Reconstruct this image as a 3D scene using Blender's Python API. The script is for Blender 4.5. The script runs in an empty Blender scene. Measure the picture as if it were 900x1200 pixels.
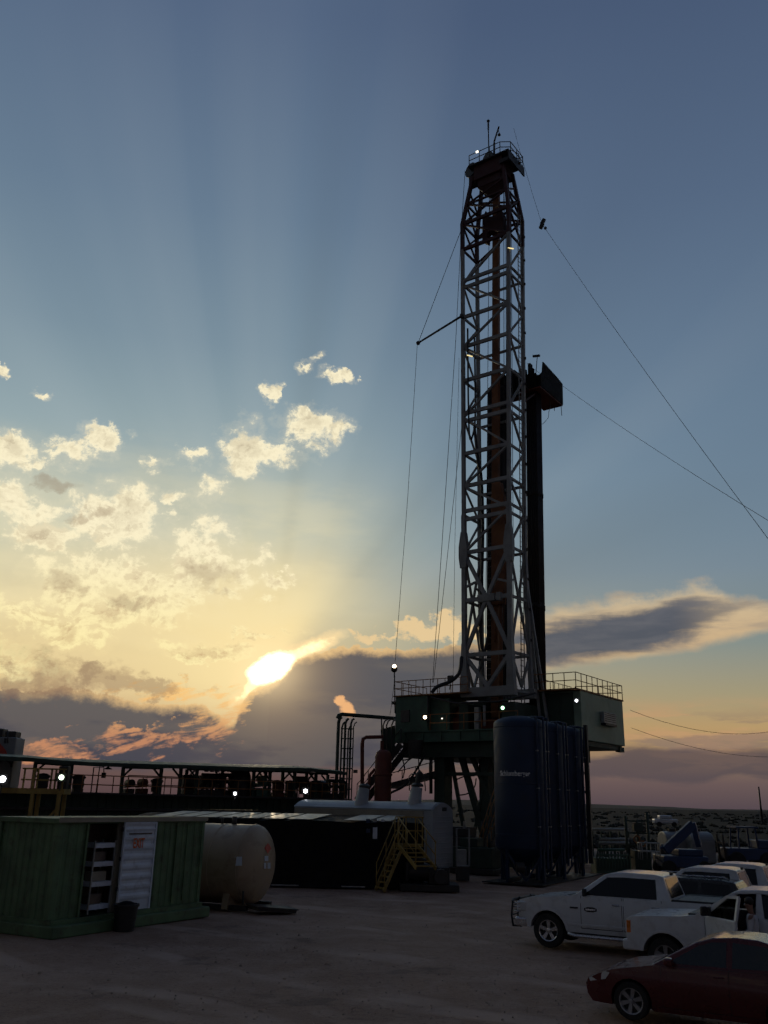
import bpy, bmesh, math, random
from mathutils import Vector, Matrix, Euler
random.seed(7)
scene = bpy.context.scene
PI = math.pi
rad = math.radians

# ------------------------------------------------------------------ camera
FPX, PITCH, ROLL, CAMH = 1039.0, rad(18.1), rad(1.27), 3.6
_cp, _sp, _cr, _sr = math.cos(PITCH), math.sin(PITCH), math.cos(ROLL), math.sin(ROLL)
_F = Vector((0, _cp, _sp)); _U0 = Vector((0, -_sp, _cp)); _R0 = Vector((1, 0, 0))
_R = _R0*_cr + _U0*_sr; _U = _U0*_cr - _R0*_sr
def ray(px, py):
    return _F + _R*((px-450)/FPX) + _U*((600-py)/FPX)
def at(px, py, Y):
    """world point seen at a spot of the photograph, standing at distance Y"""
    d = ray(px, py); t = Y/d.y
    return Vector((d.x*t, Y, CAMH + d.z*t))
def gnd(px, py, z=0.0):
    d = ray(px, py); t = (z-CAMH)/d.z
    return Vector((d.x*t, d.y*t, z))
def ae(px, py):
    d = ray(px, py)
    return (math.degrees(math.atan2(d.x, d.y)), math.degrees(math.atan2(d.z, math.hypot(d.x, d.y))))
cam = bpy.data.objects.new('camera', bpy.data.cameras.new('camera'))
scene.collection.objects.link(cam); scene.camera = cam
cam.data.sensor_fit = 'VERTICAL'; cam.data.sensor_height = 36; cam.data.lens = 36*FPX/1200
cam.data.clip_start = 0.1; cam.data.clip_end = 20000
m = Matrix((( _R.x, _U.x, -_F.x), (_R.y, _U.y, -_F.y), (_R.z, _U.z, -_F.z)))
cam.matrix_world = Matrix.Translation((0, 0, CAMH)) @ m.to_4x4()

scene.view_settings.view_transform = 'Standard'
scene.view_settings.look = 'None'
scene.view_settings.exposure = 0
scene.view_settings.gamma = 1

def lin(r, g, b):
    f = lambda c: (c/255/12.92) if c/255 <= 0.04045 else ((c/255+0.055)/1.055)**2.4
    return (f(r), f(g), f(b), 1)

scene.render.engine = 'CYCLES'
scene.cycles.use_adaptive_sampling = True; scene.cycles.adaptive_threshold = 0.03; scene.cycles.adaptive_min_samples = 6
scene.cycles.max_bounces = 5; scene.cycles.diffuse_bounces = 2; scene.cycles.glossy_bounces = 3; scene.cycles.transmission_bounces = 4
scene.cycles.caustics_reflective = False; scene.cycles.caustics_refractive = False
scene.cycles.use_denoising = True

# ------------------------------------------------------------------ node expressions
class NX:
    nt = None
    def __init__(s, v): s.v = v
    def __add__(s, o): return mt('ADD', s, o)
    def __radd__(s, o): return mt('ADD', o, s)
    def __sub__(s, o): return mt('SUBTRACT', s, o)
    def __rsub__(s, o): return mt('SUBTRACT', o, s)
    def __mul__(s, o): return mt('MULTIPLY', s, o)
    def __rmul__(s, o): return mt('MULTIPLY', o, s)
    def __truediv__(s, o): return mt('DIVIDE', s, o)
def _in(sock, v):
    if isinstance(v, NX): NX.nt.links.new(v.v, sock)
    else: sock.default_value = v
def mt(op, a, b=None, c=None, clamp=False):
    n = NX.nt.nodes.new('ShaderNodeMath'); n.operation = op; n.use_clamp = clamp
    _in(n.inputs[0], a)
    if b is not None: _in(n.inputs[1], b)
    if c is not None: _in(n.inputs[2], c)
    return NX(n.outputs[0])
def mx(a, b): return mt('MAXIMUM', a, b)
def mn(a, b): return mt('MINIMUM', a, b)
def ss(x, lo, hi, a=0.0, b=1.0):
    n = NX.nt.nodes.new('ShaderNodeMapRange'); n.interpolation_type = 'SMOOTHSTEP'
    _in(n.inputs[0], x); _in(n.inputs[1], lo); _in(n.inputs[2], hi); _in(n.inputs[3], a); _in(n.inputs[4], b)
    return NX(n.outputs[0])
def mixc(f, a, b, blend='MIX'):
    n = NX.nt.nodes.new('ShaderNodeMix'); n.data_type = 'RGBA'; n.blend_type = blend
    n.clamp_factor = True
    _in(n.inputs[0], f); _in(n.inputs[6], a); _in(n.inputs[7], b)
    return NX(n.outputs[2])
def vec(x, y, z):
    n = NX.nt.nodes.new('ShaderNodeCombineXYZ')
    for i, q in enumerate((x, y, z)): _in(n.inputs[i], q)
    return NX(n.outputs[0])
def noise(v, scale, detail=6, rough=0.55, dist=0.0, lac=2.0):
    n = NX.nt.nodes.new('ShaderNodeTexNoise'); n.noise_dimensions = '3D'
    _in(n.inputs['Vector'], v); n.inputs['Scale'].default_value = scale; n.inputs['Detail'].default_value = detail
    n.inputs['Roughness'].default_value = rough; n.inputs['Distortion'].default_value = dist; n.inputs['Lacunarity'].default_value = lac
    return NX(n.outputs[0])
def curve(x, pts):
    """x in 0..1, pts [(x,y)] in 0..1"""
    n = NX.nt.nodes.new('ShaderNodeFloatCurve')
    c = n.mapping.curves[0]
    pts = sorted(pts)
    c.points[0].location = pts[0]; c.points[1].location = pts[-1]
    for p in pts[1:-1]: c.points.new(*p)
    n.mapping.extend = 'HORIZONTAL'
    n.mapping.update()
    _in(n.inputs['Value'], x)
    return NX(n.outputs[0])
def ramp(x, stops):
    n = NX.nt.nodes.new('ShaderNodeValToRGB'); e = n.color_ramp.elements
    e[0].position, e[0].color = stops[0]; e[1].position, e[1].color = stops[-1]
    for p, c in stops[1:-1]:
        q = e.new(p); q.color = c
    _in(n.inputs[0], x)
    return NX(n.outputs[0])

# ------------------------------------------------------------------ sky
def build_world():
    w = bpy.data.worlds.new('World'); w.use_nodes = True
    nt = w.node_tree; NX.nt = nt; nt.nodes.clear()
    tc = nt.nodes.new('ShaderNodeTexCoord')
    sep = nt.nodes.new('ShaderNodeSeparateXYZ'); nt.links.new(tc.outputs['Generated'], sep.inputs[0])
    X, Y, Z = (NX(o) for o in sep.outputs)
    D = 180/PI
    a = mt('ARCTAN2', X, Y)*D
    e = mt('ARCSINE', mt('MAXIMUM', mt('MINIMUM', Z, 1.0), -1.0))*D
    sa, se = ae(318, 785)
    # --- clear air: colour by elevation, on the left and on the right of the sun
    en = ss_lin(e, 0, 90)
    def st(lst): return [(q/90, lin(*c)) for q, c in lst]
    left = ramp(en, st([(0, (84, 66, 68)), (2, (108, 84, 80)), (4, (180, 134, 98)), (7, (216, 190, 138)), (11, (222, 208, 166)), (16, (182, 192, 180)),
                        (22, (146, 166, 172)), (28, (123, 144, 158)), (36, (103, 124, 145)), (47, (84, 102, 129)), (90, (40, 55, 82))]))
    right = ramp(en, st([(0, (84, 72, 78)), (1.6, (108, 90, 88)), (4.5, (182, 152, 106)), (6.5, (160, 150, 120)), (9.5, (126, 138, 134)), (14, (112, 131, 146)),
                         (20, (108, 130, 150)), (28, (97, 118, 141)), (36, (85, 104, 130)), (47, (71, 88, 116)), (90, (36, 50, 78))]))
    f = ss(a, -9.0, 9.0)
    f = f*0.82 + ss(a, 4.0, 30.0)*0.18
    sky = mixc(f, left, right)
    # east side, opposite the sun, is darker and bluer
    back = ramp(en, st([(0, (46, 46, 54)), (8, (56, 59, 68)), (25, (52, 60, 74)), (60, (44, 54, 72)), (90, (36, 46, 66))]))
    away = ss(mt('ABSOLUTE', a), 42.0, 105.0)
    sky = mixc(away, sky, back)
    # --- glow round the sun, cut on its right by the shadow edge of the bank
    da = a - sa; de = e - se
    dist = mt('SQRT', da*da + de*de*1.35)
    phi = mt('ARCTAN2', de, da)*D
    phi = phi + mt('LESS_THAN', phi, -90.0)*360.0
    cut = ss(phi, 34.0, 72.0)*ss(e, 0.5, 7.0)
    da2 = (a - (sa - 4.0))/12.5; de2 = (e - 10.0)/7.2
    g1 = mt('EXPONENT', (da2*da2 + de2*de2)*-1.0)
    sky = mixc(g1*cut*0.62, sky, lin(250, 226, 168))
    g2 = mt('EXPONENT', dist*dist*(-1/30.0))
    sky = mixc(g2*cut*0.85, sky, lin(255, 232, 170))
    # --- crepuscular rays
    rn = noise(vec(phi*0.11, 3.1, 0.0), 1.0, 2, 0.5)
    rn2 = noise(vec(phi*0.035, 7.7, 0.0), 1.0, 1, 0.5)
    rays = (ss(rn, 0.3, 0.7) - 0.5)*0.035 + (ss(rn2, 0.3, 0.7) - 0.5)*0.05
    # the darker shaft straight up and the two pale ones beside it
    def shaft(c, wd, k):
        q = (phi - c)/wd
        return mt('EXPONENT', q*q*-1.0)*k
    rays = rays + shaft(86, 3.2, -0.055) + shaft(97, 5, 0.022) + shaft(77, 5, 0.02) + shaft(112, 6, 0.022) + shaft(104, 3, -0.02) + shaft(123, 5, -0.02) + shaft(132, 6, 0.02) + shaft(50, 7, -0.045) + shaft(18, 6, -0.05) + shaft(33, 6, 0.03)
    rays = rays*ss(dist, 2.0, 12.0)*ss(dist, 60.0, 22.0)*ss(e, 5.0, 9.0)
    sky = mixc(mx(rays*-1.0, 0.0), sky, (0, 0, 0, 1))
    sky = mixc(mx(rays, 0.0)*1.1, sky, (0.62, 0.66, 0.66, 1))

    a1 = a*0.1; e1 = e*0.118
    n_c = noise(vec(a1, e1, 1.0), 3.4, 7, 0.62, 0.25) - 0.5
    n_f = noise(vec(a1, e1, 5.0), 11.0, 5, 0.68) - 0.5
    n_s = noise(vec(a*0.06 + e*-0.015, e*0.3, 9.0), 3.0, 6, 0.58, 0.3) - 0.5      # streaky
    n_l = noise(vec(a*0.05, e*0.16, 2.0), 2.2, 5, 0.55)

    w1 = noise(vec(a1, e1, 21.0), 6.0, 5, 0.62); w2 = noise(vec(a1, e1, 31.0), 6.0, 5, 0.62)
    w1 = (w1 - 0.5)*4.2; w2 = (w2 - 0.5)*3.2
    def vm(op, x, y=None, z=None):
        n = nt.nodes.new('ShaderNodeVectorMath'); n.operation = op
        for i, q in enumerate((x, y, z)):
            if q is not None: _in(n.inputs[i], q)
        return n
    bases = {True: (a + w1, e + w2), False: (a + w1*0.3, e + w2*0.3)}; frsets = {True: {}, False: {}}
    def blobs(lst, warp=True):
        acc = None
        sx = 57.3/FPX
        base = bases[warp]; frames = frsets[warp]
        for b in sorted(lst, key=lambda q: q[4] if len(q) > 4 else 0):
            ca, ce = ae(b[0], b[1]); rot = rad(min((0, 25, 45, -30), key=lambda q: abs(q - (b[4] if len(b) > 4 else 0)))) if len(b) > 4 else 0.0
            c, s = math.cos(rot), math.sin(rot)
            if rot not in frames:
                frames[rot] = vec(base[0], base[1], 0.0) if rot == 0 else vec(base[0]*c + base[1]*s, base[1]*c - base[0]*s, 0.0)
            u0, v0 = ca*c + ce*s, ce*c - ca*s
            kx, ky = 1/(b[2]*sx), 1/(b[3]*sx)
            n = NX(vm('MULTIPLY_ADD', frames[rot], (kx, ky, 0), (-u0*kx, -v0*ky, 0)).outputs[0])
            r = NX(vm('DOT_PRODUCT', n, n).outputs['Value'])
            acc = r if acc is None else mn(acc, r)
        return mx(1.0 - acc, -1.0)
    AX = lambda q: (q+35)/70
    a01 = (a + 35.0)/70.0
    def edge(pts):
        """boundary elevation as a function of azimuth from photo points"""
        q = [ae(*p) for p in pts]
        return curve(a01, [(AX(x), (y+5)/30) for x, y in q])*30.0 - 5.0

    # unseen broken cloud added in the eastern sky to vary glass reflections
    sky = mixc(away*ss(n_l, 0.46, 0.62)*ss(e, 0.0, 8.0)*0.55, sky, lin(74, 73, 82))
    # --- thin pale veil on the left
    veil = ss(n_l, 0.46, 0.68)*ss(a, 2.0, -6.0)*ss(e, 24.0, 15.0)*ss(e, 2.0, 11.0)
    sky = mixc(veil*0.28, sky, lin(246, 230, 182))

    # --- broken cumulus, upper left
    B = [(285, 522, 26, 32), (365, 500, 46, 24, 12), (325, 532, 38, 16, 10), (395, 441, 22, 9), (362, 424, 16, 7, 25), (318, 460, 11, 11), (182, 541, 18, 8),
         (230, 536, 20, 12), (120, 515, 24, 18), (85, 530, 24, 16), (12, 530, 30, 22), (45, 537, 18, 12), (44, 464, 14, 6), (0, 437, 10, 8),
         (12, 590, 38, 26), (50, 612, 40, 22, 25), (130, 610, 62, 34), (60, 622, 42, 20), (155, 588, 30, 22), (205, 583, 22, 9), (203, 606, 15, 10),
         (245, 572, 24, 14, 30), (242, 640, 50, 40), (270, 668, 40, 36), (215, 662, 34, 28), (90, 690, 62, 34), (150, 680, 46, 34), (130, 712, 58, 26),
         (200, 702, 46, 30), (20, 715, 50, 22), (85, 746, 46, 15), (10, 775, 60, 24), (320, 680, 20, 12), (318, 708, 14, 6), (345, 736, 22, 6, 12), (300, 745, 30, 6, 8), (245, 762, 60, 12, 6)]
    m = blobs(B)
    dns = m*0.55 + n_c*2.9 + n_f*1.15
    dns = dns + 0.04
    low = ss(e, 17.0, 8.0)
    n_d = noise(vec(a1 + 0.022, e1 - 0.03, 1.0), 3.4, 5, 0.62, 0.25) - 0.5
    gate = ss(m, -0.9, 0.0)
    sky = mixc(ss(dns, -0.8, 0.5)*gate*0.22, sky, mixc(low, lin(244, 232, 200), lin(255, 232, 170)))
    al = ss(dns, 0.02, 0.50)*gate
    lit = mixc(low, lin(255, 243, 206), lin(255, 238, 176))
    shd = mixc(low, lin(196, 182, 152), lin(188, 152, 112))
    thick = ss(m*0.5 + n_c*3.0 + n_f*1.4, 0.35, 1.05)
    thick2 = mx(thick*0.9 + ss(n_d - n_c, -0.01, 0.07)*0.75, ss(noise(vec(a1, e1, 14.0), 9.0, 5, 0.65), 0.50, 0.68)*ss(dns, 0.15, 0.6)*0.7)
    cc = mixc(thick2*0.58, lit, shd)
    sky = mixc(al*0.93, sky, cc)
    # small grey scraps
    m = blobs([(68, 566, 26, 9), (118, 600, 16, 9), (95, 605, 12, 8), (247, 675, 34, 16, 12), (72, 683, 22, 16), (150, 705, 22, 12), (105, 790, 26, 9, 20), (20, 800, 40, 8), (110, 790, 12, 5, 30)])
    al = ss(m*0.8 + n_c*1.6 + n_f*0.8, -0.35, 0.9)*ss(m, -0.95, -0.3)
    sky = mixc(al*0.45, sky, lin(146, 122, 98))

    # --- lens cloud on the right
    top = edge([(560, 720), (620, 716), (640, 716), (660, 706), (690, 705), (720, 697), (760, 692), (800, 688), (835, 682), (860, 694), (900, 700), (930, 705)])
    bot = edge([(560, 795), (640, 788), (700, 780), (800, 765), (900, 740), (960, 722)])
    wob = n_c*1.9 + n_s*1.5 + n_f*0.5
    dt = top + wob - e; db = e - bot + wob*0.45
    thk = mn(dt*1.0, db*1.5)
    al = ss(thk, -0.25, 0.75)*ss(a, 6.5, 9.0)
    core_b = edge([(560, 795), (640, 783), (720, 772), (790, 754), (850, 728), (880, 712), (920, 700)])
    core_t = edge([(560, 738), (640, 729), (700, 717), (760, 707), (800, 700), (850, 699), (900, 704)])
    ct = mn((core_t - e)*0.9, (e - core_b)*1.2) + n_s*2.4 + n_c*1.3
    cr = ss(ct, -0.5, 0.8)*ss(a, 24.5, 18.0, 0.25, 1.0)
    rim = mixc(ss(n_s, -0.12, 0.20)*0.7, mixc(ss(e, 9.0, 13.0), lin(214, 180, 134), lin(208, 186, 150)), lin(158, 142, 126))
    sky = mixc(al*0.88, sky, mixc(cr, rim, mixc(ss(n_s, -0.10, 0.16)*0.55, lin(74, 77, 90), lin(104, 102, 108))))

    # --- warm low streaks on the right
    al = ss(n_s, -0.03, 0.10)*ss(e, 1.6, 2.6)*ss(e, 6.6, 5.0)*ss(a, 9.0, 13.0)
    sky = mixc(al*0.55, sky, lin(196, 152, 112))
    al = ss(noise(vec(a*0.05, e*0.3, 4.0), 3.2, 6, 0.6), 0.50, 0.62)*ss(e, 2.0, 3.2)*ss(e, 6.0, 4.4)*ss(a, 9.0, 13.0)
    sky = mixc(al*0.55, sky, lin(128, 110, 104))
    # --- low stratus on the right
    top = edge([(600, 895), (690, 884), (740, 872), (800, 878), (850, 880), (900, 874), (960, 870)])
    bot = edge([(600, 915), (740, 914), (820, 920), (860, 912), (900, 918), (960, 920)])
    al = ss(mn(top - e, (e - bot)*1.3) + n_s*1.6, -0.15, 0.45)
    sky = mixc(al*0.85*ss(a, 4.0, 8.0), sky, lin(86, 76, 80))

    # --- the dark bank, left and centre
    top = edge([(-60, 800), (0, 806), (40, 812), (80, 806), (120, 812), (160, 824), (200, 826), (232, 822), (255, 836), (272, 846), (282, 826), (292, 812), (312, 803), (332, 792), (343, 776), (362, 766),
                (392, 758), (420, 757), (460, 757), (500, 758), (540, 754), (580, 752), (620, 757), (640, 775), (660, 850)])
    bot = edge([(-60, 876), (0, 880), (30, 872), (70, 874), (120, 898), (200, 902), (300, 906), (420, 904), (520, 900), (600, 900), (660, 893)])
    thk = (top - e) + n_c*1.2 + n_f*0.9
    al = ss(thk, -0.04, 0.12)*ss((e - bot) + n_s*1.5, -0.3, 0.5)*ss(a, 10.7, 9.3)
    near = mt('EXPONENT', dist*dist*(-1/26.0))
    rimf = ss(thk, 0.75, 0.0)*ss(dist, 22.0, 5.0)
    dark = mixc(ss(e, 7.5, 1.5), lin(80, 82, 90), lin(70, 70, 80))
    dark = mixc(ss(n_l + n_s*0.35, 0.42, 0.60)*0.6, dark, lin(104, 98, 94))
    dark = mixc(near*0.16, dark, lin(176, 132, 92))
    bank = mixc(rimf*0.8, dark, lin(250, 206, 140))
    sky = mixc(al*0.97, sky, bank)

    # --- lit puffs just above the bank
    m = blobs([(432, 745, 24, 9, 8), (455, 744, 16, 7), (490, 741, 36, 18, 6), (527, 737, 26, 18), (560, 740, 20, 12)])
    al = ss(m*0.7 + n_c*2.2 + n_f*0.8, 0.05, 0.5)*ss(m, -0.95, -0.3)
    sky = mixc(al*0.85, sky, lin(236, 204, 152))
    # --- orange tears in the bank
    m = blobs([(262, 842, 30, 26, 50), (215, 858, 62, 13, 22), (160, 866, 70, 9, 6), (215, 812, 72, 11, 4), (150, 868, 40, 8, 20), (60, 884, 60, 8, -8), (60, 872, 40, 5, 10), (285, 822, 16, 26, -30)])
    n_t = noise(vec(a*0.075 + e*0.03, e*0.30 - a*0.075, 3.0), 5.5, 6, 0.62, 0.4) - 0.5
    tear = m*0.6 + n_t*5.0 + n_f*1.0
    al = ss(tear, -0.1, 1.0)*ss(m, -0.95, -0.3)
    tc_ = mixc(ss(e, 3.0, 6.5), lin(200, 138, 100), lin(252, 200, 124))
    sky = mixc(al*0.88, sky, tc_)
    # grey wisps and lit fringes over the left end of the bank
    m = blobs([(60, 795, 90, 20), (190, 806, 60, 10), (30, 770, 60, 16)])
    al = ss(m*0.5 + n_c*3.6 + n_f*1.2, -0.1, 0.7)*ss(m, -0.95, -0.3)
    sky = mixc(al*0.5, sky, lin(140, 110, 90))
    # --- lit puff beside the pipe rack
    m = blobs([(399, 822, 7, 9, 50), (406, 831, 12, 9, -40)], False)
    al = ss(m + n_f*1.0, 0.0, 0.7)*ss(m, -0.95, -0.3)
    sky = mixc(al*0.9, sky, lin(246, 184, 124))
    # --- the sun burning through
    nb = n_f*0.9 + n_c*0.9
    m = blobs([(318, 783, 40, 15, 31), (352, 764, 50, 9, 22), (294, 803, 26, 8, 45)], False)
    keep = ss(m, -0.98, -0.5)
    m = m + nb*1.3
    keep = keep*ss(thk, 0.25, -0.05)
    sky = mixc(ss(m, -1.0, 0.9)*0.85*keep, sky, (1.1, 0.80, 0.40, 1))
    sky = mixc(ss(m, 0.2, 1.2)*keep, sky, (2.0, 1.5, 0.8, 1))
    m = blobs([(318, 783, 24, 13, 32)], False)
    sky = mixc(ss(m, -0.9, 0.9)*ss(thk, 0.6, 0.1), sky, (7.0, 5.6, 3.4, 1))
    sky = mixc(mt('EXPONENT', dist*dist*(-1/3.2))*0.5, sky, (1.25, 0.95, 0.52, 1))
    sky = mixc(mt('EXPONENT', dist*dist*(-1/13.0))*0.22, sky, (1.0, 0.72, 0.38, 1))
    # below the horizon
    sky = mixc(ss(e, -0.2, -2.0), sky, lin(44, 40, 42))
    bg = nt.nodes.new('ShaderNodeBackground'); _in(bg.inputs[0], sky); bg.inputs[1].default_value = 1.0
    out = nt.nodes.new('ShaderNodeOutputWorld'); nt.links.new(bg.outputs[0], out.inputs[0])
    scene.world = w
    w.cycles.sampling_method = 'MANUAL'; w.cycles.sample_map_resolution = 256
def ss_lin(x, lo, hi):
    n = NX.nt.nodes.new('ShaderNodeMapRange'); n.clamp = True
    _in(n.inputs[0], x); n.inputs[1].default_value = lo; n.inputs[2].default_value = hi
    return NX(n.outputs[0])
build_world()
SUN_AZ, SUN_EL = (rad(q) for q in ae(318, 785))
sl = bpy.data.lights.new('sun', 'SUN'); sl.energy = 0.10; sl.angle = rad(0.6); sl.color = (1.0, 0.78, 0.5)
sun = bpy.data.objects.new('sun', sl); scene.collection.objects.link(sun)
sd = Vector((math.sin(SUN_AZ)*math.cos(SUN_EL), math.cos(SUN_AZ)*math.cos(SUN_EL), math.sin(SUN_EL)))
sun.rotation_euler = sd.to_track_quat('Z', 'Y').to_euler()

# ------------------------------------------------------------------ materials
def principled(name, col, rough=0.6, metal=0.0, var=0.25, scale=1.5, bump=0.0, bscale=30, dirt=None, dirt_amt=0.0, spec=0.5, coat=0.0):
    m = bpy.data.materials.new(name); m.use_nodes = True; nt = m.node_tree; NX.nt = nt
    b = nt.nodes['Principled BSDF']
    tc = nt.nodes.new('ShaderNodeTexCoord'); P = NX(tc.outputs['Object'])
    c = (col[0], col[1], col[2], 1)
    n1 = noise(P, scale, 5, 0.6)
    d = tuple(x*(1-var) for x in col[:3]) + (1,); l = tuple(min(1, x*(1+var*0.8)) for x in col[:3]) + (1,)
    cc = mixc(ss(n1, 0.3, 0.7), d, l)
    if dirt_amt:
        n2 = noise(P, scale*2.3, 6, 0.68, 0.4)
        cc = mixc(ss(n2, 0.50, 0.70)*dirt_amt, cc, (dirt or (0.09, 0.06, 0.04)) + (1,))
    nt.links.new(cc.v, b.inputs['Base Color'])
    b.inputs['Roughness'].default_value = rough
    r = ss(noise(P, scale*4, 3), 0.3, 0.7, max(0.02, rough-0.08), min(1, rough+0.10)); nt.links.new(r.v, b.inputs['Roughness'])
    b.inputs['Metallic'].default_value = metal; b.inputs['Specular IOR Level'].default_value = spec; b.inputs['Coat Weight'].default_value = coat
    if bump:
        bn = nt.nodes.new('ShaderNodeBump'); bn.inputs['Strength'].default_value = bump; bn.inputs['Distance'].default_value = 0.02
        nt.links.new(noise(P, bscale, 4).v, bn.inputs['Height']); nt.links.new(bn.outputs[0], b.inputs['Normal'])
    return m
def emitter(name, col, k):
    m = bpy.data.materials.new(name); m.use_nodes = True; nt = m.node_tree
    b = nt.nodes['Principled BSDF']; b.inputs['Base Color'].default_value = (0.8, 0.8, 0.8, 1)
    b.inputs['Emission Color'].default_value = (*col, 1); b.inputs['Emission Strength'].default_value = k
    return m
M = dict(
    green=principled('container_green', (0.095, 0.165, 0.08), 0.6, 0, 0.3, 1.6, 0.35, 14, (0.06, 0.045, 0.03), 0.55),
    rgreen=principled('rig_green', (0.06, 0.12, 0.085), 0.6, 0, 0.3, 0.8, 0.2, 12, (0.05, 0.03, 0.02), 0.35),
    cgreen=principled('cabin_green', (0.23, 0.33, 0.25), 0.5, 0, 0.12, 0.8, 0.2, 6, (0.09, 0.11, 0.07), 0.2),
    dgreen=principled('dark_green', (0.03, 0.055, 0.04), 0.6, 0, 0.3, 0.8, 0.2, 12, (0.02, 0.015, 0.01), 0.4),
    mast=principled('mast_white', (0.27, 0.28, 0.28), 0.55, 0, 0.25, 0.5, 0.1, 12, (0.12, 0.08, 0.06), 0.4),
    mred=principled('mast_red', (0.05, 0.013, 0.014), 0.6, 0, 0.3, 0.5, 0.1, 12, (0.04, 0.02, 0.015), 0.4),
    rust=principled('rust_brown', (0.25, 0.105, 0.045), 0.7, 0, 0.3, 0.7, 0.2, 15, (0.07, 0.03, 0.015), 0.5),
    redp=principled('red_oxide', (0.13, 0.028, 0.016), 0.6, 0, 0.25, 0.9, 0.1, 15, (0.05, 0.02, 0.015), 0.4),
    steel=principled('dark_steel', (0.045, 0.043, 0.043), 0.5, 0.3, 0.3, 1.5, 0.1, 20, (0.05, 0.025, 0.015), 0.4),
    pipe=principled('pipe_steel', (0.028, 0.024, 0.024), 0.5, 0.4, 0.3, 0.6, 0, 20, (0.05, 0.02, 0.012), 0.4),
    cable=principled('wire_rope', (0.05, 0.05, 0.05), 0.6, 0.3, 0.1, 3),
    galv=principled('galvanised_steel', (0.34, 0.35, 0.35), 0.45, 0.3, 0.2, 2, 0.1, 20, (0.12, 0.08, 0.05), 0.3),
    blue=principled('silo_blue', (0.007, 0.025, 0.068), 0.55, 0, 0.2, 0.5, 0.05, 6, (0.02, 0.02, 0.025), 0.35),
    blue2=principled('pipe_blue', (0.012, 0.03, 0.075), 0.45, 0, 0.2, 0.8, 0.05, 6, (0.02, 0.02, 0.025), 0.3),
    mblue=principled('machine_blue', (0.018, 0.045, 0.12), 0.5, 0, 0.2, 1, 0, 6, (0.03, 0.03, 0.03), 0.3),
    black=principled('black_liner', (0.006, 0.006, 0.007), 0.75, 0, 0.3, 0.7, 0.25, 8, (0.012, 0.011, 0.01), 0.4, 0.2),
    roofp=principled('roof_sheet', (0.26, 0.26, 0.26), 0.42, 0.6, 0.15, 1.2, 0.05, 10),
    cream=principled('tank_cream', (0.38, 0.29, 0.195), 0.45, 0, 0.15, 0.7, 0.05, 6, (0.12, 0.07, 0.04), 0.45),
    dimw=principled('faded_white', (0.22, 0.23, 0.24), 0.5, 0, 0.15, 0.8, 0.1, 10, (0.1, 0.09, 0.08), 0.35),
    white=principled('trailer_white', (0.38, 0.41, 0.44), 0.45, 0, 0.12, 0.8, 0.1, 10, (0.2, 0.18, 0.16), 0.35),
    dwhite=principled('door_white', (0.62, 0.68, 0.78), 0.5, 0, 0.1, 1.2, 0.2, 8, (0.22, 0.22, 0.25), 0.4),
    beige=principled('beige_trim', (0.30, 0.27, 0.21), 0.55, 0, 0.15, 1.0, 0.1, 10, (0.12, 0.10, 0.08), 0.3),
    yellow=principled('safety_yellow', (0.30, 0.20, 0.045), 0.55, 0, 0.2, 1.5, 0.1, 15, (0.10, 0.05, 0.02), 0.45),
    orange=principled('rail_orange', (0.30, 0.13, 0.04), 0.6, 0, 0.2, 1.5, 0.1, 15, (0.08, 0.04, 0.02), 0.4),
    label=principled('label_white', (0.6, 0.65, 0.72), 0.5, 0, 0.1, 3),
    lred=principled('label_red', (0.5, 0.05, 0.03), 0.5, 0, 0.1, 3),
    lorange=principled('sign_orange', (0.75, 0.16, 0.03), 0.5, 0, 0.1, 6),
    text=principled('lettering_white', (0.75, 0.75, 0.75), 0.5, 0, 0.35, 6),
    wood=principled('interior_board', (0.12, 0.09, 0.07), 0.7, 0, 0.3, 3),
    rubber=principled('rubber', (0.018, 0.018, 0.018), 0.85, 0, 0.2, 4, 0.3, 60, (0.06, 0.045, 0.035), 0.4),
    paintw=principled('car_paint_white', (0.60, 0.62, 0.65), 0.32, 0, 0.05, 1, 0, 6, (0.30, 0.24, 0.2), 0.25, 0.5, 0.5),
    paintr=principled('car_paint_red', (0.085, 0.005, 0.006), 0.28, 0.1, 0.06, 1, 0, 6, (0.06, 0.012, 0.011), 0.25, 0.5, 0.6),
    paintk=principled('car_paint_black', (0.012, 0.012, 0.013), 0.25, 0, 0.1, 1, 0, 6, (0.05, 0.04, 0.035), 0.2, 0.5, 0.6),
    chrome=principled('chrome', (0.62, 0.62, 0.64), 0.22, 0.9, 0.05, 2),
    alloy=principled('alloy', (0.34, 0.34, 0.36), 0.35, 0.6, 0.1, 3),
    trim=principled('black_trim', (0.02, 0.02, 0.021), 0.5, 0, 0.1, 4),
    glass=principled('dark_glass', (0.008, 0.009, 0.010), 0.06, 0, 0.1, 2, spec=0.5),
    lamp=principled('lamp_lens', (0.62, 0.64, 0.66), 0.12, 0.2, 0.1, 4),
    amber=principled('amber_lens', (0.70, 0.20, 0.03), 0.25, 0, 0.1, 4),
    redl=principled('red_lens', (0.30, 0.01, 0.01), 0.2, 0, 0.1, 4),
    skin=principled('skin', (0.30, 0.16, 0.11), 0.6, 0, 0.08, 6),
    shirt=principled('shirt_white', (0.62, 0.63, 0.66), 0.85, 0, 0.06, 6, 0.3, 25),
    hair=principled('dark_hair', (0.02, 0.014, 0.01), 0.7, 0, 0.2, 20),
    jeans=principled('jeans', (0.04, 0.05, 0.09), 0.9, 0, 0.2, 10),
    seat=principled('seat_fabric', (0.06, 0.055, 0.05), 0.9, 0, 0.2, 8),
    bush=principled('scrub', (0.013, 0.014, 0.009), 0.9, 0, 0.45, 0.15),
)
M['e_white'] = emitter('floodlight_white', (0.92, 0.95, 1.0), 14)
M['e_warm'] = emitter('floodlight_warm', (1.0, 0.75, 0.45), 10)
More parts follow.
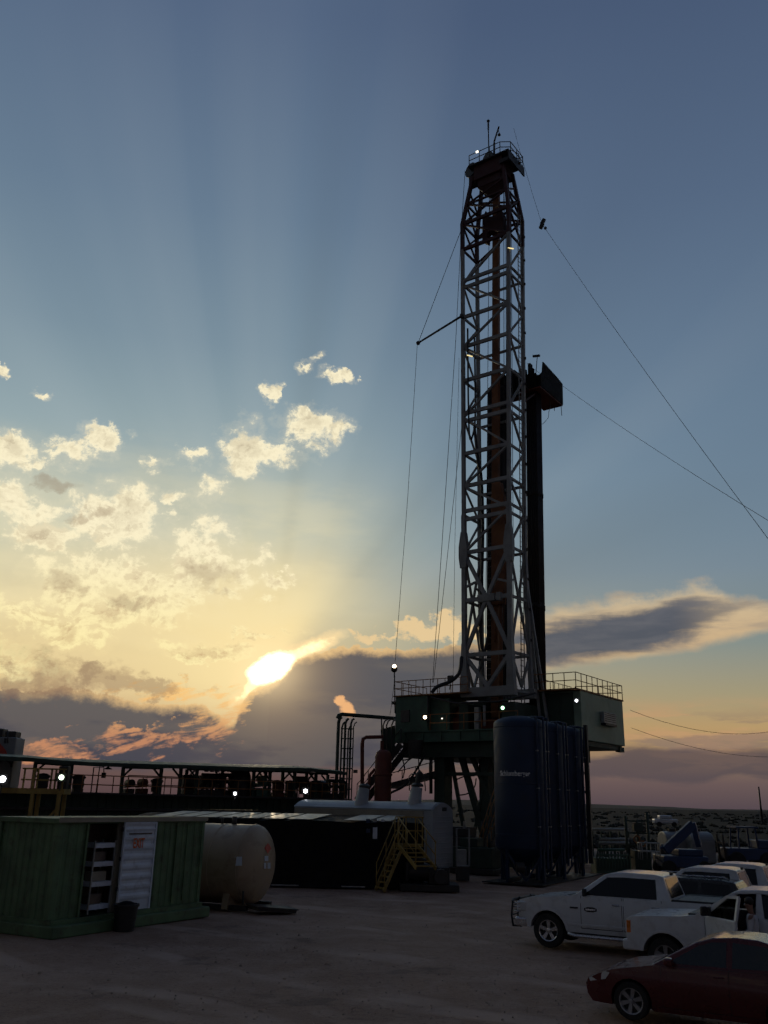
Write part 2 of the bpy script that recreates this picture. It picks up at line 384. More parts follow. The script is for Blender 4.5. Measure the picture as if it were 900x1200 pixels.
M['e_green'] = emitter('floodlight_green', (0.45, 1.0, 0.55), 5)
M['e_gw'] = emitter('floodlight_greenwhite', (0.80, 1.0, 0.75), 9)
M['e_dim'] = emitter('lamp_dim', (1.0, 0.92, 0.75), 2.2)
M['e_yel'] = emitter('lamp_yellow', (1.0, 0.80, 0.35), 1.0)

# ------------------------------------------------------------------ mesh helpers
COL = scene.collection
class MB:
    def __init__(s): s.v = []; s.f = []; s.sm = []
    def add(s, vs, fs, smooth=False):
        o = len(s.v); s.v += [Vector(p) for p in vs]
        for f in fs: s.f.append([i+o for i in f]); s.sm.append(smooth)
        return s
    def box(s, x0, x1, y0, y1, z0, z1, mat=None):
        vs = [Vector((x, y, z)) for z in (z0, z1) for y in (y0, y1) for x in (x0, x1)]
        if mat is not None: vs = [mat @ p for p in vs]
        return s.add(vs, [(0, 2, 3, 1), (4, 5, 7, 6), (0, 1, 5, 4), (2, 6, 7, 3), (0, 4, 6, 2), (1, 3, 7, 5)])
    def bar(s, p, q, w, h=None, up=(0, 0, 1)):
        p, q = Vector(p), Vector(q); h = h or w
        d = (q-p).normalized(); u = Vector(up)
        if abs(d.dot(u)) > 0.98: u = Vector((0.5, 0.866, 0))
        a = d.cross(u).normalized(); b = a.cross(d)
        vs = [r + a*i*w/2 + b*j*h/2 for r in (p, q) for i, j in ((-1, -1), (1, -1), (1, 1), (-1, 1))]
        return s.add(vs, [(3, 2, 1, 0), (4, 5, 6, 7), (0, 1, 5, 4), (1, 2, 6, 5), (2, 3, 7, 6), (3, 0, 4, 7)])
    def tube(s, pts, r, n=8, caps=True):
        pts = [Vector(p) for p in pts]; rs = r if isinstance(r, (list, tuple)) else [r]*len(pts)
        vs = []; prev = None
        for i, p in enumerate(pts):
            d = (pts[min(i+1, len(pts)-1)] - pts[max(i-1, 0)]).normalized()
            u = prev if prev is not None else (Vector((0, 0, 1)) if abs(d.z) < 0.9 else Vector((1, 0, 0)))
            a = d.cross(u).normalized(); b = a.cross(d); prev = b
            for k in range(n):
                t = 2*PI*k/n; vs.append(p + (a*math.cos(t) + b*math.sin(t))*rs[i])
        fs = [(i*n+k, i*n+(k+1) % n, (i+1)*n+(k+1) % n, (i+1)*n+k) for i in range(len(pts)-1) for k in range(n)]
        o = len(s.v); s.add(vs, fs, True)
        if caps: s.f += [[o+k for k in range(n)][::-1], [o+(len(pts)-1)*n+k for k in range(n)]]; s.sm += [False, False]
        return s
    def lathe(s, prof, c=(0, 0, 0), n=32, axis=None):
        """prof [(r, h)], turned round an axis through c"""
        c = Vector(c); ax = Vector(axis or (0, 0, 1)).normalized()
        u = Vector((1, 0, 0)) if abs(ax.x) < 0.7 else Vector((0, 0, 1))
        a = ax.cross(u).normalized(); b = ax.cross(a)
        vs = [c + ax*h + (a*math.cos(2*PI*k/n) + b*math.sin(2*PI*k/n))*max(r, 1e-4) for r, h in prof for k in range(n)]
        fs = [(i*n+k, i*n+(k+1) % n, (i+1)*n+(k+1) % n, (i+1)*n+k) for i in range(len(prof)-1) for k in range(n)]
        return s.add(vs, fs, True)
    def prism(s, poly, d0, d1, f):
        """poly [(a,b)] extruded between d0 and d1, f(a,b,d) -> point"""
        n = len(poly); vs = [f(a, b, d) for d in (d0, d1) for a, b in poly]
        return s.add(vs, [list(range(n))[::-1], list(range(n, 2*n))] + [(i, (i+1) % n, n+(i+1) % n, n+i) for i in range(n)])
    def ball(s, c, r, n=10, sz=1.0):
        return s.lathe([(r*math.sin(PI*i/n), -r*sz*math.cos(PI*i/n)) for i in range(n+1)], c, n+2)
    def build(s, name, mat, parent=None, world=True, bevel=0.0, weld=True):
        me = bpy.data.meshes.new(name)
        vs = s.v
        if parent is not None and world:
            inv = root_matrix(parent).inverted(); vs = [inv @ p for p in vs]
        me.from_pydata([tuple(p) for p in vs], [], s.f)
        me.polygons.foreach_set('use_smooth', s.sm)
        bm = bmesh.new(); bm.from_mesh(me)
        if weld: bmesh.ops.remove_doubles(bm, verts=bm.verts, dist=1e-4)
        bmesh.ops.recalc_face_normals(bm, faces=bm.faces)
        for e in bm.edges:
            if len(e.link_faces) == 2 and e.calc_face_angle(0) > rad(38): e.smooth = False
        bm.to_mesh(me); bm.free()
        me.materials.append(M[mat] if isinstance(mat, str) else mat)
        o = bpy.data.objects.new(name, me); COL.objects.link(o)
        if parent is not None: o.parent = parent
        if bevel:
            b = o.modifiers.new('bevel', 'BEVEL'); b.width = bevel; b.segments = 2; b.limit_method = 'ANGLE'; b.angle_limit = rad(40)
        return o
ROOTM = {}
def root_matrix(o):
    while o.parent is not None: o = o.parent
    return ROOTM.get(o.name, Matrix.Identity(4))
def thing(name, label, cat, loc=(0, 0, 0), rotz=0.0, group=None):
    o = bpy.data.objects.new(name, None); COL.objects.link(o); o.empty_display_size = 0.3
    o.location = loc; o.rotation_euler = (0, 0, rotz)
    ROOTM[o.name] = Matrix.Translation(Vector(loc)) @ Matrix.Rotation(rotz, 4, 'Z')
    o['label'] = label; o['category'] = cat
    if group: o['group'] = group
    return o
def tag(o, label, cat, group=None):
    o['label'] = label; o['category'] = cat
    if group: o['group'] = group
    return o
def setting(name, mb, mat, kind='structure'):
    o = mb.build(name, mat); o['kind'] = kind; return o
def centre(o):
    """put a single-mesh thing's origin at the base of its mesh"""
    me = o.data; xs = [v.co for v in me.vertices]
    c = Vector(((min(p.x for p in xs)+max(p.x for p in xs))/2, (min(p.y for p in xs)+max(p.y for p in xs))/2, min(p.z for p in xs)))
    me.transform(Matrix.Translation(-c)); o.location = c; return o
def copy_tree(o, parent=None):
    c = o.copy(); COL.objects.link(c); c.parent = parent
    for ch in list(o.children): copy_tree(ch, c)
    return c
TH = rad(30)
UD = Vector((math.cos(TH), -math.sin(TH), 0)); VD = Vector((math.sin(TH), math.cos(TH), 0))
RO = Vector((8.25, 57.0, 0))
THR = rad(36)
UR = Vector((math.cos(THR), -math.sin(THR), 0)); VR = Vector((math.sin(THR), math.cos(THR), 0))
def RG(u, v, z): return RO + UR*u + VR*v + Vector((0.021*max(0, z-12), 0, z))     # the mast leans a little to the right
def railing(mb, pts, h=1.05, rails=(0.5, 1.0), r=0.03, step=1.2, toe=0.0):
    """posts and rails along a polyline of floor points"""
    for p, q in zip(pts[:-1], pts[1:]):
        p, q = Vector(p), Vector(q); L = (q-p).length; n = max(1, round(L/step))
        for i in range(n+1):
            a = p.lerp(q, i/n); mb.tube([a, a + Vector((0, 0, h))], r, 5)
        for k in rails: mb.tube([p + Vector((0, 0, h*k)), q + Vector((0, 0, h*k))], r, 5)
        if toe: mb.bar(p + Vector((0, 0, toe/2)), q + Vector((0, 0, toe/2)), 0.03, toe)
def text_mesh(s, size, extrude=0.004, bold=0.0):
    """flat lettering as (verts, faces) centred at the origin in the xy plane"""
    c = bpy.data.curves.new('lettering', 'FONT'); c.body = s; c.size = size; c.extrude = extrude; c.offset = bold; c.align_x = 'CENTER'; c.align_y = 'CENTER'; c.resolution_u = 3
    o = bpy.data.objects.new('lettering', c); COL.objects.link(o)
    dg = bpy.context.evaluated_depsgraph_get(); me = o.evaluated_get(dg).to_mesh()
    vs = [v.co.copy() for v in me.vertices]; fs = [list(p.vertices) for p in me.polygons]
    o.evaluated_get(dg).to_mesh_clear(); bpy.data.objects.remove(o); bpy.data.curves.remove(c)
    return vs, fs

# ------------------------------------------------------------------ ground
def ground():
    def hgt(x, y):
        return 0.0
    mb = MB()
    # one sheet: fine near the camera, coarse to the horizon
    xs = [-6000, -2500, -900, -350, -150, -80, -50] + [-36 + i*1.5 for i in range(49)] + [50, 80, 150, 350, 900, 2500, 6000]
    ys = [-800, -200, -60, -20] + [-6 + i*1.5 for i in range(61)] + [95, 110, 140, 200, 320, 600, 1200, 2500, 5000, 9000]
    rr = random.Random(3)
    vs = []
    for y in ys:
        for x in xs:
            z = 0.0
            if 0 < y < 86 and abs(x) < 37: z = 0.035*(math.sin(x*0.7+1.3*math.sin(y*0.31)) + math.sin(y*0.53+0.9*math.sin(x*0.4))) - 0.05 + rr.uniform(-0.012, 0.012)
            vs.append((x, y, min(z, -0.002)))
    n = len(xs)
    mb.add(vs, [(j*n+i, j*n+i+1, (j+1)*n+i+1, (j+1)*n+i) for j in range(len(ys)-1) for i in range(n-1)], True)
    m = bpy.data.materials.new('caliche_dirt'); m.use_nodes = True; nt = m.node_tree; NX.nt = nt
    b = nt.nodes['Principled BSDF']; tc = nt.nodes.new('ShaderNodeTexCoord'); P = NX(tc.outputs['Object'])
    sp = nt.nodes.new('ShaderNodeSeparateXYZ'); nt.links.new(P.v, sp.inputs[0]); x, y = NX(sp.outputs[0]), NX(sp.outputs[1])
    big = noise(P, 0.12, 5, 0.6); mid = noise(P, 0.9, 6, 0.62, 0.3); fine = noise(P, 9.0, 5, 0.7)
    # wheel tracks swinging from the lower left towards the stairs and along the parked cars
    w = noise(P, 0.06, 2)
    r1 = mt('SQRT', (x + 16.0)*(x + 16.0) + (y - 2.0)*(y - 2.0)) + w*5.0
    r2 = mt('SQRT', (x - 22.0)*(x - 22.0) + (y - 50.0)*(y - 50.0)) + w*6.0
    t1 = ss(mt('SINE', r1*1.7), 0.55, 0.95)*ss(noise(P, 0.2, 3), 0.42, 0.62); t2 = ss(mt('SINE', r2*1.9), 0.6, 0.95)*ss(noise(P, 0.16, 3), 0.46, 0.62)
    c = mixc(ss(big, 0.35, 0.65), (0.27, 0.170, 0.122, 1), (0.37, 0.245, 0.182, 1))
    c = mixc(ss(mid, 0.40, 0.68)*0.55, c, (0.45, 0.32, 0.25, 1))
    c = mixc(ss(noise(P, 26.0, 4, 0.75), 0.45, 0.70)*0.45, c, (0.50, 0.37, 0.29, 1))
    c = mixc(ss(fine, 0.50, 0.68)*0.6, c, (0.18, 0.115, 0.09, 1))
    c = mixc(mx(t1, t2)*0.75, c, (0.48, 0.345, 0.275, 1))
    c = mixc(ss(noise(P, 0.35, 5, 0.65), 0.58, 0.66)*0.5, c, (0.13, 0.09, 0.075, 1))
    # beyond the pad: dry scrub land
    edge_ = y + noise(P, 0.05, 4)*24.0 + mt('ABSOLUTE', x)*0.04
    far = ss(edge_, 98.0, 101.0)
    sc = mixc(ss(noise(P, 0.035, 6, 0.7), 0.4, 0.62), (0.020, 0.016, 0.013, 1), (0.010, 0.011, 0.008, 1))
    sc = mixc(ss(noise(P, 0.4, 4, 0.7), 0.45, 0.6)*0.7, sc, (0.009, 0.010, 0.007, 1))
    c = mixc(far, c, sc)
    nt.links.new(c.v, b.inputs['Base Color']); b.inputs['Roughness'].default_value = 0.95; b.inputs['Specular IOR Level'].default_value = 0.15
    h = mid*0.06 + fine*0.02 + noise(P, 40.0, 3, 0.7)*0.008 + mx(t1, t2)*-0.06
    bn = nt.nodes.new('ShaderNodeBump'); bn.inputs['Strength'].default_value = 0.8; bn.inputs['Distance'].default_value = 1.0
    nt.links.new(h.v, bn.inputs['Height']); nt.links.new(bn.outputs[0], b.inputs['Normal'])
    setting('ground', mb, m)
    # low far hills
    mb = MB(); hs = MB(); rr = random.Random(5)
    N = 120; rows = []
    for j, (Y, k) in enumerate(((2600, 0), (3400, 0.8), (4200, 1.0), (6500, 0.0))):
        rows.append([(-3800 + 7600*i/N, Y, -2 + k*(9 + 7*math.sin(i*0.21) + 5*math.sin(i*0.083+2) + 2*math.sin(i*0.6)) + (0 if k == 0 else rr.uniform(-.8, .8))) for i in range(N+1)])
    vs = [p for r in rows for p in r]
    hs.add(vs, [(j*(N+1)+i, j*(N+1)+i+1, (j+1)*(N+1)+i+1, (j+1)*(N+1)+i) for j in range(3) for i in range(N)], True)
    setting('hills', hs, principled('far_scrub', (0.016, 0.015, 0.014), 0.95, 0, 0.4, 0.01))
    # scrub: low bushes nobody could count
    mb = MB(); rr = random.Random(11)
    for i in range(1500):
        Y = 84 + 700*(rr.random()**2.2); X = rr.uniform(-0.2, 0.62)*Y if rr.random() < 0.8 else rr.uniform(-0.6, 0.6)*Y
        if Y < 92 and X < 18: continue
        s_ = rr.uniform(0.25, 0.7)*(1 + Y/600)
        for k in range(5):
            cx, cy = X + rr.uniform(-1, 1)*s_, Y + rr.uniform(-1, 1)*s_; r = s_*rr.uniform(0.35, 0.7)
            pts = []; q = rr.uniform(0, 6)
            top = Vector((cx + rr.uniform(-.2, .2)*r, cy, r*rr.uniform(0.9, 1.5)))
            ring = [Vector((cx + r*math.cos(q+t*PI/3)*rr.uniform(.7, 1.2), cy + r*math.sin(q+t*PI/3)*rr.uniform(.7, 1.2), r*rr.uniform(0.1, 0.6))) for t in range(6)]
            base = [Vector((p.x*0.5+cx*0.5, p.y*0.5+cy*0.5, -0.05)) for p in ring]
            mb.add([top] + ring + base, [(0, 1+t, 1+(t+1) % 6) for t in range(6)] + [(1+t, 7+t, 7+(t+1) % 6, 1+(t+1) % 6) for t in range(6)])
    setting('scrub', mb, 'bush', 'stuff')
    # gravel and clods on the pad
    mb = MB()
    for i in range(3200):
        Y = 12 + 38*rr.random()**1.1; X = rr.uniform(-0.5, 0.5)*Y*0.98
        r = rr.uniform(0.010, 0.026) if rr.random() < 0.97 else rr.uniform(0.03, 0.055); q = rr.uniform(0, 6)
        b_ = [Vector((X + r*math.cos(q+t*PI/2)*rr.uniform(.7, 1.3), Y + r*math.sin(q+t*PI/2)*rr.uniform(.7, 1.3), -0.03)) for t in range(4)]
        t_ = [p*0.55 + Vector((X, Y, 0))*0.45 for p in b_]
        for p in t_: p.z = r*0.55 - 0.02
        mb.add(b_+t_, [(4, 5, 6, 7), (0, 1, 5, 4), (1, 2, 6, 5), (2, 3, 7, 6), (3, 0, 4, 7)])
    setting('gravel', mb, principled('gravel_stone', (0.42, 0.32, 0.26), 0.9, 0, 0.4, 3), 'stuff')
ground()

# ------------------------------------------------------------------ the mast
def leg_z(px, py, u, v):
    p = RG(u, v, 0); return at(px, py, p.y).z
MW, ML = 3.85, 2.25
def mast():
    t = thing('drilling_mast', 'tall lattice drilling mast, white below and dark red at the top', 'drilling mast', RG(0, 0, 8.4), -THR)
    ys = [262, 292, 333, 372, 407, 447, 490, 533, 571, 605, 649, 705, 769, 812]
    zs = [leg_z(542, y, -MW, 0) for y in ys]
    ztop = leg_z(552, 207, -MW, 0)
    z_red = zs[1]
    cu, cv = -MW/2, ML/2
    corners = [(-MW, 0), (0, 0), (0, ML), (-MW, ML)]
    def cor(i, z):
        u, v = corners[i]
        if u < 0: u *= 0.85 + 0.17*(z-10)/30
        k = 1.0
        if z > zs[0]: k = 1 - 0.34*(z-zs[0])/(ztop-zs[0])
        if z < zs[-4]:
            f = (zs[-4]-z)/(zs[-4]-zs[-1])
            u2 = u + (0.12*f if i in (1,) else (0.40*f if i == 2 else 0))
            u = u2
        return RG(cu + (u-cu)*k, cv + (v-cv)*k, z)
    # legs: red above, white below
    for i in range(4):
        pts = [ztop, zs[0], z_red]
        m = MB()
        for a, b in zip(pts[:-1], pts[1:]): m.bar(cor(i, a), cor(i, b), 0.26, up=VR)
        o = m.build('leg', 'mred', t); o['label'] = 'dark red upper leg section'
        m = MB(); pts = [z_red] + zs[2:]
        for a, b in zip(pts[:-1], pts[1:]):
            w = 0.24 if b > zs[-4] else 0.29
            m.bar(cor(i, a), cor(i, b-0.02), w, up=VR)
        m.build('leg', 'mast', t)
    F = [(0, 1), (1, 2), (2, 3), (3, 0)]
    def girt(i, j, z, w, mat='mast'):
        MB().bar(cor(i, z), cor(j, z), w*0.7, w).build('girt', mat, t)
    def brace(i, j, za, zb, w, mat='mast'):
        MB().bar(cor(i, za), cor(j, zb), w, w).build('brace', mat, t)
    for k, z in enumerate(zs):
        mat = 'mred' if k < 2 else 'mast'
        dbl = k in (2, 6, 9)
        for (i, j) in F:
            w = 0.26 if (i, j) == (0, 1) else 0.18
            if dbl and (i, j) in ((0, 1), (1, 2)):
                girt(i, j, z + 0.30, w, mat); girt(i, j, z - 0.32, w, mat)
            elif (i, j) != (2, 3) or k % 2 == 0: girt(i, j, z, w, mat)
    # zigzag diagonals on the front and the right side
    up = True
    for k in range(len(zs)-4):
        za, zb = zs[k], zs[k+1]; mat = 'mred' if k < 1 else 'mast'
        if k % 2 == 1: brace(0, 1, zb, za, 0.15, mat); brace(1, 2, zb, za, 0.14, mat)
        else: brace(0, 1, za, zb, 0.15, mat); brace(1, 2, za, zb, 0.14, mat)
        brace(3, 0, (za if k % 2 else zb), (zb if k % 2 else za), 0.12, mat)
    # red A-section under the crown
    for (i, j) in F:
        zm = (ztop+zs[0])/2 - 0.4
        girt(i, j, zm, 0.16, 'mred')
        brace(i, j, zs[0], zm, 0.13, 'mred'); brace(j, i, zs[0], zm, 0.13, 'mred'); brace(i, j, zm, ztop-1.4, 0.12, 'mred')
        brace(j, i, zs[1], zs[0], 0.12, 'mred')
    # heavy lower bays with inverted-V bracing and gussets
    zA, zB, zC, zD = zs[-4], zs[-3], zs[-2], zs[-1]
    for (i, j) in ((0, 1), (1, 2), (3, 0)):
        wm = 0.24 if i == 0 else 0.16
        mid = lambda z: (cor(i, z) + cor(j, z))/2
        for a, b in (((cor(i, zA)), mid(zB)), (cor(j, zA), mid(zB)), (mid(zB), cor(i, zC)), (mid(zB), cor(j, zC)), (cor(i, zC), mid(zD+0.3)), (cor(j, zC), mid(zD+0.3))):
            MB().bar(a, b, wm*0.8, wm).build('brace', 'mast', t)
        q = (cor(i, (zA+zB)/2)*0.5 + mid((zA+zB)/2)*0.5)
        MB().bar(cor(i, zB+0.9), cor(i, zA-1.0).lerp(mid(zB), 0.5), wm*0.6).build('brace', 'mast', t)
        MB().bar(cor(j, zB+0.9), cor(j, zA-1.0).lerp(mid(zB), 0.5), wm*0.6).build('brace', 'mast', t)
    m = MB()
    c = (cor(0, zB)+cor(1, zB))/2
    m.bar(c - UR*0.65, c + UR*0.65, 0.34, 0.5)
    m.bar(c + UR*0.8, c + UR*1.1, 0.4, 0.55)
    m.build('hinge_block', 'mast', t, bevel=0.03)
    for i in range(2):
        m = MB(); c = cor(i, zA)
        m.prism([(-0.24, -1.1), (0.22, -1.1), (0.32, -0.35), (0.32, 0.35), (0.17, 1.5), (-0.17, 1.5), (-0.34, 0.4), (-0.34, -0.35)], -0.2, 0.2, lambda a, b, d: c + UR*a + VR*d + Vector((0, 0, b)))
        m.build('joint_plate', 'mast', t, bevel=0.03)
        m = MB(); c2 = cor(i, zD)
        m.prism([(-0.30, -0.3), (0.30, -0.3), (0.17, 3.2), (-0.17, 3.2)], -0.22, 0.22, lambda a, b, d: c2 + UR*a + VR*d + Vector((0, 0, b)))
        m.build('foot', 'mast', t, bevel=0.03)
    m = MB(); m.bar(cor(0, zD-0.05)-UR*0.2, cor(1, zD-0.05)+UR*0.3, 0.5, 0.62); m.build('base_beam', 'mast', t, bevel=0.02)
    m = MB(); m.bar(cor(3, zD-0.05)-UR*0.2, cor(2, zD-0.05)+UR*0.3, 0.5, 0.62); m.build('base_beam', 'mast', t, bevel=0.02)
    # raking back legs down to the floor on the right side
    for du in (0.5, 1.25):
        m = MB(); m.bar(cor(2, zs[-4] - 1.5), RG(0.3+du*0.7, 2.9, 8.5), 0.16, up=VR); m.build('back_leg', 'mast', t)
    # torque guide rail and ladder up the inside
    zt = ztop+0.6
    m = MB(); c = lambda z, u=-1.95: RG(u, 1.6, z)
    m.bar(c(9.0), c(zt), 0.50, 0.34, up=VR)
    m.build('guide_rail', 'rust', t)
    m = MB()
    for s_ in (-0.2, 0.2): m.bar(RG(-2.75+s_, 2.3, 9.0), RG(-2.75+s_, 2.3, zs[5]-0.5), 0.10, up=VR)
    k = 9.4
    while k < zs[5]-0.5: m.bar(RG(-2.95, 2.3, k), RG(-2.55, 2.3, k), 0.05); k += 0.42
    m.bar(RG(-2.75, 2.38, 9), RG(-2.75, 2.38, zs[6]-1), 0.34, 0.1, up=VR)
    m.build('service_ladder', 'mast', t)
    m = MB()
    for s_ in (-0.22, 0.22): m.tube([RG(0.25, 1.25+s_, 9), RG(0.25, 1.25+s_, zs[0])], 0.035, 5)
    k = 9.4
    while k < zs[0]: m.tube([RG(0.25, 1.03, k), RG(0.25, 1.47, k)], 0.025, 4); k += 0.35
    m.build('climbing_ladder', 'mast', t)
    # clamps down the right-hand back leg
    m = MB()
    for i in range(16):
        z = zs[0] - 1.5 - i*2.1; m.box(-0.07, 0.07, -0.05, 0.05, -0.09, 0.09, Matrix.Translation(cor(2, z)+UR*0.16))
    m.build('clamp', 'steel', t)
    # crown block
    m = MB(); zc = ztop
    cc = RG(cu, cv, 0)
    def R3(u, v, z): return RG(cu+u, cv+v, z)
    def rb(m_, u0, u1, v0, v1, z0, z1):
        m_.add([R3(u, v, z) for z in (z0, z1) for v in (v0, v1) for u in (u0, u1)], [(0, 2, 3, 1), (4, 5, 7, 6), (0, 1, 5, 4), (2, 6, 7, 3), (0, 4, 6, 2), (1, 3, 7, 5)])
    rb(m, -1.3, 1.25, -0.95, 0.95, zc-0.55, zc+0.75)
    rb(m, -1.05, 1.0, -0.75, 0.75, zc-1.25, zc-0.55)
    m.add([R3(-1.0, -0.7, zc-1.25), R3(0.95, -0.7, zc-1.25), R3(0.95, 0.7, zc-1.25), R3(-1.0, 0.7, zc-1.25), R3(-0.4, -0.3, zc-1.9), R3(0.6, -0.3, zc-1.9), R3(0.6, 0.3, zc-1.9), R3(-0.4, 0.3, zc-1.9)],
          [(0, 1, 2, 3), (4, 5, 6, 7), (0, 1, 5, 4), (1, 2, 6, 5), (2, 3, 7, 6), (3, 0, 4, 7)])
    cb = m.build('crown_block', 'mred', t, bevel=0.03)
    m = MB(); rb(m, -1.7, 1.95, -1.2, 1.45, zc+0.75, zc+0.86); m.bar(R3(1.95, -1.2, zc+0.35), R3(1.95, 1.45, zc+0.35), 0.1, 0.8); m.bar(R3(1.1, -1.0, zc+0.1), R3(1.95, -1.0, zc+0.1), 0.16, 0.35)
    m.build('crown_deck', 'steel', cb)
    m = MB()
    m.lathe([(0, -0.16), (0.62, -0.16), (0.62, 0.16), (0, 0.16)], R3(-1.8, -0.4, zc+1.0), 20, VR*1.0+UR*0.3)
    rb(m, -2.0, -1.3, -0.5, 0.1, zc-0.4, zc+0.9)
    m.build('fast_line_sheave', 'steel', cb)
    for v_ in (-0.3, 0.35):
        m = MB(); m.lathe([(0, -0.2), (0.62, -0.2), (0.55, 0), (0.62, 0.2), (0, 0.2)], R3(-0.25, v_, zc+1.45), 24, VR+UR*0.35); m.build('sheave', 'steel', cb)
    m = MB(); rb(m, -0.5, 0.3, -0.35, 0.55, zc+0.8, zc+1.3); rb(m, -1.2, -0.7, -0.5, 0.1, zc+0.85, zc+1.15); rb(m, 0.5, 0.62, -1.0, -0.88, zc+0.8, zc+2.2); m.build('sheave_housing', 'steel', cb)
    m = MB(); z = zc+0.86
    railing(m, [R3(-1.6, -1.15, z), R3(1.2, -1.15, z), R3(1.9, -0.7, z), R3(1.9, 1.4, z), R3(-1.6, 1.4, z), R3(-1.6, 0.6, z)], 1.0, (0.5, 1.0), 0.035, 0.9)
    railing(m, [R3(1.9, -0.7, zc+0.1), R3(2.2, 0.1, zc+0.1), R3(1.9, 1.0, zc+0.1)], 1.0, (0.5, 1.0), 0.035, 0.9)
    m.build('railing', 'steel', cb)
    zt2 = at(597, 136, 58.0).z; ax = R3(0.75, -0.4, 0)
    m = MB(); m.tube([ax+Vector((0, 0, zc+0.9)), ax+Vector((0, 0, zt2-1.2))], 0.05, 6); m.tube([ax+Vector((0, 0, zt2-1.2)), ax+Vector((0, 0, zt2-0.5))], 0.075, 6); m.ball(ax+Vector((0, 0, zt2-0.3)), 0.13)
    m.build('antenna', 'steel', cb)
    bx = R3(1.15, -0.2, 0)
    m = MB(); m.tube([bx+Vector((0, 0, zc+0.9)), bx+Vector((0, 0, zc+2.6)), bx+UR*0.45+Vector((0, 0, zc+3.8))], 0.07, 6); m.ball(bx+UR*0.45+Vector((0, 0, zc+3.0)), 0.13, 6); m.tube([bx+UR*0.38+Vector((0, 0, zc+3.6)), bx+UR*0.48+Vector((0, 0, zc+3.1))], 0.03, 4)
    m.build('gin_pole', 'steel', cb)
    m = MB(); m.box(-0.10, 0.10, -0.05, 0.05, -0.06, 0.06, Matrix.Translation(R3(-0.85, -1.2, zc+1.85)) @ Matrix.Rotation(-THR, 4, 'Z')); m.build('crown_lamp', 'e_dim', cb)
    # little lamps on the mast
    for (px, py) in ((550.5, 417), (598.5, 291)):
        p = at(px, py, 56.8 if px > 590 else 58.1); m = MB(); m.bar(p - UR*0.22 + Vector((0, 0, .12)), p + UR*0.22 - Vector((0, 0, .12)), 0.07, 0.07); m.build('mast_lamp', 'e_yel', t)
    # boom arm on the left
    a = at(540, 371, 58.5); b = at(490, 402, 57.6)
    m = MB(); m.tube([a, b], [0.09, 0.07], 6); m.ball(b, 0.16, 6); m.bar(a - UR*0.0, a + UR*0.2, 0.3); m.build('boom_arm', 'steel', t)
    # racking board
    zb = at(626, 452, 59.4).z
    near = at(626, 452, 59.4); q = near - RO; nu, nv = q.dot(UR), q.dot(VR)
    m = MB()
    def rbx(m_, u0, u1, v0, v1, z0, z1):
        m_.add([RG(u, v, z) for z in (z0, z1) for v in (v0, v1) for u in (u0, u1)], [(0, 2, 3, 1), (4, 5, 7, 6), (0, 1, 5, 4), (2, 6, 7, 3), (0, 4, 6, 2), (1, 3, 7, 5)])
    L = 3.9
    rbx(m, nu-1.6, nu, nv, nv+L, zb-0.12, zb); rbx(m, -3.2, nu-1.6, nv+0.2, nv+1.2, zb-0.12, zb)
    bo = m.build('racking_board', 'redp', t)
    m = MB()
    m.prism([(nv-0.05+0.1, zb), (nv+L, zb), (nv+L, zb+1.75), (nv+L*0.82, zb+1.9), (nv+0.5, zb+2.2), (nv+0.35, zb+1.3), (nv+0.05, zb+1.0)], nu-0.04, nu+0.04, lambda a, b_, d: RG(d, a, b_))
    m.prism([(nu-1.6, zb), (nu, zb), (nu, zb+1.75), (nu-1.6, zb+1.75)], nv+L-0.04, nv+L+0.04, lambda a, b_, d: RG(a, d, b_))
    m.prism([(nu-1.75, zb), (nu-0.03, zb), (nu-0.03, zb+1.0), (nu-0.5, zb+0.95), (nu-0.55, zb+1.3), (nu-1.1, zb+1.25), (nu-1.15, zb+1.7), (nu-1.75, zb+1.6)], nv+0.06, nv+0.14, lambda a, b_, d: RG(a, d, b_))
    m.build('wind_wall', 'black', bo)
    m = MB()
    rbx(m, nu-1.3, nu-0.35, nv-0.05, nv+0.05, zb, zb+1.15); rbx(m, nu-1.15, nu-0.95, nv+0.3, nv+0.7, zb+1.0, zb+2.3); rbx(m, nu-0.85, nu-0.7, nv+0.2, nv+0.5, zb+0.9, zb+1.75)
    rbx(m, -2.9, -2.3, 2.6, 3.3, zb-0.2, zb+1.7); rbx(m, -2.2, -1.7, 2.6, 3.3, zb-0.3, zb+1.2); rbx(m, -1.5, -0.9, 2.6, 3.3, zb-0.5, zb+1.4); rbx(m, -0.8, -0.2, 2.6, 3.2, zb, zb+0.9)
    m.build('board_cabinet', 'black', bo)
    m = MB(); m.tube([RG(nu-0.45, nv+0.2, zb+1.0), RG(nu-0.30, nv+0.2, zb+2.6)], 0.03, 5); m.bar(RG(nu-0.65, nv+0.2, zb+2.72), RG(nu-0.1, nv+0.2, zb+2.62), 0.16, 0.14)
    m.tube([RG(nu-0.6, nv+0.1, zb+1.1), RG(nu-0.3, nv+0.1, zb+1.0)], 0.08, 5)
    m.build('board_lamp', 'steel', bo)
    m = MB()
    for (u, v, l) in ((nu-0.05, nv+L-0.2, 0.9), (nu-0.6, nv+L-0.3, 0.4), (nu-0.35, nv+L*0.6, 0.8)): m.tube([RG(u, v, zb-0.1), RG(u+0.05, v, zb-0.1-l)], 0.025, 4)
    p0 = RG(nu-0.4, nv+L*0.6, zb-0.9); m.tube([p0, p0+Vector((-0.1, 0, -0.7)), p0+Vector((-0.5, 0, -1.2)), p0+Vector((-1.1, 0, -1.35))], 0.018, 4)
    m.build('hanging_strap', 'steel', bo)
    m = MB(); m.bar(cor(2, zb-1.6), RG(nu-0.6, nv+0.6, zb-0.15), 0.14); m.bar(cor(2, zb-0.2), RG(nu-1.0, nv+0.1, zb-0.1), 0.14); m.build('bracket', 'mred', bo)
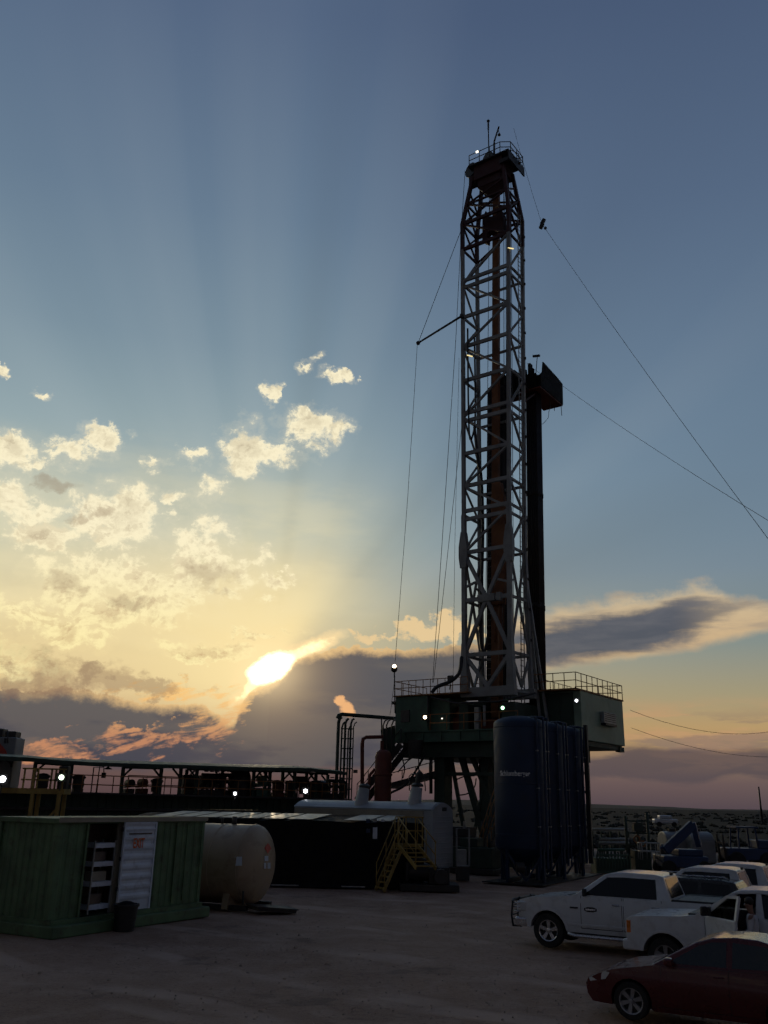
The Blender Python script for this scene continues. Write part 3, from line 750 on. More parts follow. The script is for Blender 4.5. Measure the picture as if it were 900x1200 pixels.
    return zs, ztop, zb, (nu, nv)
ZS, ZTOP, ZB, (BNU, BNV) = mast()

# drill pipe stands racked in two blocks
def pipes():
    tip = MB(); tip.tube([(0, 0, 0), (0, 0, 28.2)], 0.085, 6); 
    for z in (9.3, 18.7): tip.tube([(0, 0, z-0.2), (0, 0, z+0.2)], 0.12, 6)
    base = tip.build('drill_pipe_stand', 'pipe')
    top = ZB + 0.2; H = top - 8.5
    base.data.transform(Matrix.Diagonal((1, 1, H/28.2, 1)))
    rr = random.Random(2); first = True
    def place(u, v, label, grp):
        nonlocal first
        o = base if first else base.copy()
        if not first: COL.objects.link(o)
        first = False
        p = RG(u, v, 8.5 + rr.uniform(-0.12, 0.12)); o.location = p; o.rotation_euler = (0, 0.0185, 0); tag(o, label, 'drill pipe', grp)
    pl = at(582, 650, 60.6); pr = at(627, 650, 60.6); lean = Vector((0.021*8, 0, 0))
    ql = pl - RO - lean; qr = pr - RO - lean
    for i in range(8):
        for j in range(5): place(ql.dot(UR) + (i-3.5)*0.155, ql.dot(VR) + (j-2)*0.19, 'dark drill pipe stand racked upright in the block seen through the mast', 'pipe stands racked behind the mast')
    for i in range(6):
        for j in range(5): place(qr.dot(UR) + (i-2.5)*0.15, qr.dot(VR) + (j-2)*0.18, 'dark drill pipe stand racked upright in the block right of the mast', 'pipe stands racked right of the mast')
pipes()

# traveling gear hanging in the mast
z0 = at(570, 555, 58.5).z; z1 = at(570, 640, 58.5).z
t = thing('top_drive', 'brown top drive hanging low inside the mast', 'top drive', RG(-1.35, 1.3, z1-4), -THR)
m = MB(); m.prism([(-0.45, z1-4), (0.5, z1-4), (0.62, z1-1.5), (0.6, z0-2.4), (0.25, z0-0.6), (-0.35, z0-0.6), (-0.5, z0-2.2), (-0.3, z1)], 0.9, 1.4, lambda a, b, d: RG(-1.45+a, d, b)); m.build('housing', 'rust', t, bevel=0.04)
m = MB(); m.tube([RG(-1.3, 1.15, 9.2), RG(-1.3, 1.15, z1-4)], 0.16, 8); m.build('drive_shaft', 'rust', t)
m = MB()
for k in (-0.35, 0.35): m.tube([RG(-1.35+k, 1.15, z1-6.5), RG(-1.35+k, 1.15, z1-3.6)], 0.06, 6)
m.build('link', 'rust', t)
zt = at(570, 262, 58.5).z
t = thing('traveling_block', 'dark traveling block hanging just under the crown', 'pulley block', RG(-2.0, 0.8, zt-1.3), -THR)
m = MB(); m.prism([(-0.9, -1.2), (-0.5, -1.5), (-0.4, -0.6), (0.5, -0.6), (0.6, -1.4), (0.95, -1.1), (0.9, 0.6), (0.6, 1.3), (0.3, 0.7), (-0.4, 0.8), (-0.6, 1.5), (-0.9, 0.9)], -0.3, 0.3, lambda a, b, d: RG(-1.75+a, 0.9+d, zt+b)); m.build('block_frame', 'mred', t, bevel=0.05)
m = MB()
for u in (-1.0, -0.85, 0.45, 0.6, 0.75): m.tube([RG(-1.3+u, 1.0, zt+0.5), RG(-1.3+u*0.7, 1.0, ZTOP-0.8)], 0.025, 4)
m.build('hoist_line', 'cable', t)
for k, (u, v) in enumerate(((-0.95, 1.0), (-0.75, 1.0), (-0.52, 1.05), (-0.3, 1.1), (-2.5, 1.2))):
    o = MB().tube([RG(u, v, 9.5), RG(u*0.9-0.1, v, ZTOP-1)], 0.022, 4).build('hoist_cable', 'cable')
    tag(centre(o), 'thin steel hoist cable running straight up inside the mast', 'cable', 'hoist cables inside the mast')
# hose loops inside the mast
def hose(name, pts, r, mat, label):
    P_ = [Vector(p) for p in pts]; out = []
    for i in range(len(P_)-1):
        p0, p1, p2, p3 = P_[max(i-1, 0)], P_[i], P_[i+1], P_[min(i+2, len(P_)-1)]
        for k in range(6):
            s_ = k/6; out.append(0.5*((2*p1) + (p2-p0)*s_ + (2*p0-5*p1+4*p2-p3)*s_*s_ + (3*p1-p0-3*p2+p3)*s_**3))
    out.append(P_[-1]); return tag(centre(MB().tube(out, r, 6).build(name, mat)), label, 'hose')
hose('mud_hose', [at(556, 500, 58.6), at(560, 540, 58.6), at(564, 560, 58.6), at(566, 620, 58.6), at(564, 700, 58.6), at(563, 745, 58.6), at(567, 765, 58.6), at(573, 740, 58.6)], 0.11, 'trim', 'thick black hose hanging inside the mast in a loop above the floor')
hose('mud_hose', [at(506, 812, 57.0), at(512, 805, 57.0), at(525, 800, 57.0), at(534, 794, 57.0), at(539, 786, 57.2), at(541, 770, 57.6)], 0.13, 'trim', 'thick black hose curving from the left cabin roof up to the mast foot')
hose('hanging_hose', [at(548, 385, 58.5), at(549, 480, 58.8), at(551, 515, 58.8), at(556, 500, 58.8), at(557, 470, 58.8), at(556, 395, 58.8)], 0.07, 'trim', 'thin dark hose loop hanging at the left inside the mast')
# crane-like wires
def wire(pts, r, label, sag=0.0, n=10, cat='cable', name='guy_wire'):
    P_ = [Vector(p) for p in pts]; out = []
    for a, b in zip(P_[:-1], P_[1:]):
        for k in range(n+1):
            s_ = k/n; p = a.lerp(b, s_); p.z -= sag*4*s_*(1-s_); out.append(p)
    return tag(centre(MB().tube(out, r, 5, True).build(name, 'cable')), label, cat)
wire([at(602, 150, 58.8), at(635, 262, 50.0), at(905, 638, 32)], 0.012, 'long guy wire from the crown down to the lower right', 0.25)
p = at(635, 262, 50.0)
m = MB(); m.box(-0.12, 0.12, -0.12, 0.12, -0.05, 0.36, Matrix.Translation(p) @ Matrix.Rotation(0.5, 4, 'Y')); m.box(-0.05, 0.2, -0.12, 0.12, -0.36, -0.03, Matrix.Translation(p) @ Matrix.Rotation(0.5, 4, 'Y'))
m.ball(p - Vector((-0.22, 0, 0.35)), 0.11, 6)
tag(centre(m.build('pulley_block', 'steel', bevel=0.02)), 'small dark pulley hanging on the long guy wire right of the crown', 'pulley')
wire([at(617, 425, 60), at(655, 449, 60), at(905, 613, 36)], 0.012, 'guy wire from the racking board falling to the right', 0.2)
wire([at(738, 832, 62.5), at(905, 857, 75)], 0.016, 'upper slack cable running right from the green cabin', 0.75)
wire([at(740, 853, 62), at(905, 887, 75)], 0.015, 'lower slack cable running right from the green cabin', 0.5)
wire([at(545, 200, 58.5), at(541, 262, 58.5), at(534, 400, 58.2), at(507, 800, 58)], 0.02, 'cable dropping left of the mast to the left cabin roof', 0.0)
wire([at(541, 268, 58.5), at(490, 402, 57.6)], 0.022, 'short stay wire from the mast to the boom tip', 0.0)
wire([at(489, 404, 57.6), at(478, 580, 57.8), at(463, 776, 58.2)], 0.016, 'thin line hanging from the boom tip to the lamp post', 0.0)
wire([at(541, 500, 58.5), at(519, 700, 58.3), at(508, 800, 58)], 0.018, 'cable slanting from mid mast to the left cabin roof', 0.0)
wire([at(538, 420, 58.8), at(533, 640, 58.8), at(531, 800, 58.8)], 0.013, 'thin line hanging close beside the left mast leg', 0.0)
wire([at(463, 792, 58.4), at(457, 838, 58.4)], 0.015, 'thin wire slanting down left of the lamp post foot', 0.0)

# ------------------------------------------------------------------ substructure and floor
def rbox(m_, u0, u1, v0, v1, z0, z1):
    m_.add([RG(u, v, z) for z in (z0, z1) for v in (v0, v1) for u in (u0, u1)], [(0, 2, 3, 1), (4, 5, 7, 6), (0, 1, 5, 4), (2, 6, 7, 3), (0, 4, 6, 2), (1, 3, 7, 5)])
def uv_at(px, py, v):
    """u and z of the rig-frame plane v= const seen at a photo spot"""
    d = ray(px, py); n = VR; o = Vector((0, 0, CAMH)); tt = (v - (o-RO).dot(n))/d.dot(n); p = o + d*tt
    return (p-RO).dot(UR), p.z
FZ = 8.35
t = thing('rig_substructure', 'dark green steel substructure carrying the drilling floor on trestle legs', 'substructure', RG(-2.5, 3, 0), -THR)
uL, _ = uv_at(463, 845, -1.0)
uR = 2.2
_, zbt = uv_at(550, 868, -1.0); _, ztt = uv_at(550, 856, -1.0); _, zlow = uv_at(540, 880, -1.0)
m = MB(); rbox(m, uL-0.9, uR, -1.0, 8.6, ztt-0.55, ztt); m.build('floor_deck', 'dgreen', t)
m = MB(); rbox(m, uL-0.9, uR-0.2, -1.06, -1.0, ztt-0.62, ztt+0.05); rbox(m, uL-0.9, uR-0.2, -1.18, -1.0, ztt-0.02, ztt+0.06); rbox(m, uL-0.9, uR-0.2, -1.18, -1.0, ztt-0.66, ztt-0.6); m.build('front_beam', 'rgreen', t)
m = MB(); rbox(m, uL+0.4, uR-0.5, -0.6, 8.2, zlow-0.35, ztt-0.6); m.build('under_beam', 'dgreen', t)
for k in range(9):
    m = MB(); u = uL-0.5+k*1.4; rbox(m, u-0.04, u+0.04, -1.14, -1.0, ztt-0.58, ztt-0.02); m.build('web_stiffener', 'rgreen', t)
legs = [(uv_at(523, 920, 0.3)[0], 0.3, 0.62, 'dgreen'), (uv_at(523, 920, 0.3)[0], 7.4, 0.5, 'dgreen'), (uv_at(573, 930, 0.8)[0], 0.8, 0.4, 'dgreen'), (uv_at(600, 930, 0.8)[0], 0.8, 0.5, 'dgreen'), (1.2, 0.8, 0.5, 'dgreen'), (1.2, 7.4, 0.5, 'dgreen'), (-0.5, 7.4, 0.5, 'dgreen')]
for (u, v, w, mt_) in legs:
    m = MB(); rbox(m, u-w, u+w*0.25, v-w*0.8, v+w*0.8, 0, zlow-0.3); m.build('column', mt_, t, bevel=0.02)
for (a, b, w) in (((539, 880), (566, 975), 0.34), ((551, 882), (576, 940), 0.26), ((575, 882), (556, 975), 0.16), ((528, 884), (545, 980), 0.2)):
    ua, za = uv_at(*a, 0.5); ub, zb_ = uv_at(*b, 0.5); m = MB(); m.bar(RG(ua, 0.5, za), RG(ub, 0.5, zb_), w); m.build('diagonal_brace', 'dgreen', t)
ua, za = uv_at(517, 907, 0.2); ub, _ = uv_at(582, 907, 0.2)
m = MB(); m.bar(RG(ua, 0.2, za), RG(ub, 0.2, za), 0.16, 0.22); m.build('cross_beam', 'dgreen', t)
# lattice column with small openings
m = MB(); u0, _ = uv_at(563, 900, 2.2)
for s_ in (0, 0.55): m.bar(RG(u0+s_, 2.2, 0), RG(u0+s_, 2.2, zlow), 0.14, up=VR)
k = 0.5
while k < zlow-0.5: m.bar(RG(u0, 2.2, k), RG(u0+0.55, 2.2, k+0.55), 0.10); m.bar(RG(u0+0.55, 2.2, k), RG(u0, 2.2, k+0.55), 0.10); m.bar(RG(u0, 2.2, k), RG(u0+0.55, 2.2, k), 0.12); k += 0.55
m.build('lattice_column', 'steel', t)
m = MB(); u0, _ = uv_at(517, 900, 0.9)
for s_ in (0, 0.35): m.bar(RG(u0-0.35+s_, 0.9, 0), RG(u0-0.35+s_, 0.9, zlow), 0.1, up=VR)
k = 0.5
while k < zlow-0.5: m.bar(RG(u0-0.35, 0.9, k), RG(u0, 0.9, k+0.5), 0.07); k += 0.5
m.build('lattice_column', 'steel', t)
# pedestals and wind walls on the floor
m = MB(); rbox(m, -3.6, -2.9, -0.3, 2.8, ztt, 9.75); rbox(m, -0.45, 0.5, -0.3, 2.8, ztt, 9.75); m.build('mast_pedestal', 'dgreen', t)
m = MB(); rbox(m, -5.3, -3.7, 4.2, 4.3, ztt, ztt+2.3); rbox(m, -2.7, -2.35, 4.4, 4.5, ztt, ztt+2.0); rbox(m, -1.4, -0.4, 4.4, 4.5, ztt, ztt+2.2); rbox(m, 0.55, 0.95, 4.4, 4.5, ztt, ztt+2.4); m.build('wind_wall', 'dgreen', t)
m = MB(); railing(m, [RG(-5.4, -0.95, ztt), RG(1.0, -0.95, ztt)], 1.1, (0.5, 1.0), 0.03, 1.3); m.build('railing', 'orange', t)
m = MB()
a0 = uv_at(535, 826, -0.9); b0 = uv_at(600, 826, -0.9); c0 = uv_at(628, 812, -0.9)
m.tube([RG(uv_at(505, 817, -0.9)[0], -0.9, uv_at(505, 817, -0.9)[1]), RG(a0[0], -0.9, uv_at(540, 824, -0.9)[1]), RG(uv_at(585, 822, -.9)[0], -0.9, uv_at(585, 822, -.9)[1]), RG(c0[0], -0.9, c0[1])], 0.07, 6)
m.build('standpipe', 'steel', t)
# machinery seen under the mast foot
t2 = thing('drawworks', 'red-brown drawworks standing on the rig floor under the mast', 'winch', RG(-3.2, 1.5, ztt+0.0), -THR)
m = MB(); rbox(m, -5.3, -3.7, 0.2, 3.6, ztt+0.004, ztt+0.95); m.lathe([(0, -1.0), (0.7, -1.0), (0.7, 1.0), (0, 1.0)], RG(-4.4, 1.2, ztt+1.1), 20, UR); m.build('drum_housing', 'redp', t2, bevel=0.04)
m = MB(); rbox(m, -2.5, -0.6, 0.2, 2.2, ztt+0.004, ztt+0.8); m.build('gearbox', 'redp', t2, bevel=0.04)
t2 = thing('iron_roughneck', 'pale pipe-handling machine standing at the well centre', 'machine', RG(-1.9, -0.3, ztt), -THR)
m = MB(); rbox(m, -2.35, -2.0, -0.5, -0.2, ztt+0.004, ztt+1.5); m.tube([RG(-1.7, -0.3, ztt+0.3), RG(-1.7, -0.3, ztt+1.6)], 0.10, 8); m.ball(RG(-2.15, -0.35, ztt+0.6), 0.22, 8); m.build('arm_column', 'galv', t2, bevel=0.03)
# left cabin
u1, z1_ = uv_at(463, 846, -0.6); u2, zt_ = uv_at(520, 817, -0.6)
_, ztop_ = uv_at(480, 816, -0.6)
t = thing('control_cabin', 'dark green cabin at the left end of the rig floor with railed roof', 'cabin', RG((u1+u2)/2, 1, ztt), -THR)
m = MB(); rbox(m, u1, u1+2.6, -0.6, 3.4, ztt+0.004, ztop_); rbox(m, u1+2.6, u2+0.2, -0.2, 3.0, ztt+0.004, ztop_-0.2); m.build('cabin_body', 'rgreen', t, bevel=0.03)
m = MB(); rbox(m, u1-0.1, u2+1.9, -0.75, 3.5, ztop_+0.004, ztop_+0.08); m.build('roof_deck', 'orange', t)
m = MB(); zr = ztop_+0.08
railing(m, [RG(u1, -0.7, zr), RG(u2+1.9, -0.7, zr)], 0.95, (0.5, 1.0), 0.028, 0.55)
railing(m, [RG(u1+1.1, 3.3, zr), RG(u2+1.9, 3.3, zr)], 1.05, (0.5, 1.0), 0.028, 0.9); railing(m, [RG(u1, -0.7, zr), RG(u1, 3.3, zr)], 0.95, (0.5, 1.0), 0.028, 1.0)
m.build('railing', 'orange', t)
m = MB(); rbox(m, u1+0.5, u1+1.2, -0.66, -0.6, ztt+0.7, ztt+1.5); m.build('window', 'glass', t)
m = MB(); rbox(m, u1-0.15, u1, -0.8, 0.2, ztop_-0.5, ztop_-0.3); m.tube([RG(u2-1.2, -0.66, ztop_-1.8), RG(u2-1.2, -0.66, ztop_-0.1)], 0.06, 6); m.build('bracket', 'steel', t)
# right cabin
u3, _ = uv_at(630, 830, 3.19); u4 = uv_at(680, 810, 3.19)[0]; ztc = at(680, 810, 58.0).z; zbc = at(689, 867, 58.0).z
t = thing('driller_cabin', 'large pale green cabin on the right of the rig floor with railing on top', 'cabin', RG((u3+u4)/2, 6, zbc), -THR)
m = MB(); rbox(m, u3, u4, 3.19, 10.4, zbc, ztc); cb = m.build('cabin_body', 'cgreen', t, bevel=0.03)
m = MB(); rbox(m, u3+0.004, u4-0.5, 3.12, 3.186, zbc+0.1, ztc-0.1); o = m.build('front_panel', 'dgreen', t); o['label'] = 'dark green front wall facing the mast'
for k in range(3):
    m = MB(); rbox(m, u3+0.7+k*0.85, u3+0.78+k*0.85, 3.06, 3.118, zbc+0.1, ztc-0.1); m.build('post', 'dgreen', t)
m = MB(); rbox(m, u3-0.2, u4+0.05, 2.5, 10.5, ztc+0.004, ztc+0.10); m.build('roof_deck', 'orange', t)
m = MB(); zr = ztc+0.10
railing(m, [RG(u3-0.1, 2.55, zr), RG(u4, 2.55, zr), RG(u4, 10.45, zr)], 1.0, (0.5, 1.0), 0.03, 0.85)
railing(m, [RG(u3, 9.35, zr), RG(u4, 10.45, zr)], 1.0, (0.5, 1.0), 0.03, 0.9); railing(m, [RG(u3+0.6, 3.3, zr), RG(u3+0.6, 7.3, zr)], 0.7, (1.0,), 0.025, 0.7)
m.build('railing', 'orange', t)
m = MB(); rbox(m, u3+0.5, u4-0.15, 3.4, 10.2, zbc-0.32, zbc-0.004); rbox(m, u4-0.4, u4-0.05, 9.6, 10.35, zbc-0.42, zbc-0.1); m.build('base_frame', 'dgreen', t)
def ac_pt(px, py):
    d = ray(px, py); o = Vector((0, 0, CAMH)); tt = (u4 - (o-RO).dot(UR))/d.dot(UR); p = o + d*tt
    return (p-RO).dot(VR), p.z
va, za = ac_pt(703, 834); vb, zb2 = ac_pt(718, 850)
m = MB(); rbox(m, u4, u4+0.28, va, vb, zb2, za); ac = m.build('air_conditioner', 'galv', t, bevel=0.03)
m = MB()
for k in range(5): rbox(m, u4+0.28, u4+0.295, va+0.1, vb-0.1, zb2+0.12+k*0.13, zb2+0.17+k*0.13)
m.build('grille', 'trim', ac)
m = MB(); rbox(m, u4, u4+0.34, va+0.1, vb-0.1, zb2-0.14, zb2-0.004); m.build('bracket', 'steel', ac)

# lights of the rig
def floodlight(px, py, Y, r, em, label, look=None, pole=None, name='floodlight', grp=None):
    p = at(px, py, Y) if not isinstance(px, Vector) else px
    t = thing(name, label, 'floodlight', p - Vector((0, 0, r)), 0, grp)
    d = Vector((-p.x, -p.y, 0)).normalized(); s_ = Vector((d.y, -d.x, 0))
    m = MB(); c = p - d*0.02
    m.add([c + s_*a*r*1.12 + Vector((0, 0, b*r*0.95)) - d*k for k in (0, r*0.9) for a, b in ((-1, -1), (1, -1), (1, 1), (-1, 1))], [(0, 1, 2, 3), (4, 5, 6, 7), (0, 1, 5, 4), (1, 2, 6, 5), (2, 3, 7, 6), (3, 0, 4, 7)])
    m.build('housing', 'steel', t)
    m = MB(); m.lathe([(0, 0.05), (r*0.38, 0.04), (r*0.56, 0.0), (r*0.56, -0.01), (0, -0.01)], p + Vector((0, 0, 0)), 12, d)
    m.build('lens', em, t)
    m = MB()
    if pole: m.tube([p - d*r*0.5 - Vector((0, 0, r)), p - d*r*0.5 - Vector((0, 0, pole))], 0.035, 5)
    else: m.tube([p - d*r*0.8, p - d*(r*0.8+0.3) + Vector((0, 0, 0.05))], 0.03, 5)
    m.build('bracket', 'steel', t)
    return t
floodlight(498, 840.5, 59.8, 0.20, 'e_warm', 'warm white floodlight on the left cabin wall')
floodlight(518, 842, 59.2, 0.08, 'e_dim', 'small pale lamp right of the left cabin')
floodlight(589, 829.5, 56.2, 0.19, 'e_green', 'green-tinted floodlight under the mast foot above the blue silo')
floodlight(675.5, 821, 57.3, 0.15, 'e_white', 'small white floodlight on the front corner of the right cabin')
t = thing('lamp_post', 'slim post with a lit round lamp at the left end of the rig', 'lamp post', at(463, 836, 58.4), 0)
p = at(462, 782, 58.4); m = MB(); m.tube([at(463, 836, 58.4), p], 0.045, 6); m.build('pole', 'steel', t)
m = MB(); m.ball(p - Vector((0, 0.0, 0.12)), 0.22, 10); m.build('lamp_body', 'steel', t)
m = MB(); m.ball(p + Vector((0, -0.14, 0.04)), 0.125, 10); m.build('globe', 'e_warm', t)
t = thing('work_lamp', 'small unlit square lamp standing above the left roof rail', 'lamp', at(527, 808, 57.2), 0)
m = MB(); p = at(528, 795, 57.2); m.box(-0.2, 0.2, -0.08, 0.08, -0.18, 0.18, Matrix.Translation(p) @ Matrix.Rotation(-THR, 4, 'Z')); m.build('housing', 'steel', t, bevel=0.02)
m = MB(); m.tube([at(528, 798, 57.3), at(527, 808, 57.2)], 0.03, 5); m.build('pole', 'steel', t)

# ------------------------------------------------------------------ things left of the rig
def W(px, py, Y): return at(px, py, Y)
# pipe rack tower
Y = 59.0
t = thing('pipe_rack', 'tall dark bundle of bent vertical pipes with ladder left of the rig', 'pipe rack', Vector((W(405, 930, Y).x, Y, 0)), 0)
bx = Vector((W(405, 930, Y).x, Y, 0))
for i, (px, yt, r) in enumerate(((397, 840, 0.11), (401, 846, 0.06), (405, 842, 0.08), (408.5, 850, 0.05), (411.5, 842, 0.07), (414.5, 846, 0.04))):
    top = W(px, yt, Y+0.3*(i % 3)); dx = 0.35
    m = MB(); x = top.x; yy = top.y
    m.tube([(x, yy, 0), (x, yy, top.z-0.35), (x+0.08, yy, top.z-0.1), (x+dx*0.6, yy, top.z)], r, 7); m.build('riser_pipe', 'dgreen', t)
xa, xb = W(398, 900, Y).x, W(413, 900, Y).x
z = 0.6
while z < 8.6: MB().bar((xa, Y-0.12, z), (xb, Y-0.12, z), 0.05, 0.07).build('cross_bar', 'dgreen', t); z += 0.62
m = MB(); m.tube([W(395.5, 842, Y), W(397, 838.5, Y), W(401, 837, Y), W(463, 842, 60.2)], 0.13, 8)
m.build('header_pipe', 'dgreen', t); m = MB(); m.bar(W(414, 904, Y), W(419, 904, Y), 0.15, 0.2); m.build('valve', 'steel', t)
for px in (447,):
    o = MB().tube([W(447, 842, 59.5), W(447.5, 858, 59.5)], 0.05, 6).build('drop_pipe', 'steel', t)
# red pipe
o = MB().tube([W(424.5, 935, 58.6), W(424.5, 872, 58.6), W(425.5, 866, 58.6), W(429, 864, 58.6), W(449, 863.5, 58.8)], 0.12, 8).build('red_pipe', 'redp')
tag(centre(o), 'red pipe rising and bending right under the rig floor', 'pipe')
# red column
c = W(448.5, 930, 57.5); zc = W(448, 878, 57.5).z
t = thing('gas_separator', 'red-brown upright gas separator vessel beside the stair under the rig', 'vessel', (c.x, c.y, 0), 0)
m = MB(); m.lathe([(0.0, 0), (0.52, 0), (0.52, zc-0.45), (0.45, zc-0.2), (0.28, zc-0.05), (0, zc)], (c.x, c.y, 0), 20); m.build('vessel', 'redp', t)
m = MB(); m.tube([(c.x-0.1, c.y, zc-0.1), (c.x-0.1, c.y, zc+0.5)], 0.12, 8); m.tube([(c.x-0.5, c.y, zc-1.2), (c.x-0.85, c.y, zc-1.6), (c.x-0.9, c.y, 3.2)], 0.1, 8); m.build('nozzle', 'redp', t)
m = MB()
for z in (1.5, 3.5, 5.2): m.lathe([(0.52, z-0.06), (0.58, z-0.05), (0.58, z+0.05), (0.52, z+0.06)], (c.x, c.y, 0), 20)
m.build('stiffening_ring', 'redp', t)
# hoop cage at the floor's left edge
t = thing('ladder_cage', 'small hooped ladder cage at the left edge of the rig floor', 'ladder', W(452, 880, 59), 0)
m = MB()
for px in (449, 453, 459): m.tube([W(px, 880, 59), W(px, 850, 59), W(px+2, 845, 59), W(px+5, 843, 59)], 0.05, 5)
m.build('hoop', 'steel', t)
m = MB(); m.add([W(446, 855, 59.2), W(463, 850, 60.2), W(463, 882, 60.2), W(449, 880, 59.2), W(447, 868, 59.2)], [(0, 1, 2, 3, 4)]); a = [W(446, 855, 59.6), W(463, 850, 60.6), W(463, 882, 60.6), W(449, 880, 59.6), W(447, 868, 59.6)]; m.add(a, [(4, 3, 2, 1, 0)])
m.build('side_plate', 'dgreen', t)
# stair from the floor down to the left
def stair(name, label, a, b, wdir, mat, n=16, rail=True, w=0.9, sw=0.16, mat2=None, rh=1.0):
    a, b = Vector(a), Vector(b); wd = Vector(wdir).normalized()*w
    t = thing(name, label, 'stairs', (b.x, b.y, b.z), 0)
    for s_ in (0, 1):
        m = MB(); m.bar(a + wd*s_, b + wd*s_, 0.06, sw); m.build('stringer', mat, t)
    for i in range(1, n):
        p = a.lerp(b, i/n); m = MB(); d = Vector(((b-a).x, (b-a).y, 0)).normalized()
        m.add([p + d*k*0.12 + wd*j + Vector((0, 0, zz)) for zz in (-0.02, 0.02) for k, j in ((-1, 0), (1, 0), (1, 1), (-1, 1))], [(0, 1, 2, 3), (4, 5, 6, 7), (0, 1, 5, 4), (1, 2, 6, 5), (2, 3, 7, 6), (3, 0, 4, 7)])
        m.build('tread', mat, t)
    if rail:
        for s_ in (0, 1):
            m = MB(); U_ = Vector((0, 0, rh))
            m.tube([a + wd*s_ + U_, b + wd*s_ + U_], 0.03, 5); m.tube([a + wd*s_ + U_*0.5, b + wd*s_ + U_*0.5], 0.025, 5)
            for i in range(5): p = a.lerp(b, i/4) + wd*s_; m.tube([p, p + U_], 0.028, 5)
            m.build('handrail', mat2 or mat, t)
    return t
stair('stair', 'long dark stair dropping left from the rig floor past the red vessel', W(470, 872, 60), W(418, 938, 60.5) , VR, 'steel', 18, True, 1.0, 0.42)
# inclined walkway
a, b = W(455, 921, 60), W(519, 904, 60)
t = thing('catwalk', 'inclined dark walkway with handrail under the rig floor', 'walkway', (a.x, a.y, a.z), 0)
m = MB(); m.add([p + VR*k*1.0 + Vector((0, 0, z)) for p in (a, b) for k, z in ((0, -0.16), (1, -0.16), (1, 0.16), (0, 0.16))], [(0, 1, 2, 3), (4, 5, 6, 7), (0, 1, 5, 4), (1, 2, 6, 5), (2, 3, 7, 6), (3, 0, 4, 7)]); m.build('walk_deck', 'steel', t)
m = MB(); railing(m, [a, b], 0.75, (1.0,), 0.03, 0.9); m.build('handrail', 'steel', t)
for k, (pts, lab) in enumerate((([(463, 882), (470, 890), (480, 889), (490, 880)], 'short drooping cable loop under the left floor beam'), ([(466, 905), (480, 890), (497, 882)], 'thin cable slanting up under the rig floor to the beam'),
        ([(458, 929), (475, 920), (488, 902), (498, 884)], 'long dark hose rising from the walkway to the floor beam'), ([(536, 932), (548, 930), (556, 922), (558, 912)], 'black hose sagging between the trestle legs'), ([(534, 914), (544, 910), (556, 909)], 'thin hose slung between the trestle columns'), ([(470, 884), (474, 900), (472, 912)], 'thin hose hanging beneath the floor left of the others'))):
    hose('hanging_hose', [W(x, y, 59.6) for x, y in pts], 0.045 if k != 2 else 0.08, 'trim', lab)
o = MB().tube([W(505, 930, 60), W(505, 882, 60)], 0.12, 6).build('drain_pipe', 'steel'); tag(centre(o), 'straight dark drain pipe hanging from the floor left of the columns', 'pipe')
o = MB().tube([W(491.5, 945, 60), W(490.5, 885, 60)], 0.04, 6).build('drain_pipe', 'steel'); tag(centre(o), 'thin vertical pipe under the middle of the left floor', 'pipe')
m = MB(); c = W(487, 875, 58.6); m.lathe([(0, -0.7), (0.35, -0.7), (0.5, -0.3), (0.5, 0.4), (0, 0.4)], c, 14); tag(centre(m.build('mud_bucket', 'steel')), 'dark round hopper hanging under the floor beam', 'hopper')
# yellow stairs right, beside silo foot
stair('stair', 'yellow-railed stair leaning up to the substructure left of the silo', W(580, 945, 53), W(562, 1003, 52), VR, 'steel', 12, True, 0.9, 0.12, 'orange')

# ------------------------------------------------------------------ canopy and mud tanks on the left
CA, CB = Vector((W(-30, 905, 46).x, 46, 0)), Vector((W(395, 925, 58.5).x, 58.5, 0))
CD = (CB-CA).normalized(); CN = Vector((-CD.y, CD.x, 0))
CL = (CB-CA).length
def on_line(px, off=0.0):
    """point of the mud-tank line (shifted off metres back) seen in the photo column px"""
    d = ray(px, 915); o = CA + CN*off
    # solve o + CD*s == d*t in the plane
    det = CD.x*(-d.y) - CD.y*(-d.x); s_ = (-o.x*(-d.y) + o.y*(-d.x))/det
    return o + CD*s_
DZ = 3.75
t = thing('mud_tank', 'long dark green mud tank row under the canopy', 'tank', CA.lerp(CB, 0.5), math.atan2(CD.y, CD.x))
m = MB(); m.add([p + CN*k + Vector((0, 0, z)) for z in (0.3, DZ-0.1) for p, k in ((CA, 0), (CB, 0), (CB, 3.2), (CA, 3.2))], [(0, 1, 2, 3), (4, 5, 6, 7), (0, 1, 5, 4), (1, 2, 6, 5), (2, 3, 7, 6), (3, 0, 4, 7)]); m.build('tank_body', 'dgreen', t)
m = MB(); m.add([p + CN*k + Vector((0, 0, z)) for z in (DZ-0.1, DZ) for p, k in ((CA, -0.9), (CB, -0.9), (CB, 3.3), (CA, 3.3))], [(0, 1, 2, 3), (4, 5, 6, 7), (0, 1, 5, 4), (1, 2, 6, 5), (2, 3, 7, 6), (3, 0, 4, 7)]); m.build('walk_deck', 'steel', t)
for i in range(46):
    p = CA + CD*(0.4 + i*CL/46.5); m = MB(); m.bar(p - CN*0.04 + Vector((0, 0, 0.4)), p - CN*0.04 + Vector((0, 0, DZ-0.15)), 0.09, 0.08, up=CN); m.build('rib', 'dgreen', t)
m = MB()
for z in (1.2, 2.1, 2.9): m.tube([CA - CN*0.35 + Vector((0, 0, z)), CB - CN*0.35 + Vector((0, 0, z))], 0.09 if z > 1.5 else 0.13, 7)
m.build('side_pipe', 'steel', t)
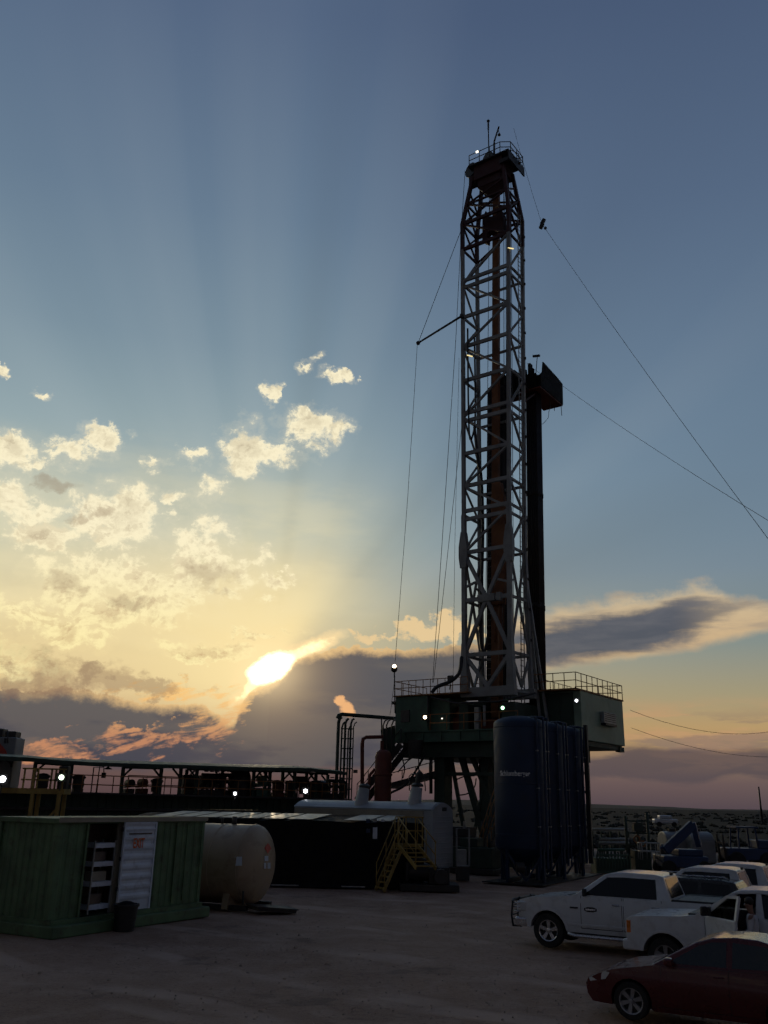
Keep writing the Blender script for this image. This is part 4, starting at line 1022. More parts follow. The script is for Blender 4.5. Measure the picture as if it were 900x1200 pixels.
m = MB(); a_ = on_line(78, -0.85); railing(m, [a_ + Vector((0, 0, DZ)), CB - CN*0.85 + Vector((0, 0, DZ))], 0.85, (0.45, 1.0), 0.028, 0.8); m.build('railing', 'orange', t)
m = MB(); railing(m, [on_line(150, 3.1) + Vector((0, 0, DZ)), CB + CN*3.1 + Vector((0, 0, DZ))], 1.0, (0.5, 1.0), 0.028, 1.1); m.build('railing', 'orange', t)
# the canopy: corrugated, slightly wavy roof
t = thing('canopy', 'long thin corrugated shade roof on braced posts above the mud tanks', 'canopy', CA.lerp(CB, 0.5), math.atan2(CD.y, CD.x))
m = MB(); pxs = [-40, 27, 60, 100, 165, 230, 290, 350, 395]; pys = [882.5, 885.5, 888.5, 891, 893, 895, 897, 898, 902.5]
seg = []
for i in range(61):
    px = -40 + i*435/60
    k = max(j for j in range(len(pxs)) if pxs[j] <= px+1e-6); k = min(k, len(pxs)-2); f_ = (px-pxs[k])/(pxs[k+1]-pxs[k]); py = pys[k]*(1-f_) + pys[k+1]*f_
    p = on_line(px, 0.0); z = at(px, py, p.y).z
    seg.append((p, z))
for z_off, rev in ((0.0, 0), (-0.05, 1)):
    vs = []
    for p, z in seg:
        for k, zz in ((-1.0, -0.12), (0.2, 0.02), (1.6, 0.10), (3.6, -0.05)): vs.append(p + CN*k + Vector((0, 0, z + zz + z_off)))
    m.add(vs, [(i*4+j, i*4+j+1, (i+1)*4+j+1, (i+1)*4+j) for i in range(60) for j in range(3)], True)
m.build('roof_sheet', 'rgreen', t)
m = MB()
for (p, z), (q, z2) in zip(seg[:-1], seg[1:]): m.bar(p - CN*1.0 + Vector((0, 0, z-0.22)), q - CN*1.0 + Vector((0, 0, z2-0.22)), 0.06, 0.20)
m.build('fascia', 'dgreen', t)
def canz(px):
    p = on_line(px, 0); i = min(range(61), key=lambda j: (seg[j][0]-p).length); return seg[i][1]-0.25
posts = [39, 82, 143, 188, 211, 218, 230, 260, 297, 311, 316, 331, 345, 359, 370, 384]
for i, px in enumerate(posts):
    off = 0.0 if i % 2 == 0 or px < 200 else 2.6
    p = on_line(px, off); z = canz(px); m = MB(); m.bar(p + Vector((0, 0, DZ)), p + Vector((0, 0, z)), 0.16, up=CN)
    s_ = 1 if px in (39, 143, 218, 297, 331, 359) else -1
    m.bar(p + Vector((0, 0, z-0.55)), p + CD*s_*0.5 + Vector((0, 0, z-0.05)), 0.09); m.build('post', 'dgreen', t)
for a, b in ((39, 82), (143, 188), (218, 297), (297, 331), (331, 384)):
    m = MB(); m.bar(on_line(a) + Vector((0, 0, canz(a)-0.06)), on_line(b) + Vector((0, 0, canz(b)-0.06)), 0.09, 0.12); m.build('beam', 'dgreen', t)
# hanging lamp under the canopy
p = on_line(125, -0.3); zz = at(125, 900, p.y).z
t = thing('hanging_lamp', 'small unlit shade lamp hanging under the canopy at its left third', 'lamp', p + Vector((0, 0, zz-0.3)), 0)
m = MB(); m.tube([p - CD*0.6 + Vector((0, 0, zz+0.12)), p + Vector((0, 0, zz+0.1)), p + Vector((0, 0, zz))], 0.025, 5); m.build('arm', 'steel', t)
m = MB(); m.lathe([(0.04, 0.1), (0.06, 0.04), (0.26, -0.06), (0.0, -0.08)], p + Vector((0, 0, zz)), 12); m.build('shade', 'steel', t)
o = MB().tube([on_line(114, -0.3) + Vector((0, 0, DZ)), on_line(115, -0.3) + Vector((0, 0, canz(115)))], 0.03, 5).build('conduit', 'steel'); tag(centre(o), 'thin upright conduit left of the hanging lamp', 'pipe')
# little whirligig of pipes near px 108
p = on_line(108, 1.0)
t = thing('valve_stand', 'small pipe loop with valve on the tank deck near the hanging lamp', 'valve', p + Vector((0, 0, DZ)), 0)
m = MB(); m.tube([p + Vector((0, 0, DZ)), p + Vector((0, 0, DZ+1.3)), p + CD*0.55 + Vector((0, 0, DZ+1.35)), p + CD*0.6 + Vector((0, 0, DZ+1.0))], 0.035, 5); m.build('pipe_loop', 'steel', t)
m = MB(); m.box(-0.1, 0.1, -0.1, 0.1, -0.18, 0.1, Matrix.Translation(p + CD*0.6 + Vector((0, 0, DZ+0.95)))); m.build('valve', 'steel', t)
# machines on the deck, silhouettes of pumps, shakers and motors
def machine(px, kind, label, s=1.0, off=1.0, mat='steel'):
    p = on_line(px, off) + Vector((0, 0, DZ+0.004)); t = thing({'pump': 'mud_pump', 'shaker': 'shale_shaker', 'motor': 'agitator_motor', 'hopper': 'mud_hopper', 'degasser': 'degasser'}[kind], label, {'pump': 'pump', 'shaker': 'shale shaker', 'motor': 'motor', 'hopper': 'hopper', 'degasser': 'degasser'}[kind], p, math.atan2(CD.y, CD.x))
    def P(a, b, c): return p + CD*a*s + CN*b*s + Vector((0, 0, c*s))
    def bx(a0, a1, b0, b1, c0, c1, nm, mt_, bev=0.03):
        m = MB(); m.add([P(a, b, c) for c in (c0, c1) for b in (b0, b1) for a in (a0, a1)], [(0, 2, 3, 1), (4, 5, 7, 6), (0, 1, 5, 4), (2, 6, 7, 3), (0, 4, 6, 2), (1, 3, 7, 5)]); return m.build(nm, mt_, t, bevel=bev)
    if kind == 'pump':
        bx(-1.2, 1.2, -0.4, 0.4, 0, 0.3, 'skid', mat)
        m = MB(); m.lathe([(0, -0.55), (0.36, -0.55), (0.40, -0.3), (0.40, 0.35), (0.3, 0.5), (0, 0.5)], P(-0.7, 0, 0.7), 16, CD); m.build('motor_body', mat, t)
        m = MB()
        for k in range(4): m.tube([P(0.1+k*0.3, 0, 0.3), P(0.1+k*0.3, 0, 1.05), P(0.15+k*0.3, 0, 1.15)], 0.09*s, 8)
        m.tube([P(0.0, 0, 1.12), P(1.2, 0, 1.12)], 0.11*s, 8); m.tube([P(0.0, -0.1, 0.75), P(1.25, -0.1, 0.75)], 0.10*s, 8); m.tube([P(1.2, 0, 1.12), P(1.45, 0, 0.95), P(1.45, 0, 0.2)], 0.1*s, 8)
        m.build('manifold', mat, t)
        m = MB()
        for k in range(3): m.lathe([(0, -0.03), (0.13, -0.03), (0.13, 0.03), (0, 0.03)], P(0.25+k*0.35, -0.05, 1.33), 10)
        m.build('hand_wheel', mat, t)
    elif kind == 'shaker':
        bx(-0.7, 0.7, -0.6, 0.6, 0, 0.65, 'base', mat)
        m = MB(); m.add([P(-0.75, -0.55, 0.72), P(0.8, -0.55, 0.9), P(0.8, 0.55, 0.9), P(-0.75, 0.55, 0.72), P(-0.75, -0.55, 1.0), P(0.55, -0.55, 1.3), P(0.55, 0.55, 1.3), P(-0.75, 0.55, 1.0)], [(0, 1, 2, 3), (4, 5, 6, 7), (0, 1, 5, 4), (1, 2, 6, 5), (2, 3, 7, 6), (3, 0, 4, 7)]); m.build('screen_box', mat, t, bevel=0.03)
        m = MB(); m.lathe([(0, -0.35), (0.2, -0.35), (0.2, 0.35), (0, 0.35)], P(0.05, 0, 1.42), 12, CN); m.build('vibrator', mat, t)
    elif kind == 'motor':
        m = MB(); m.lathe([(0, 0), (0.28, 0), (0.3, 0.1), (0.3, 0.5), (0.36, 0.55), (0.36, 0.62), (0.2, 0.72), (0, 0.75)], P(0, 0, 0.25), 14); m.build('motor_body', mat, t)
        bx(-0.4, 0.4, -0.3, 0.3, 0, 0.25, 'gearbox', mat); bx(0.28, 0.48, -0.12, 0.12, 0.45, 0.75, 'terminal_box', mat)
    elif kind == 'hopper':
        m = MB(); m.lathe([(0.08, 0.2), (0.1, 0.45), (0.45, 1.0), (0.45, 1.25), (0.4, 1.25), (0.38, 1.02), (0.0, 0.6)], P(0, 0, 0), 14); m.build('cone', mat, t)
        m = MB()
        for a in (-0.3, 0.3): m.tube([P(a, -0.2, 0), P(a*1.1, -0.2, 0.95)], 0.035, 5); m.tube([P(a, 0.2, 0), P(a*1.1, 0.2, 0.95)], 0.035, 5)
        m.build('stand', mat, t)
    else:
        m = MB(); m.lathe([(0, 0), (0.62, 0), (0.66, 0.15), (0.66, 1.1), (0.5, 1.5), (0.3, 1.62), (0, 1.68)], P(0, 0, 0), 16); m.build('vessel', mat, t)
        m = MB(); m.tube([P(0.1, 0, 1.6), P(0.1, 0, 2.05), P(-0.35, 0, 2.2)], 0.13*s, 8); m.tube([P(0.6, 0, 0.7), P(1.0, 0, 0.9), P(1.0, 0, 0.1)], 0.1*s, 8); m.build('nozzle', mat, t)
machine(50, 'motor', 'dark motor on the deck beside the yellow frame', 0.6, 0.3)
machine(92, 'motor', 'small motor with round top just right of the second canopy post', 0.65, 0.5)
machine(152, 'shaker', 'low dark shaker on the deck left of the reddish box', 0.38, 1.2)
machine(167, 'shaker', 'reddish boxy shaker on the deck between the canopy posts', 0.42, 1.0, 'redp')
machine(184, 'motor', 'dark motor hard against the fourth canopy post', 0.45, 1.2)
machine(236, 'pump', 'dark mud pump with four stub pipes left of the round degasser', 1.0, 1.0)
machine(256, 'pump', 'second mud pump with pipe manifold beside the degasser', 1.05, 1.6)
machine(281, 'degasser', 'bulky round degasser reaching up to the canopy', 0.74, 1.0)
machine(306, 'shaker', 'greenish shaker box right of the degasser', 0.7, 0.4, 'rgreen')
machine(325, 'motor', 'dark red motor under the right half of the canopy', 1.0, 1.0, 'redp')
machine(340, 'motor', 'dark motor between two posts under the right half', 1.05, 1.2)
machine(353, 'hopper', 'funnel-shaped mud hopper under the canopy right part', 1.25, 1.0)
machine(366, 'motor', 'squat dark motor right of the funnel hopper', 1.0, 0.8)
machine(385, 'pump', 'mud pump with bent pipe at the right end of the canopy', 0.95, 1.0)
# big yellow frame at the far left
Y = 44.0
t = thing('yellow_guard_frame', 'yellow stair landing with tall guard frame at the far left', 'platform', Vector((W(50, 950, Y).x, Y, 0)), 0)
xa, xb = W(24, 920, Y).x, W(76, 920, Y).x; zt = W(50, 901, Y).z; zm = W(50, 914, Y).z; zd = W(50, 924, Y).z
m = MB(); m.box(xa-2.2, xb, Y, Y+1.0, zd-0.25, zd); m.build('landing', 'yellow', t)
m = MB()
for px in (27, 38.5, 43, 59, 64, 73): x = W(px, 920, Y).x; m.bar((x, Y, zd), (x, Y, zt), 0.07 if px not in (38.5,) else 0.12, up=(0, 1, 0))
m.bar((xa, Y, zt), (xb, Y, zt), 0.07); m.bar((xa, Y, zm), (xb, Y, zm), 0.07); m.build('guard_rail', 'yellow', t)
m = MB()
for px in (39, 70): x = W(px, 920, Y).x; m.bar((x, Y+0.1, 0), (x, Y+0.1, zd-0.25), 0.16, up=(0, 1, 0)); m.bar((x, Y+0.9, 0), (x, Y+0.9, zd-0.25), 0.16, up=(0, 1, 0))
m.bar((W(39, 920, Y).x, Y+0.1, 1.5), (W(70, 920, Y).x, Y+0.1, 3.0), 0.1); m.build('support_leg', 'yellow', t)
m = MB(); m.box(W(66, 905, Y).x, W(77, 905, Y).x, Y+0.3, Y+0.7, zd, W(70, 897.5, Y).z); m.build('switch_box', 'steel', t, bevel=0.02)
# white vessel at the far left edge
Y = 50.0
xr = W(25, 900, Y+1.3).x; xl = W(-45, 900, Y).x; zt = W(20, 864, Y).z
t = thing('white_tank', 'white upright tank with black hatches at the far left edge', 'tank', ((xr+xl)/2, Y+0.65, 0), 0)
m = MB(); m.box(xl, xr, Y, Y+1.3, 0.2, zt); wb = m.build('tank_body', 'dimw', t, bevel=0.06)
m = MB(); m.box(W(3, 860, Y).x, W(16, 860, Y).x, Y+0.3, Y+1.1, zt, zt+0.34); m.build('hatch', 'steel', t, bevel=0.05)
m = MB(); m.box(W(-11, 860, Y).x, W(-1, 860, Y).x, Y+0.4, Y+1.2, zt, zt+0.48); m.build('hatch', 'steel', t, bevel=0.05)
m = MB(); a, b = W(0, 874, Y), W(10, 884, Y); m.prism([(a.x-0.9, a.z+0.25), (a.x, a.z+0.12), (b.x-0.15, b.z+0.18), (b.x, b.z-0.12), (b.x-0.5, b.z), (a.x-0.4, a.z-0.32), (a.x-0.9, a.z-0.3)], Y-0.012, Y+0.01, lambda p_, q_, d: (p_, d, q_)); o = m.build('painted_mark', 'lred', t); o['label'] = 'red swoosh mark'
m = MB(); c = W(4, 900, Y-0.01); m.tube([c + Vector((0.42*math.cos(k), 0, 0.42*math.sin(k))) for k in [0.1+i*0.22 for i in range(15)]], 0.07, 5); o = m.build('painted_mark', 'trim', t); o['label'] = 'black ring-shaped mark'
m = MB(); m.tube([W(9, 871, Y-.05), W(9, 858, Y-.05)], 0.03, 5); m.box(W(5, 869, Y).x, W(7.5, 869, Y).x, Y-0.05, Y, W(6, 871, Y).z, W(6, 865, Y).z); m.build('fitting', 'steel', t)
floodlight(3, 913, 43.6, 0.26, 'e_white', 'bright white floodlight at the far left edge', pole=0.9)
floodlight(72, 911, 43.7, 0.20, 'e_gw', 'greenish white floodlight on the yellow frame', pole=0.6)
floodlight(275.5, 930, 48.6, 0.13, 'e_white', 'small white floodlight below the canopy middle', pole=0.5)
floodlight(358, 927, 52.6, 0.19, 'e_white', 'white floodlight below the right part of the canopy', pole=0.5)

# ------------------------------------------------------------------ black tank, trailer, yellow steps
Y0, Y1 = 41.9, 44.8
XL, XR = W(150, 1000, Y0).x, W(497, 1000, Y0).x
zf = 2.72
t = thing('black_tank', 'long black lined tank with pale sheet lids', 'tank', ((XL+XR)/2, Y0+1.4, 0), 0)
def ftop(x):
    return zf + 0.03*math.sin(x*1.7)
m = MB(); n = 40
vs = []
for j, (yy, zz) in enumerate(((Y0-0.15, 0.0), (Y0-0.04, 0.12), (Y0, 0.6), (Y0, 1.6), (Y0, None), (Y1, None), (Y1, 0.0))):
    for i in range(n+1):
        x = XL + (XR-XL)*i/n; z = (ftop(x) + (0.16 if yy == Y1 else 0)) if zz is None else zz
        vs.append((x, yy + (0.05*math.sin(x*3.1 + j) if 0 < j < 4 else 0), z))
m.add(vs, [(j*(n+1)+i, j*(n+1)+i+1, (j+1)*(n+1)+i+1, (j+1)*(n+1)+i) for j in range(6) for i in range(n)])
m.add([vs[j*(n+1)] for j in range(7)] + [vs[j*(n+1)+n] for j in range(7)], [tuple(range(7)), tuple(range(13, 6, -1))])
m.build('lined_wall', 'black', t)
x = W(178, 948, Y0).x; rr = random.Random(4); xe = W(462, 952, Y0).x; k = 0
while x < xe-0.5:
    w = rr.uniform(0.9, 1.35); g = 0.16
    if k != 7:
        z0_ = zf + 0.05; m = MB(); m.add([(x, Y0+0.05, z0_), (x+w-g, Y0+0.05, z0_), (x+w-g+0.75, Y1-0.1, z0_+0.19), (x+0.75, Y1-0.1, z0_+0.19)] + [(x, Y0+0.05, z0_+0.03), (x+w-g, Y0+0.05, z0_+0.03), (x+w-g+0.75, Y1-0.1, z0_+0.22), (x+0.75, Y1-0.1, z0_+0.22)], [(3, 2, 1, 0), (4, 5, 6, 7), (0, 1, 5, 4), (1, 2, 6, 5), (2, 3, 7, 6), (3, 0, 4, 7)])
        m.build('lid_sheet', 'roofp', t)
    x += w; k += 1
for px0, px1 in ((318, 350), (400, 428)): m = MB(); m.bar((W(px0, 1040, Y0-.3).x, Y0-0.32, 0.08), (W(px1, 1040, Y0-.3).x, Y0-0.32, 0.08), 0.06, 0.05); m.build('skid_edge', 'galv', t)
def sign(px0, py0, px1, py1, Y, name, mat, par, dy=-0.012):
    a, b = W(px0, py0, Y), W(px1, py1, Y); m = MB(); m.box(a.x, b.x, Y+dy, Y-0.0005 if dy < 0 else Y, b.z, a.z); return m.build(name, mat, par)
for q, mt_ in (((429, 959.5, 433.5, 964.5), 'blue2'), ((437.5, 959.5, 441.5, 963.5), 'galv'), ((446.5, 960, 450.5, 963), 'label'), ((429, 971, 434, 976), 'blue2'), ((437, 969.5, 442, 983), 'label')):
    sign(*q, Y0-0.02, 'notice_plate', mt_, t, -0.03)
# white arched trailer
near = W(507, 1018, 46.0); zb = near.z; TR = Vector((near.x, 46.0, 0)); zt = W(507, 943, 46.0).z
Lr = 8.2; Wd = 2.3
def TP(a, b, z): return TR - UD*a + VD*b + Vector((0, 0, z))
t = thing('arched_trailer', 'white trailer with arched roof behind the black tank', 'trailer', TP(Lr/2, Wd/2, 0), -TH)
arch = [(0, zt-0.26)] + [(Wd*k/10, zt-0.26 + 0.34*(1-abs(k/5-1)**2.4)) for k in range(1, 10)] + [(Wd, zt-0.26)]
m = MB(); m.prism([(0, zb)] + arch + [(Wd, zb)], 0, Lr, lambda a, b, d: TP(d, a, b)); m.build('trailer_body', 'white', t, bevel=0.02)
m = MB(); arch2 = [(a*1.03 - Wd*0.015, b+0.03) for a, b in arch]; m.prism([(q[0], q[1]) for q in arch2] + [(a, b-0.04) for a, b in arch[::-1]], 0.08, Lr+0.1, lambda a, b, d: TP(d, a, b)); m.build('roof_skin', 'white', t)
m = MB(); m.add([TP(a, b, z) for z in (zt-0.62, zt-0.30) for a, b in ((0.5, -0.12), (Lr, -0.12), (Lr, -0.004), (0.5, -0.004))], [(0, 1, 2, 3), (4, 5, 6, 7), (0, 1, 5, 4), (1, 2, 6, 5), (2, 3, 7, 6), (3, 0, 4, 7)]); m.build('eave_beam', 'beige', t)
m = MB()
for k in range(10): z = zb+0.15+k*0.24; m.add([TP(-d, b, z+e) for d, b, e in ((0.0, 0.1, 0), (0.0, Wd-0.1, 0), (0.012, Wd-0.1, 0.03), (0.012, 0.1, 0.03), (0, 0.1, 0.06), (0, Wd-0.1, 0.06))], [(0, 1, 2, 3), (3, 2, 5, 4)])
m.build('wall_ribs', 'white', t)
m = MB(); m.add([TP(-d, b, z) for d in (0.0, 0.03) for b, z in ((1.05, zt-0.3), (1.5, zt-0.3), (1.5, zt-0.12), (1.05, zt-0.12))], [(0, 1, 2, 3), (4, 5, 6, 7), (0, 1, 5, 4), (1, 2, 6, 5), (2, 3, 7, 6), (3, 0, 4, 7)]); m.build('vent', 'trim', t)
m = MB(); m.add([TP(a, b, z) for z in (0.35, zb-0.004) for a, b in ((0.3, 0.2), (Lr-0.3, 0.2), (Lr-0.3, Wd-0.2), (0.3, Wd-0.2))], [(0, 1, 2, 3), (4, 5, 6, 7), (0, 1, 5, 4), (1, 2, 6, 5), (2, 3, 7, 6), (3, 0, 4, 7)]); m.build('chassis', 'steel', t)
for a in (0.9, 1.9):
    for b in (0.15, Wd-0.15):
        m = MB(); m.lathe([(0, -0.12), (0.40, -0.12), (0.42, -0.06), (0.42, 0.06), (0.40, 0.12), (0, 0.12)], TP(a, b, 0.42), 18, VD); m.build('wheel', 'rubber', t)
for px, py, Yq, tilt, lab in ((425, 938, 48.6, 0.35, 'white tapered exhaust stack leaning on the trailer roof left part'), (487, 938, 47.3, 0.12, 'white short exhaust stack with dark cap on the trailer roof right part')):
    p = W(px-2, py+1, Yq); q = W(px+2, 923 if px < 450 else 922, Yq)
    t = thing('exhaust_stack', lab, 'exhaust', p, 0)
    m = MB(); m.tube([p - Vector((0, 0, .25)), p.lerp(q, 0.7), q], [0.36, 0.30, 0.27], 12); m.build('stack', 'white', t)
    m = MB(); m.lathe([(0.29, 0), (0.31, 0.02), (0.31, 0.1), (0.2, 0.18), (0, 0.2)], q, 12)
    if px > 450:
        m.tube([q + Vector((0.0, 0, .1)), q + Vector((0.05, 0, 0.6)), q + Vector((0.2, 0, 0.75))], 0.14, 7); m.tube([q + Vector((-0.4, 0, -0.2)), q + Vector((-0.42, 0, .5)), q + Vector((-0.3, 0, .62)), q + Vector((0.35, 0, .62)), q + Vector((0.42, 0, -0.2))], 0.03, 5)
    m.build('cap', 'steel', t)
# yellow steps over the tank edge
def P3(px, py, Y): return W(px, py, Y)
Yp = 41.0
xa, xb = W(464, 990, Yp).x, W(503, 990, Yp).x; zd = W(480, 989.5, Yp).z; zr = W(480, 957.5, Yp).z
t = thing('yellow_steps', 'yellow steel steps and railed platform in front of the black tank', 'steps', ((xa+xb)/2, Yp, 0), 0)
m = MB(); m.box(xa, xb-0.25, Yp, Yp+0.85, zd-0.1, zd); m.build('platform', 'yellow', t)
m = MB()
for x in (xa+0.08, (xa+xb)/2-0.3, (xa+xb)/2+0.12, xb-0.3): m.bar((x, Yp, zd), (x, Yp, zr), 0.055, up=(0, 1, 0))
m.bar((xa, Yp, zr), (xb-0.25, Yp, zr), 0.055); m.bar((xa, Yp, (zr+zd)/2), (xb-0.25, Yp, (zr+zd)/2), 0.05)
m.bar((xb-0.25, Yp+0.85, zd), (xb-0.25, Yp+0.85, zr), 0.05, up=(0, 1, 0)); m.bar((xb-0.25, Yp, zr), (xb-0.25, Yp+0.85, zr), 0.05)
m.build('guard_rail', 'yellow', t)
foot = gnd(434, 1043); 
def flight(top, bot, wv, nm='flight', n=8, hr=True):
    m = MB()
    for s_ in (0, 1): m.bar(top + wv*s_, bot + wv*s_, 0.05, 0.16)
    m.build('stringer', 'yellow', t)
    for i in range(1, n+1):
        p = top.lerp(bot, i/(n+0.5)); m = MB(); d = Vector(((bot-top).x, (bot-top).y, 0)).normalized()*0.12
        m.add([p + d*k + wv*j + Vector((0, 0, z)) for z in (-0.02, 0.02) for k, j in ((-1, 0.04), (1, 0.04), (1, 0.96), (-1, 0.96))], [(0, 1, 2, 3), (4, 5, 6, 7), (0, 1, 5, 4), (1, 2, 6, 5), (2, 3, 7, 6), (3, 0, 4, 7)]); m.build('tread', 'yellow', t)
    for s_ in (0, 1):
        m = MB(); up = Vector((0, 0, zr-zd)); a_, b_ = top + wv*s_, bot + wv*s_
        m.tube([a_ + up, b_ + up*0.9], 0.026, 5); m.tube([a_ + up*0.5, b_ + up*0.45], 0.022, 5)
        for k in (0.05, 0.5, 0.97): p = a_.lerp(b_, k); m.tube([p, p + up*0.95], 0.024, 5)
        m.build('handrail', 'yellow', t)
f0 = W(433, 1043, 40.0); f0.z = 0
flight(Vector((xa, Yp+0.75, zd)), Vector((f0.x+0.25, 40.7, 0.05)), Vector((0.34, -0.72, 0)))
flight(Vector((xb-0.55, Yp, zd)), Vector((W(511, 1018, 39.6).x, 39.7, max(0.45, W(511, 1018, 39.6).z))), Vector((-0.82, -0.1, 0)), n=5)
# clutter below the platform
t = thing('pump_skid', 'dark pump skid with hoses under the yellow platform', 'pump', (xb-0.2, 41.4, 0), 0)
m = MB(); m.box(xa+0.2, xb+1.3, 40.9, 42.6, 0.0, 0.28); m.build('skid', 'steel', t, bevel=0.03)
m = MB(); m.lathe([(0, -0.7), (0.34, -0.7), (0.36, 0.5), (0.2, 0.62), (0, 0.62)], (xa+1.3, 41.6, 0.72), 14, (1, 0, 0)); m.build('motor_body', 'steel', t)
m = MB(); m.box(xb+0.0, xb+0.9, 41.2, 42.0, 0.284, 0.95); m.tube([(xa+0.5, 41.2, 0.4), (xa+0.5, 41.2, 1.1), (xa+1.0, 41.2, 1.3), (xb+0.2, 41.2, 1.1)], 0.08, 7); m.build('pump_body', 'steel', t, bevel=0.03)
m = MB(); m.lathe([(0, -0.3), (0.3, -0.3), (0.3, 0.3), (0, 0.3)], (xb+0.5, 40.85, 0.62), 14, (0, 1, 0)); m.build('reel', 'steel', t)
# white pipe frame right of the trailer
Yf = 47.0; a, b = W(535, 971, Yf), W(550, 1015, Yf)
t = thing('equipment_rack', 'white tubular rack standing right of the arched trailer', 'rack', ((a.x+b.x)/2, Yf, b.z-0.05), 0)
m = MB(); m.tube([(a.x, Yf, b.z), (a.x, Yf, a.z), (b.x, Yf, a.z), (b.x, Yf, b.z)], 0.05, 6); m.tube([(a.x, Yf, b.z), (b.x, Yf, b.z)], 0.05, 6); m.tube([(b.x-0.25, Yf, a.z), (b.x-0.25, Yf, a.z+0.35)], 0.05, 6); m.build('tube_frame', 'galv', t)
m = MB(); m.box(a.x+0.03, b.x-0.12, Yf+0.1, Yf+0.6, b.z, b.z+0.75); m.build('box', 'galv', t, bevel=0.03)
m = MB(); m.box(a.x, b.x, Yf, Yf+0.7, 0, b.z-0.05); m.build('stand', 'steel', t)

# dark equipment between the trailer and the silo
def equip(label, cat, name, px, Y, w, d, h, mat):
    c = Vector((W(px, 980, Y).x, Y, 0)); t = thing(name, label, cat, c, -TH)
    Q = lambda a, b, z: c + UD*a + VD*b + Vector((0, 0, z))
    def bx(a0, a1, b0, b1, c0, c1, nm, mt_):
        m = MB(); m.add([Q(a, b, z) for z in (c0, c1) for b in (b0, b1) for a in (a0, a1)], [(0, 2, 3, 1), (4, 5, 7, 6), (0, 1, 5, 4), (2, 6, 7, 3), (0, 4, 6, 2), (1, 3, 7, 5)]); m.build(nm, mt_, t, bevel=0.04)
    bx(-w/2, w/2, -d/2, d/2, 0, 0.3, 'skid', 'steel'); bx(-w/2+0.1, w/2-0.1, -d/2+0.1, d/2-0.1, 0.304, h*0.75, 'housing', mat); bx(-w*0.3, w*0.1, -d*0.3, d*0.3, h*0.754, h, 'hood', mat)
    m = MB(); m.tube([Q(w*0.3, 0, h*0.7), Q(w*0.3, 0, h*1.15)], 0.08, 7); m.build('pipe', 'steel', t)
    return t
equip('dark green power unit behind the white pipe frame', 'power unit', 'power_unit', 558, 52, 2.6, 1.6, 1.8, 'dgreen')
equip('low dark accumulator skid under the rig left of the silo', 'skid', 'accumulator_skid', 548, 56, 3.2, 2.0, 2.3, 'steel')
equip('dark steel skid far under the middle of the rig', 'skid', 'choke_skid', 500, 58, 3.0, 2.0, 2.2, 'dgreen')

# ------------------------------------------------------------------ blue silos
S0 = Vector((W(611, 950, 47.0).x, 47.0, 0)); SR = 1.33
zt = W(611, 837, 47.0-1.0).z
def silo(c, idx, label):
    t = thing('blue_silo', label, 'silo', c, -TH, 'tall blue silos in a row')
    zb = 1.55; zc_ = zt-0.45
    prof = [(0.18, 0.75), (0.25, 0.75), (SR-0.02, zb), (SR, zb+0.06), (SR, zc_)] + [(SR*math.cos(k*PI/16), zc_ + 0.45*math.sin(k*PI/16)) for k in range(1, 9)]
    m = MB(); m.lathe(prof, c, 48); sh = m.build('shell', 'blue', t)
    m = MB()
    for z in (2.2, 4.6, zc_-0.15): m.lathe([(SR, z-0.03), (SR+0.02, z-0.02), (SR+0.02, z+0.02), (SR, z+0.03)], c, 48)
    m.build('weld_band', 'blue', t)
    for k in range(4):
        an = PI/4 + k*PI/2; d = Vector((math.cos(an), math.sin(an), 0)); b = c + d*(SR*0.93)
        m = MB(); m.bar(b + Vector((0, 0, 0.05)), b + Vector((0, 0, zb+0.7)), 0.14, up=d); m.box(-0.2, 0.2, -0.2, 0.2, 0, 0.05, Matrix.Translation(b)); m.build('leg', 'blue', t)
    for k in range(4):
        a1, a2 = PI/4 + k*PI/2, PI/4 + (k+1)*PI/2; p = [c + Vector((math.cos(a), math.sin(a), 0))*SR*0.93 for a in (a1, a2)]; mid = (p[0]+p[1])/2
        m = MB(); m.bar(p[0] + Vector((0, 0, zb-0.15)), mid + Vector((0, 0, 0.12)), 0.09); m.bar(p[1] + Vector((0, 0, zb-0.15)), mid + Vector((0, 0, 0.12)), 0.09); m.build('knee_brace', 'blue2', t)
    m = MB(); m.tube([c + Vector((0, 0, 0.9)), c + Vector((0, 0, 0.3)), c - VD*0.6 + Vector((0, 0, 0.2)), c - VD*1.6 + Vector((0, 0, 0.2))], 0.1, 8); m.lathe([(0, -0.2), (0.24, -0.2), (0.24, 0.2), (0, 0.2)], c + Vector((-0.3, -1.1, 0.75)), 12, (1, 0, 0)); m.build('discharge_pipe', 'steel', t)
    # fill pipes down the right front
    for an, r, off in ((-0.55, 0.05, 0.10), (-0.25, 0.065, 0.16), (0.15, 0.05, 0.10)):
        d = UD*math.cos(an) + VD*math.sin(an); p = c + d*(SR+off)
        m = MB(); m.tube([c + d*(SR*0.75) + Vector((0, 0, zt-0.1)), p + Vector((0, 0, zt-0.15)), p + Vector((0, 0, zt-0.6)), p + Vector((0, 0, 0.7))], r, 7); m.build('fill_pipe', 'blue2', t)
    m = MB()
    for an in (-0.55, 0.15):
        d = UD*math.cos(an) + VD*math.sin(an)
        for z in (2.6, 4.4, 6.2): m.bar(c + d*SR + Vector((0, 0, z)), c + d*(SR+0.16) + Vector((0, 0, z)), 0.08, 0.06)
    m.build('pipe_clamp', 'galv', t)
    return t, sh
silo(S0, 0, 'nearest blue silo with white lettering facing the pickups')
s_txt = None
vs, fs = text_mesh('Schlumberger', 0.40, 0.004, 0.008)
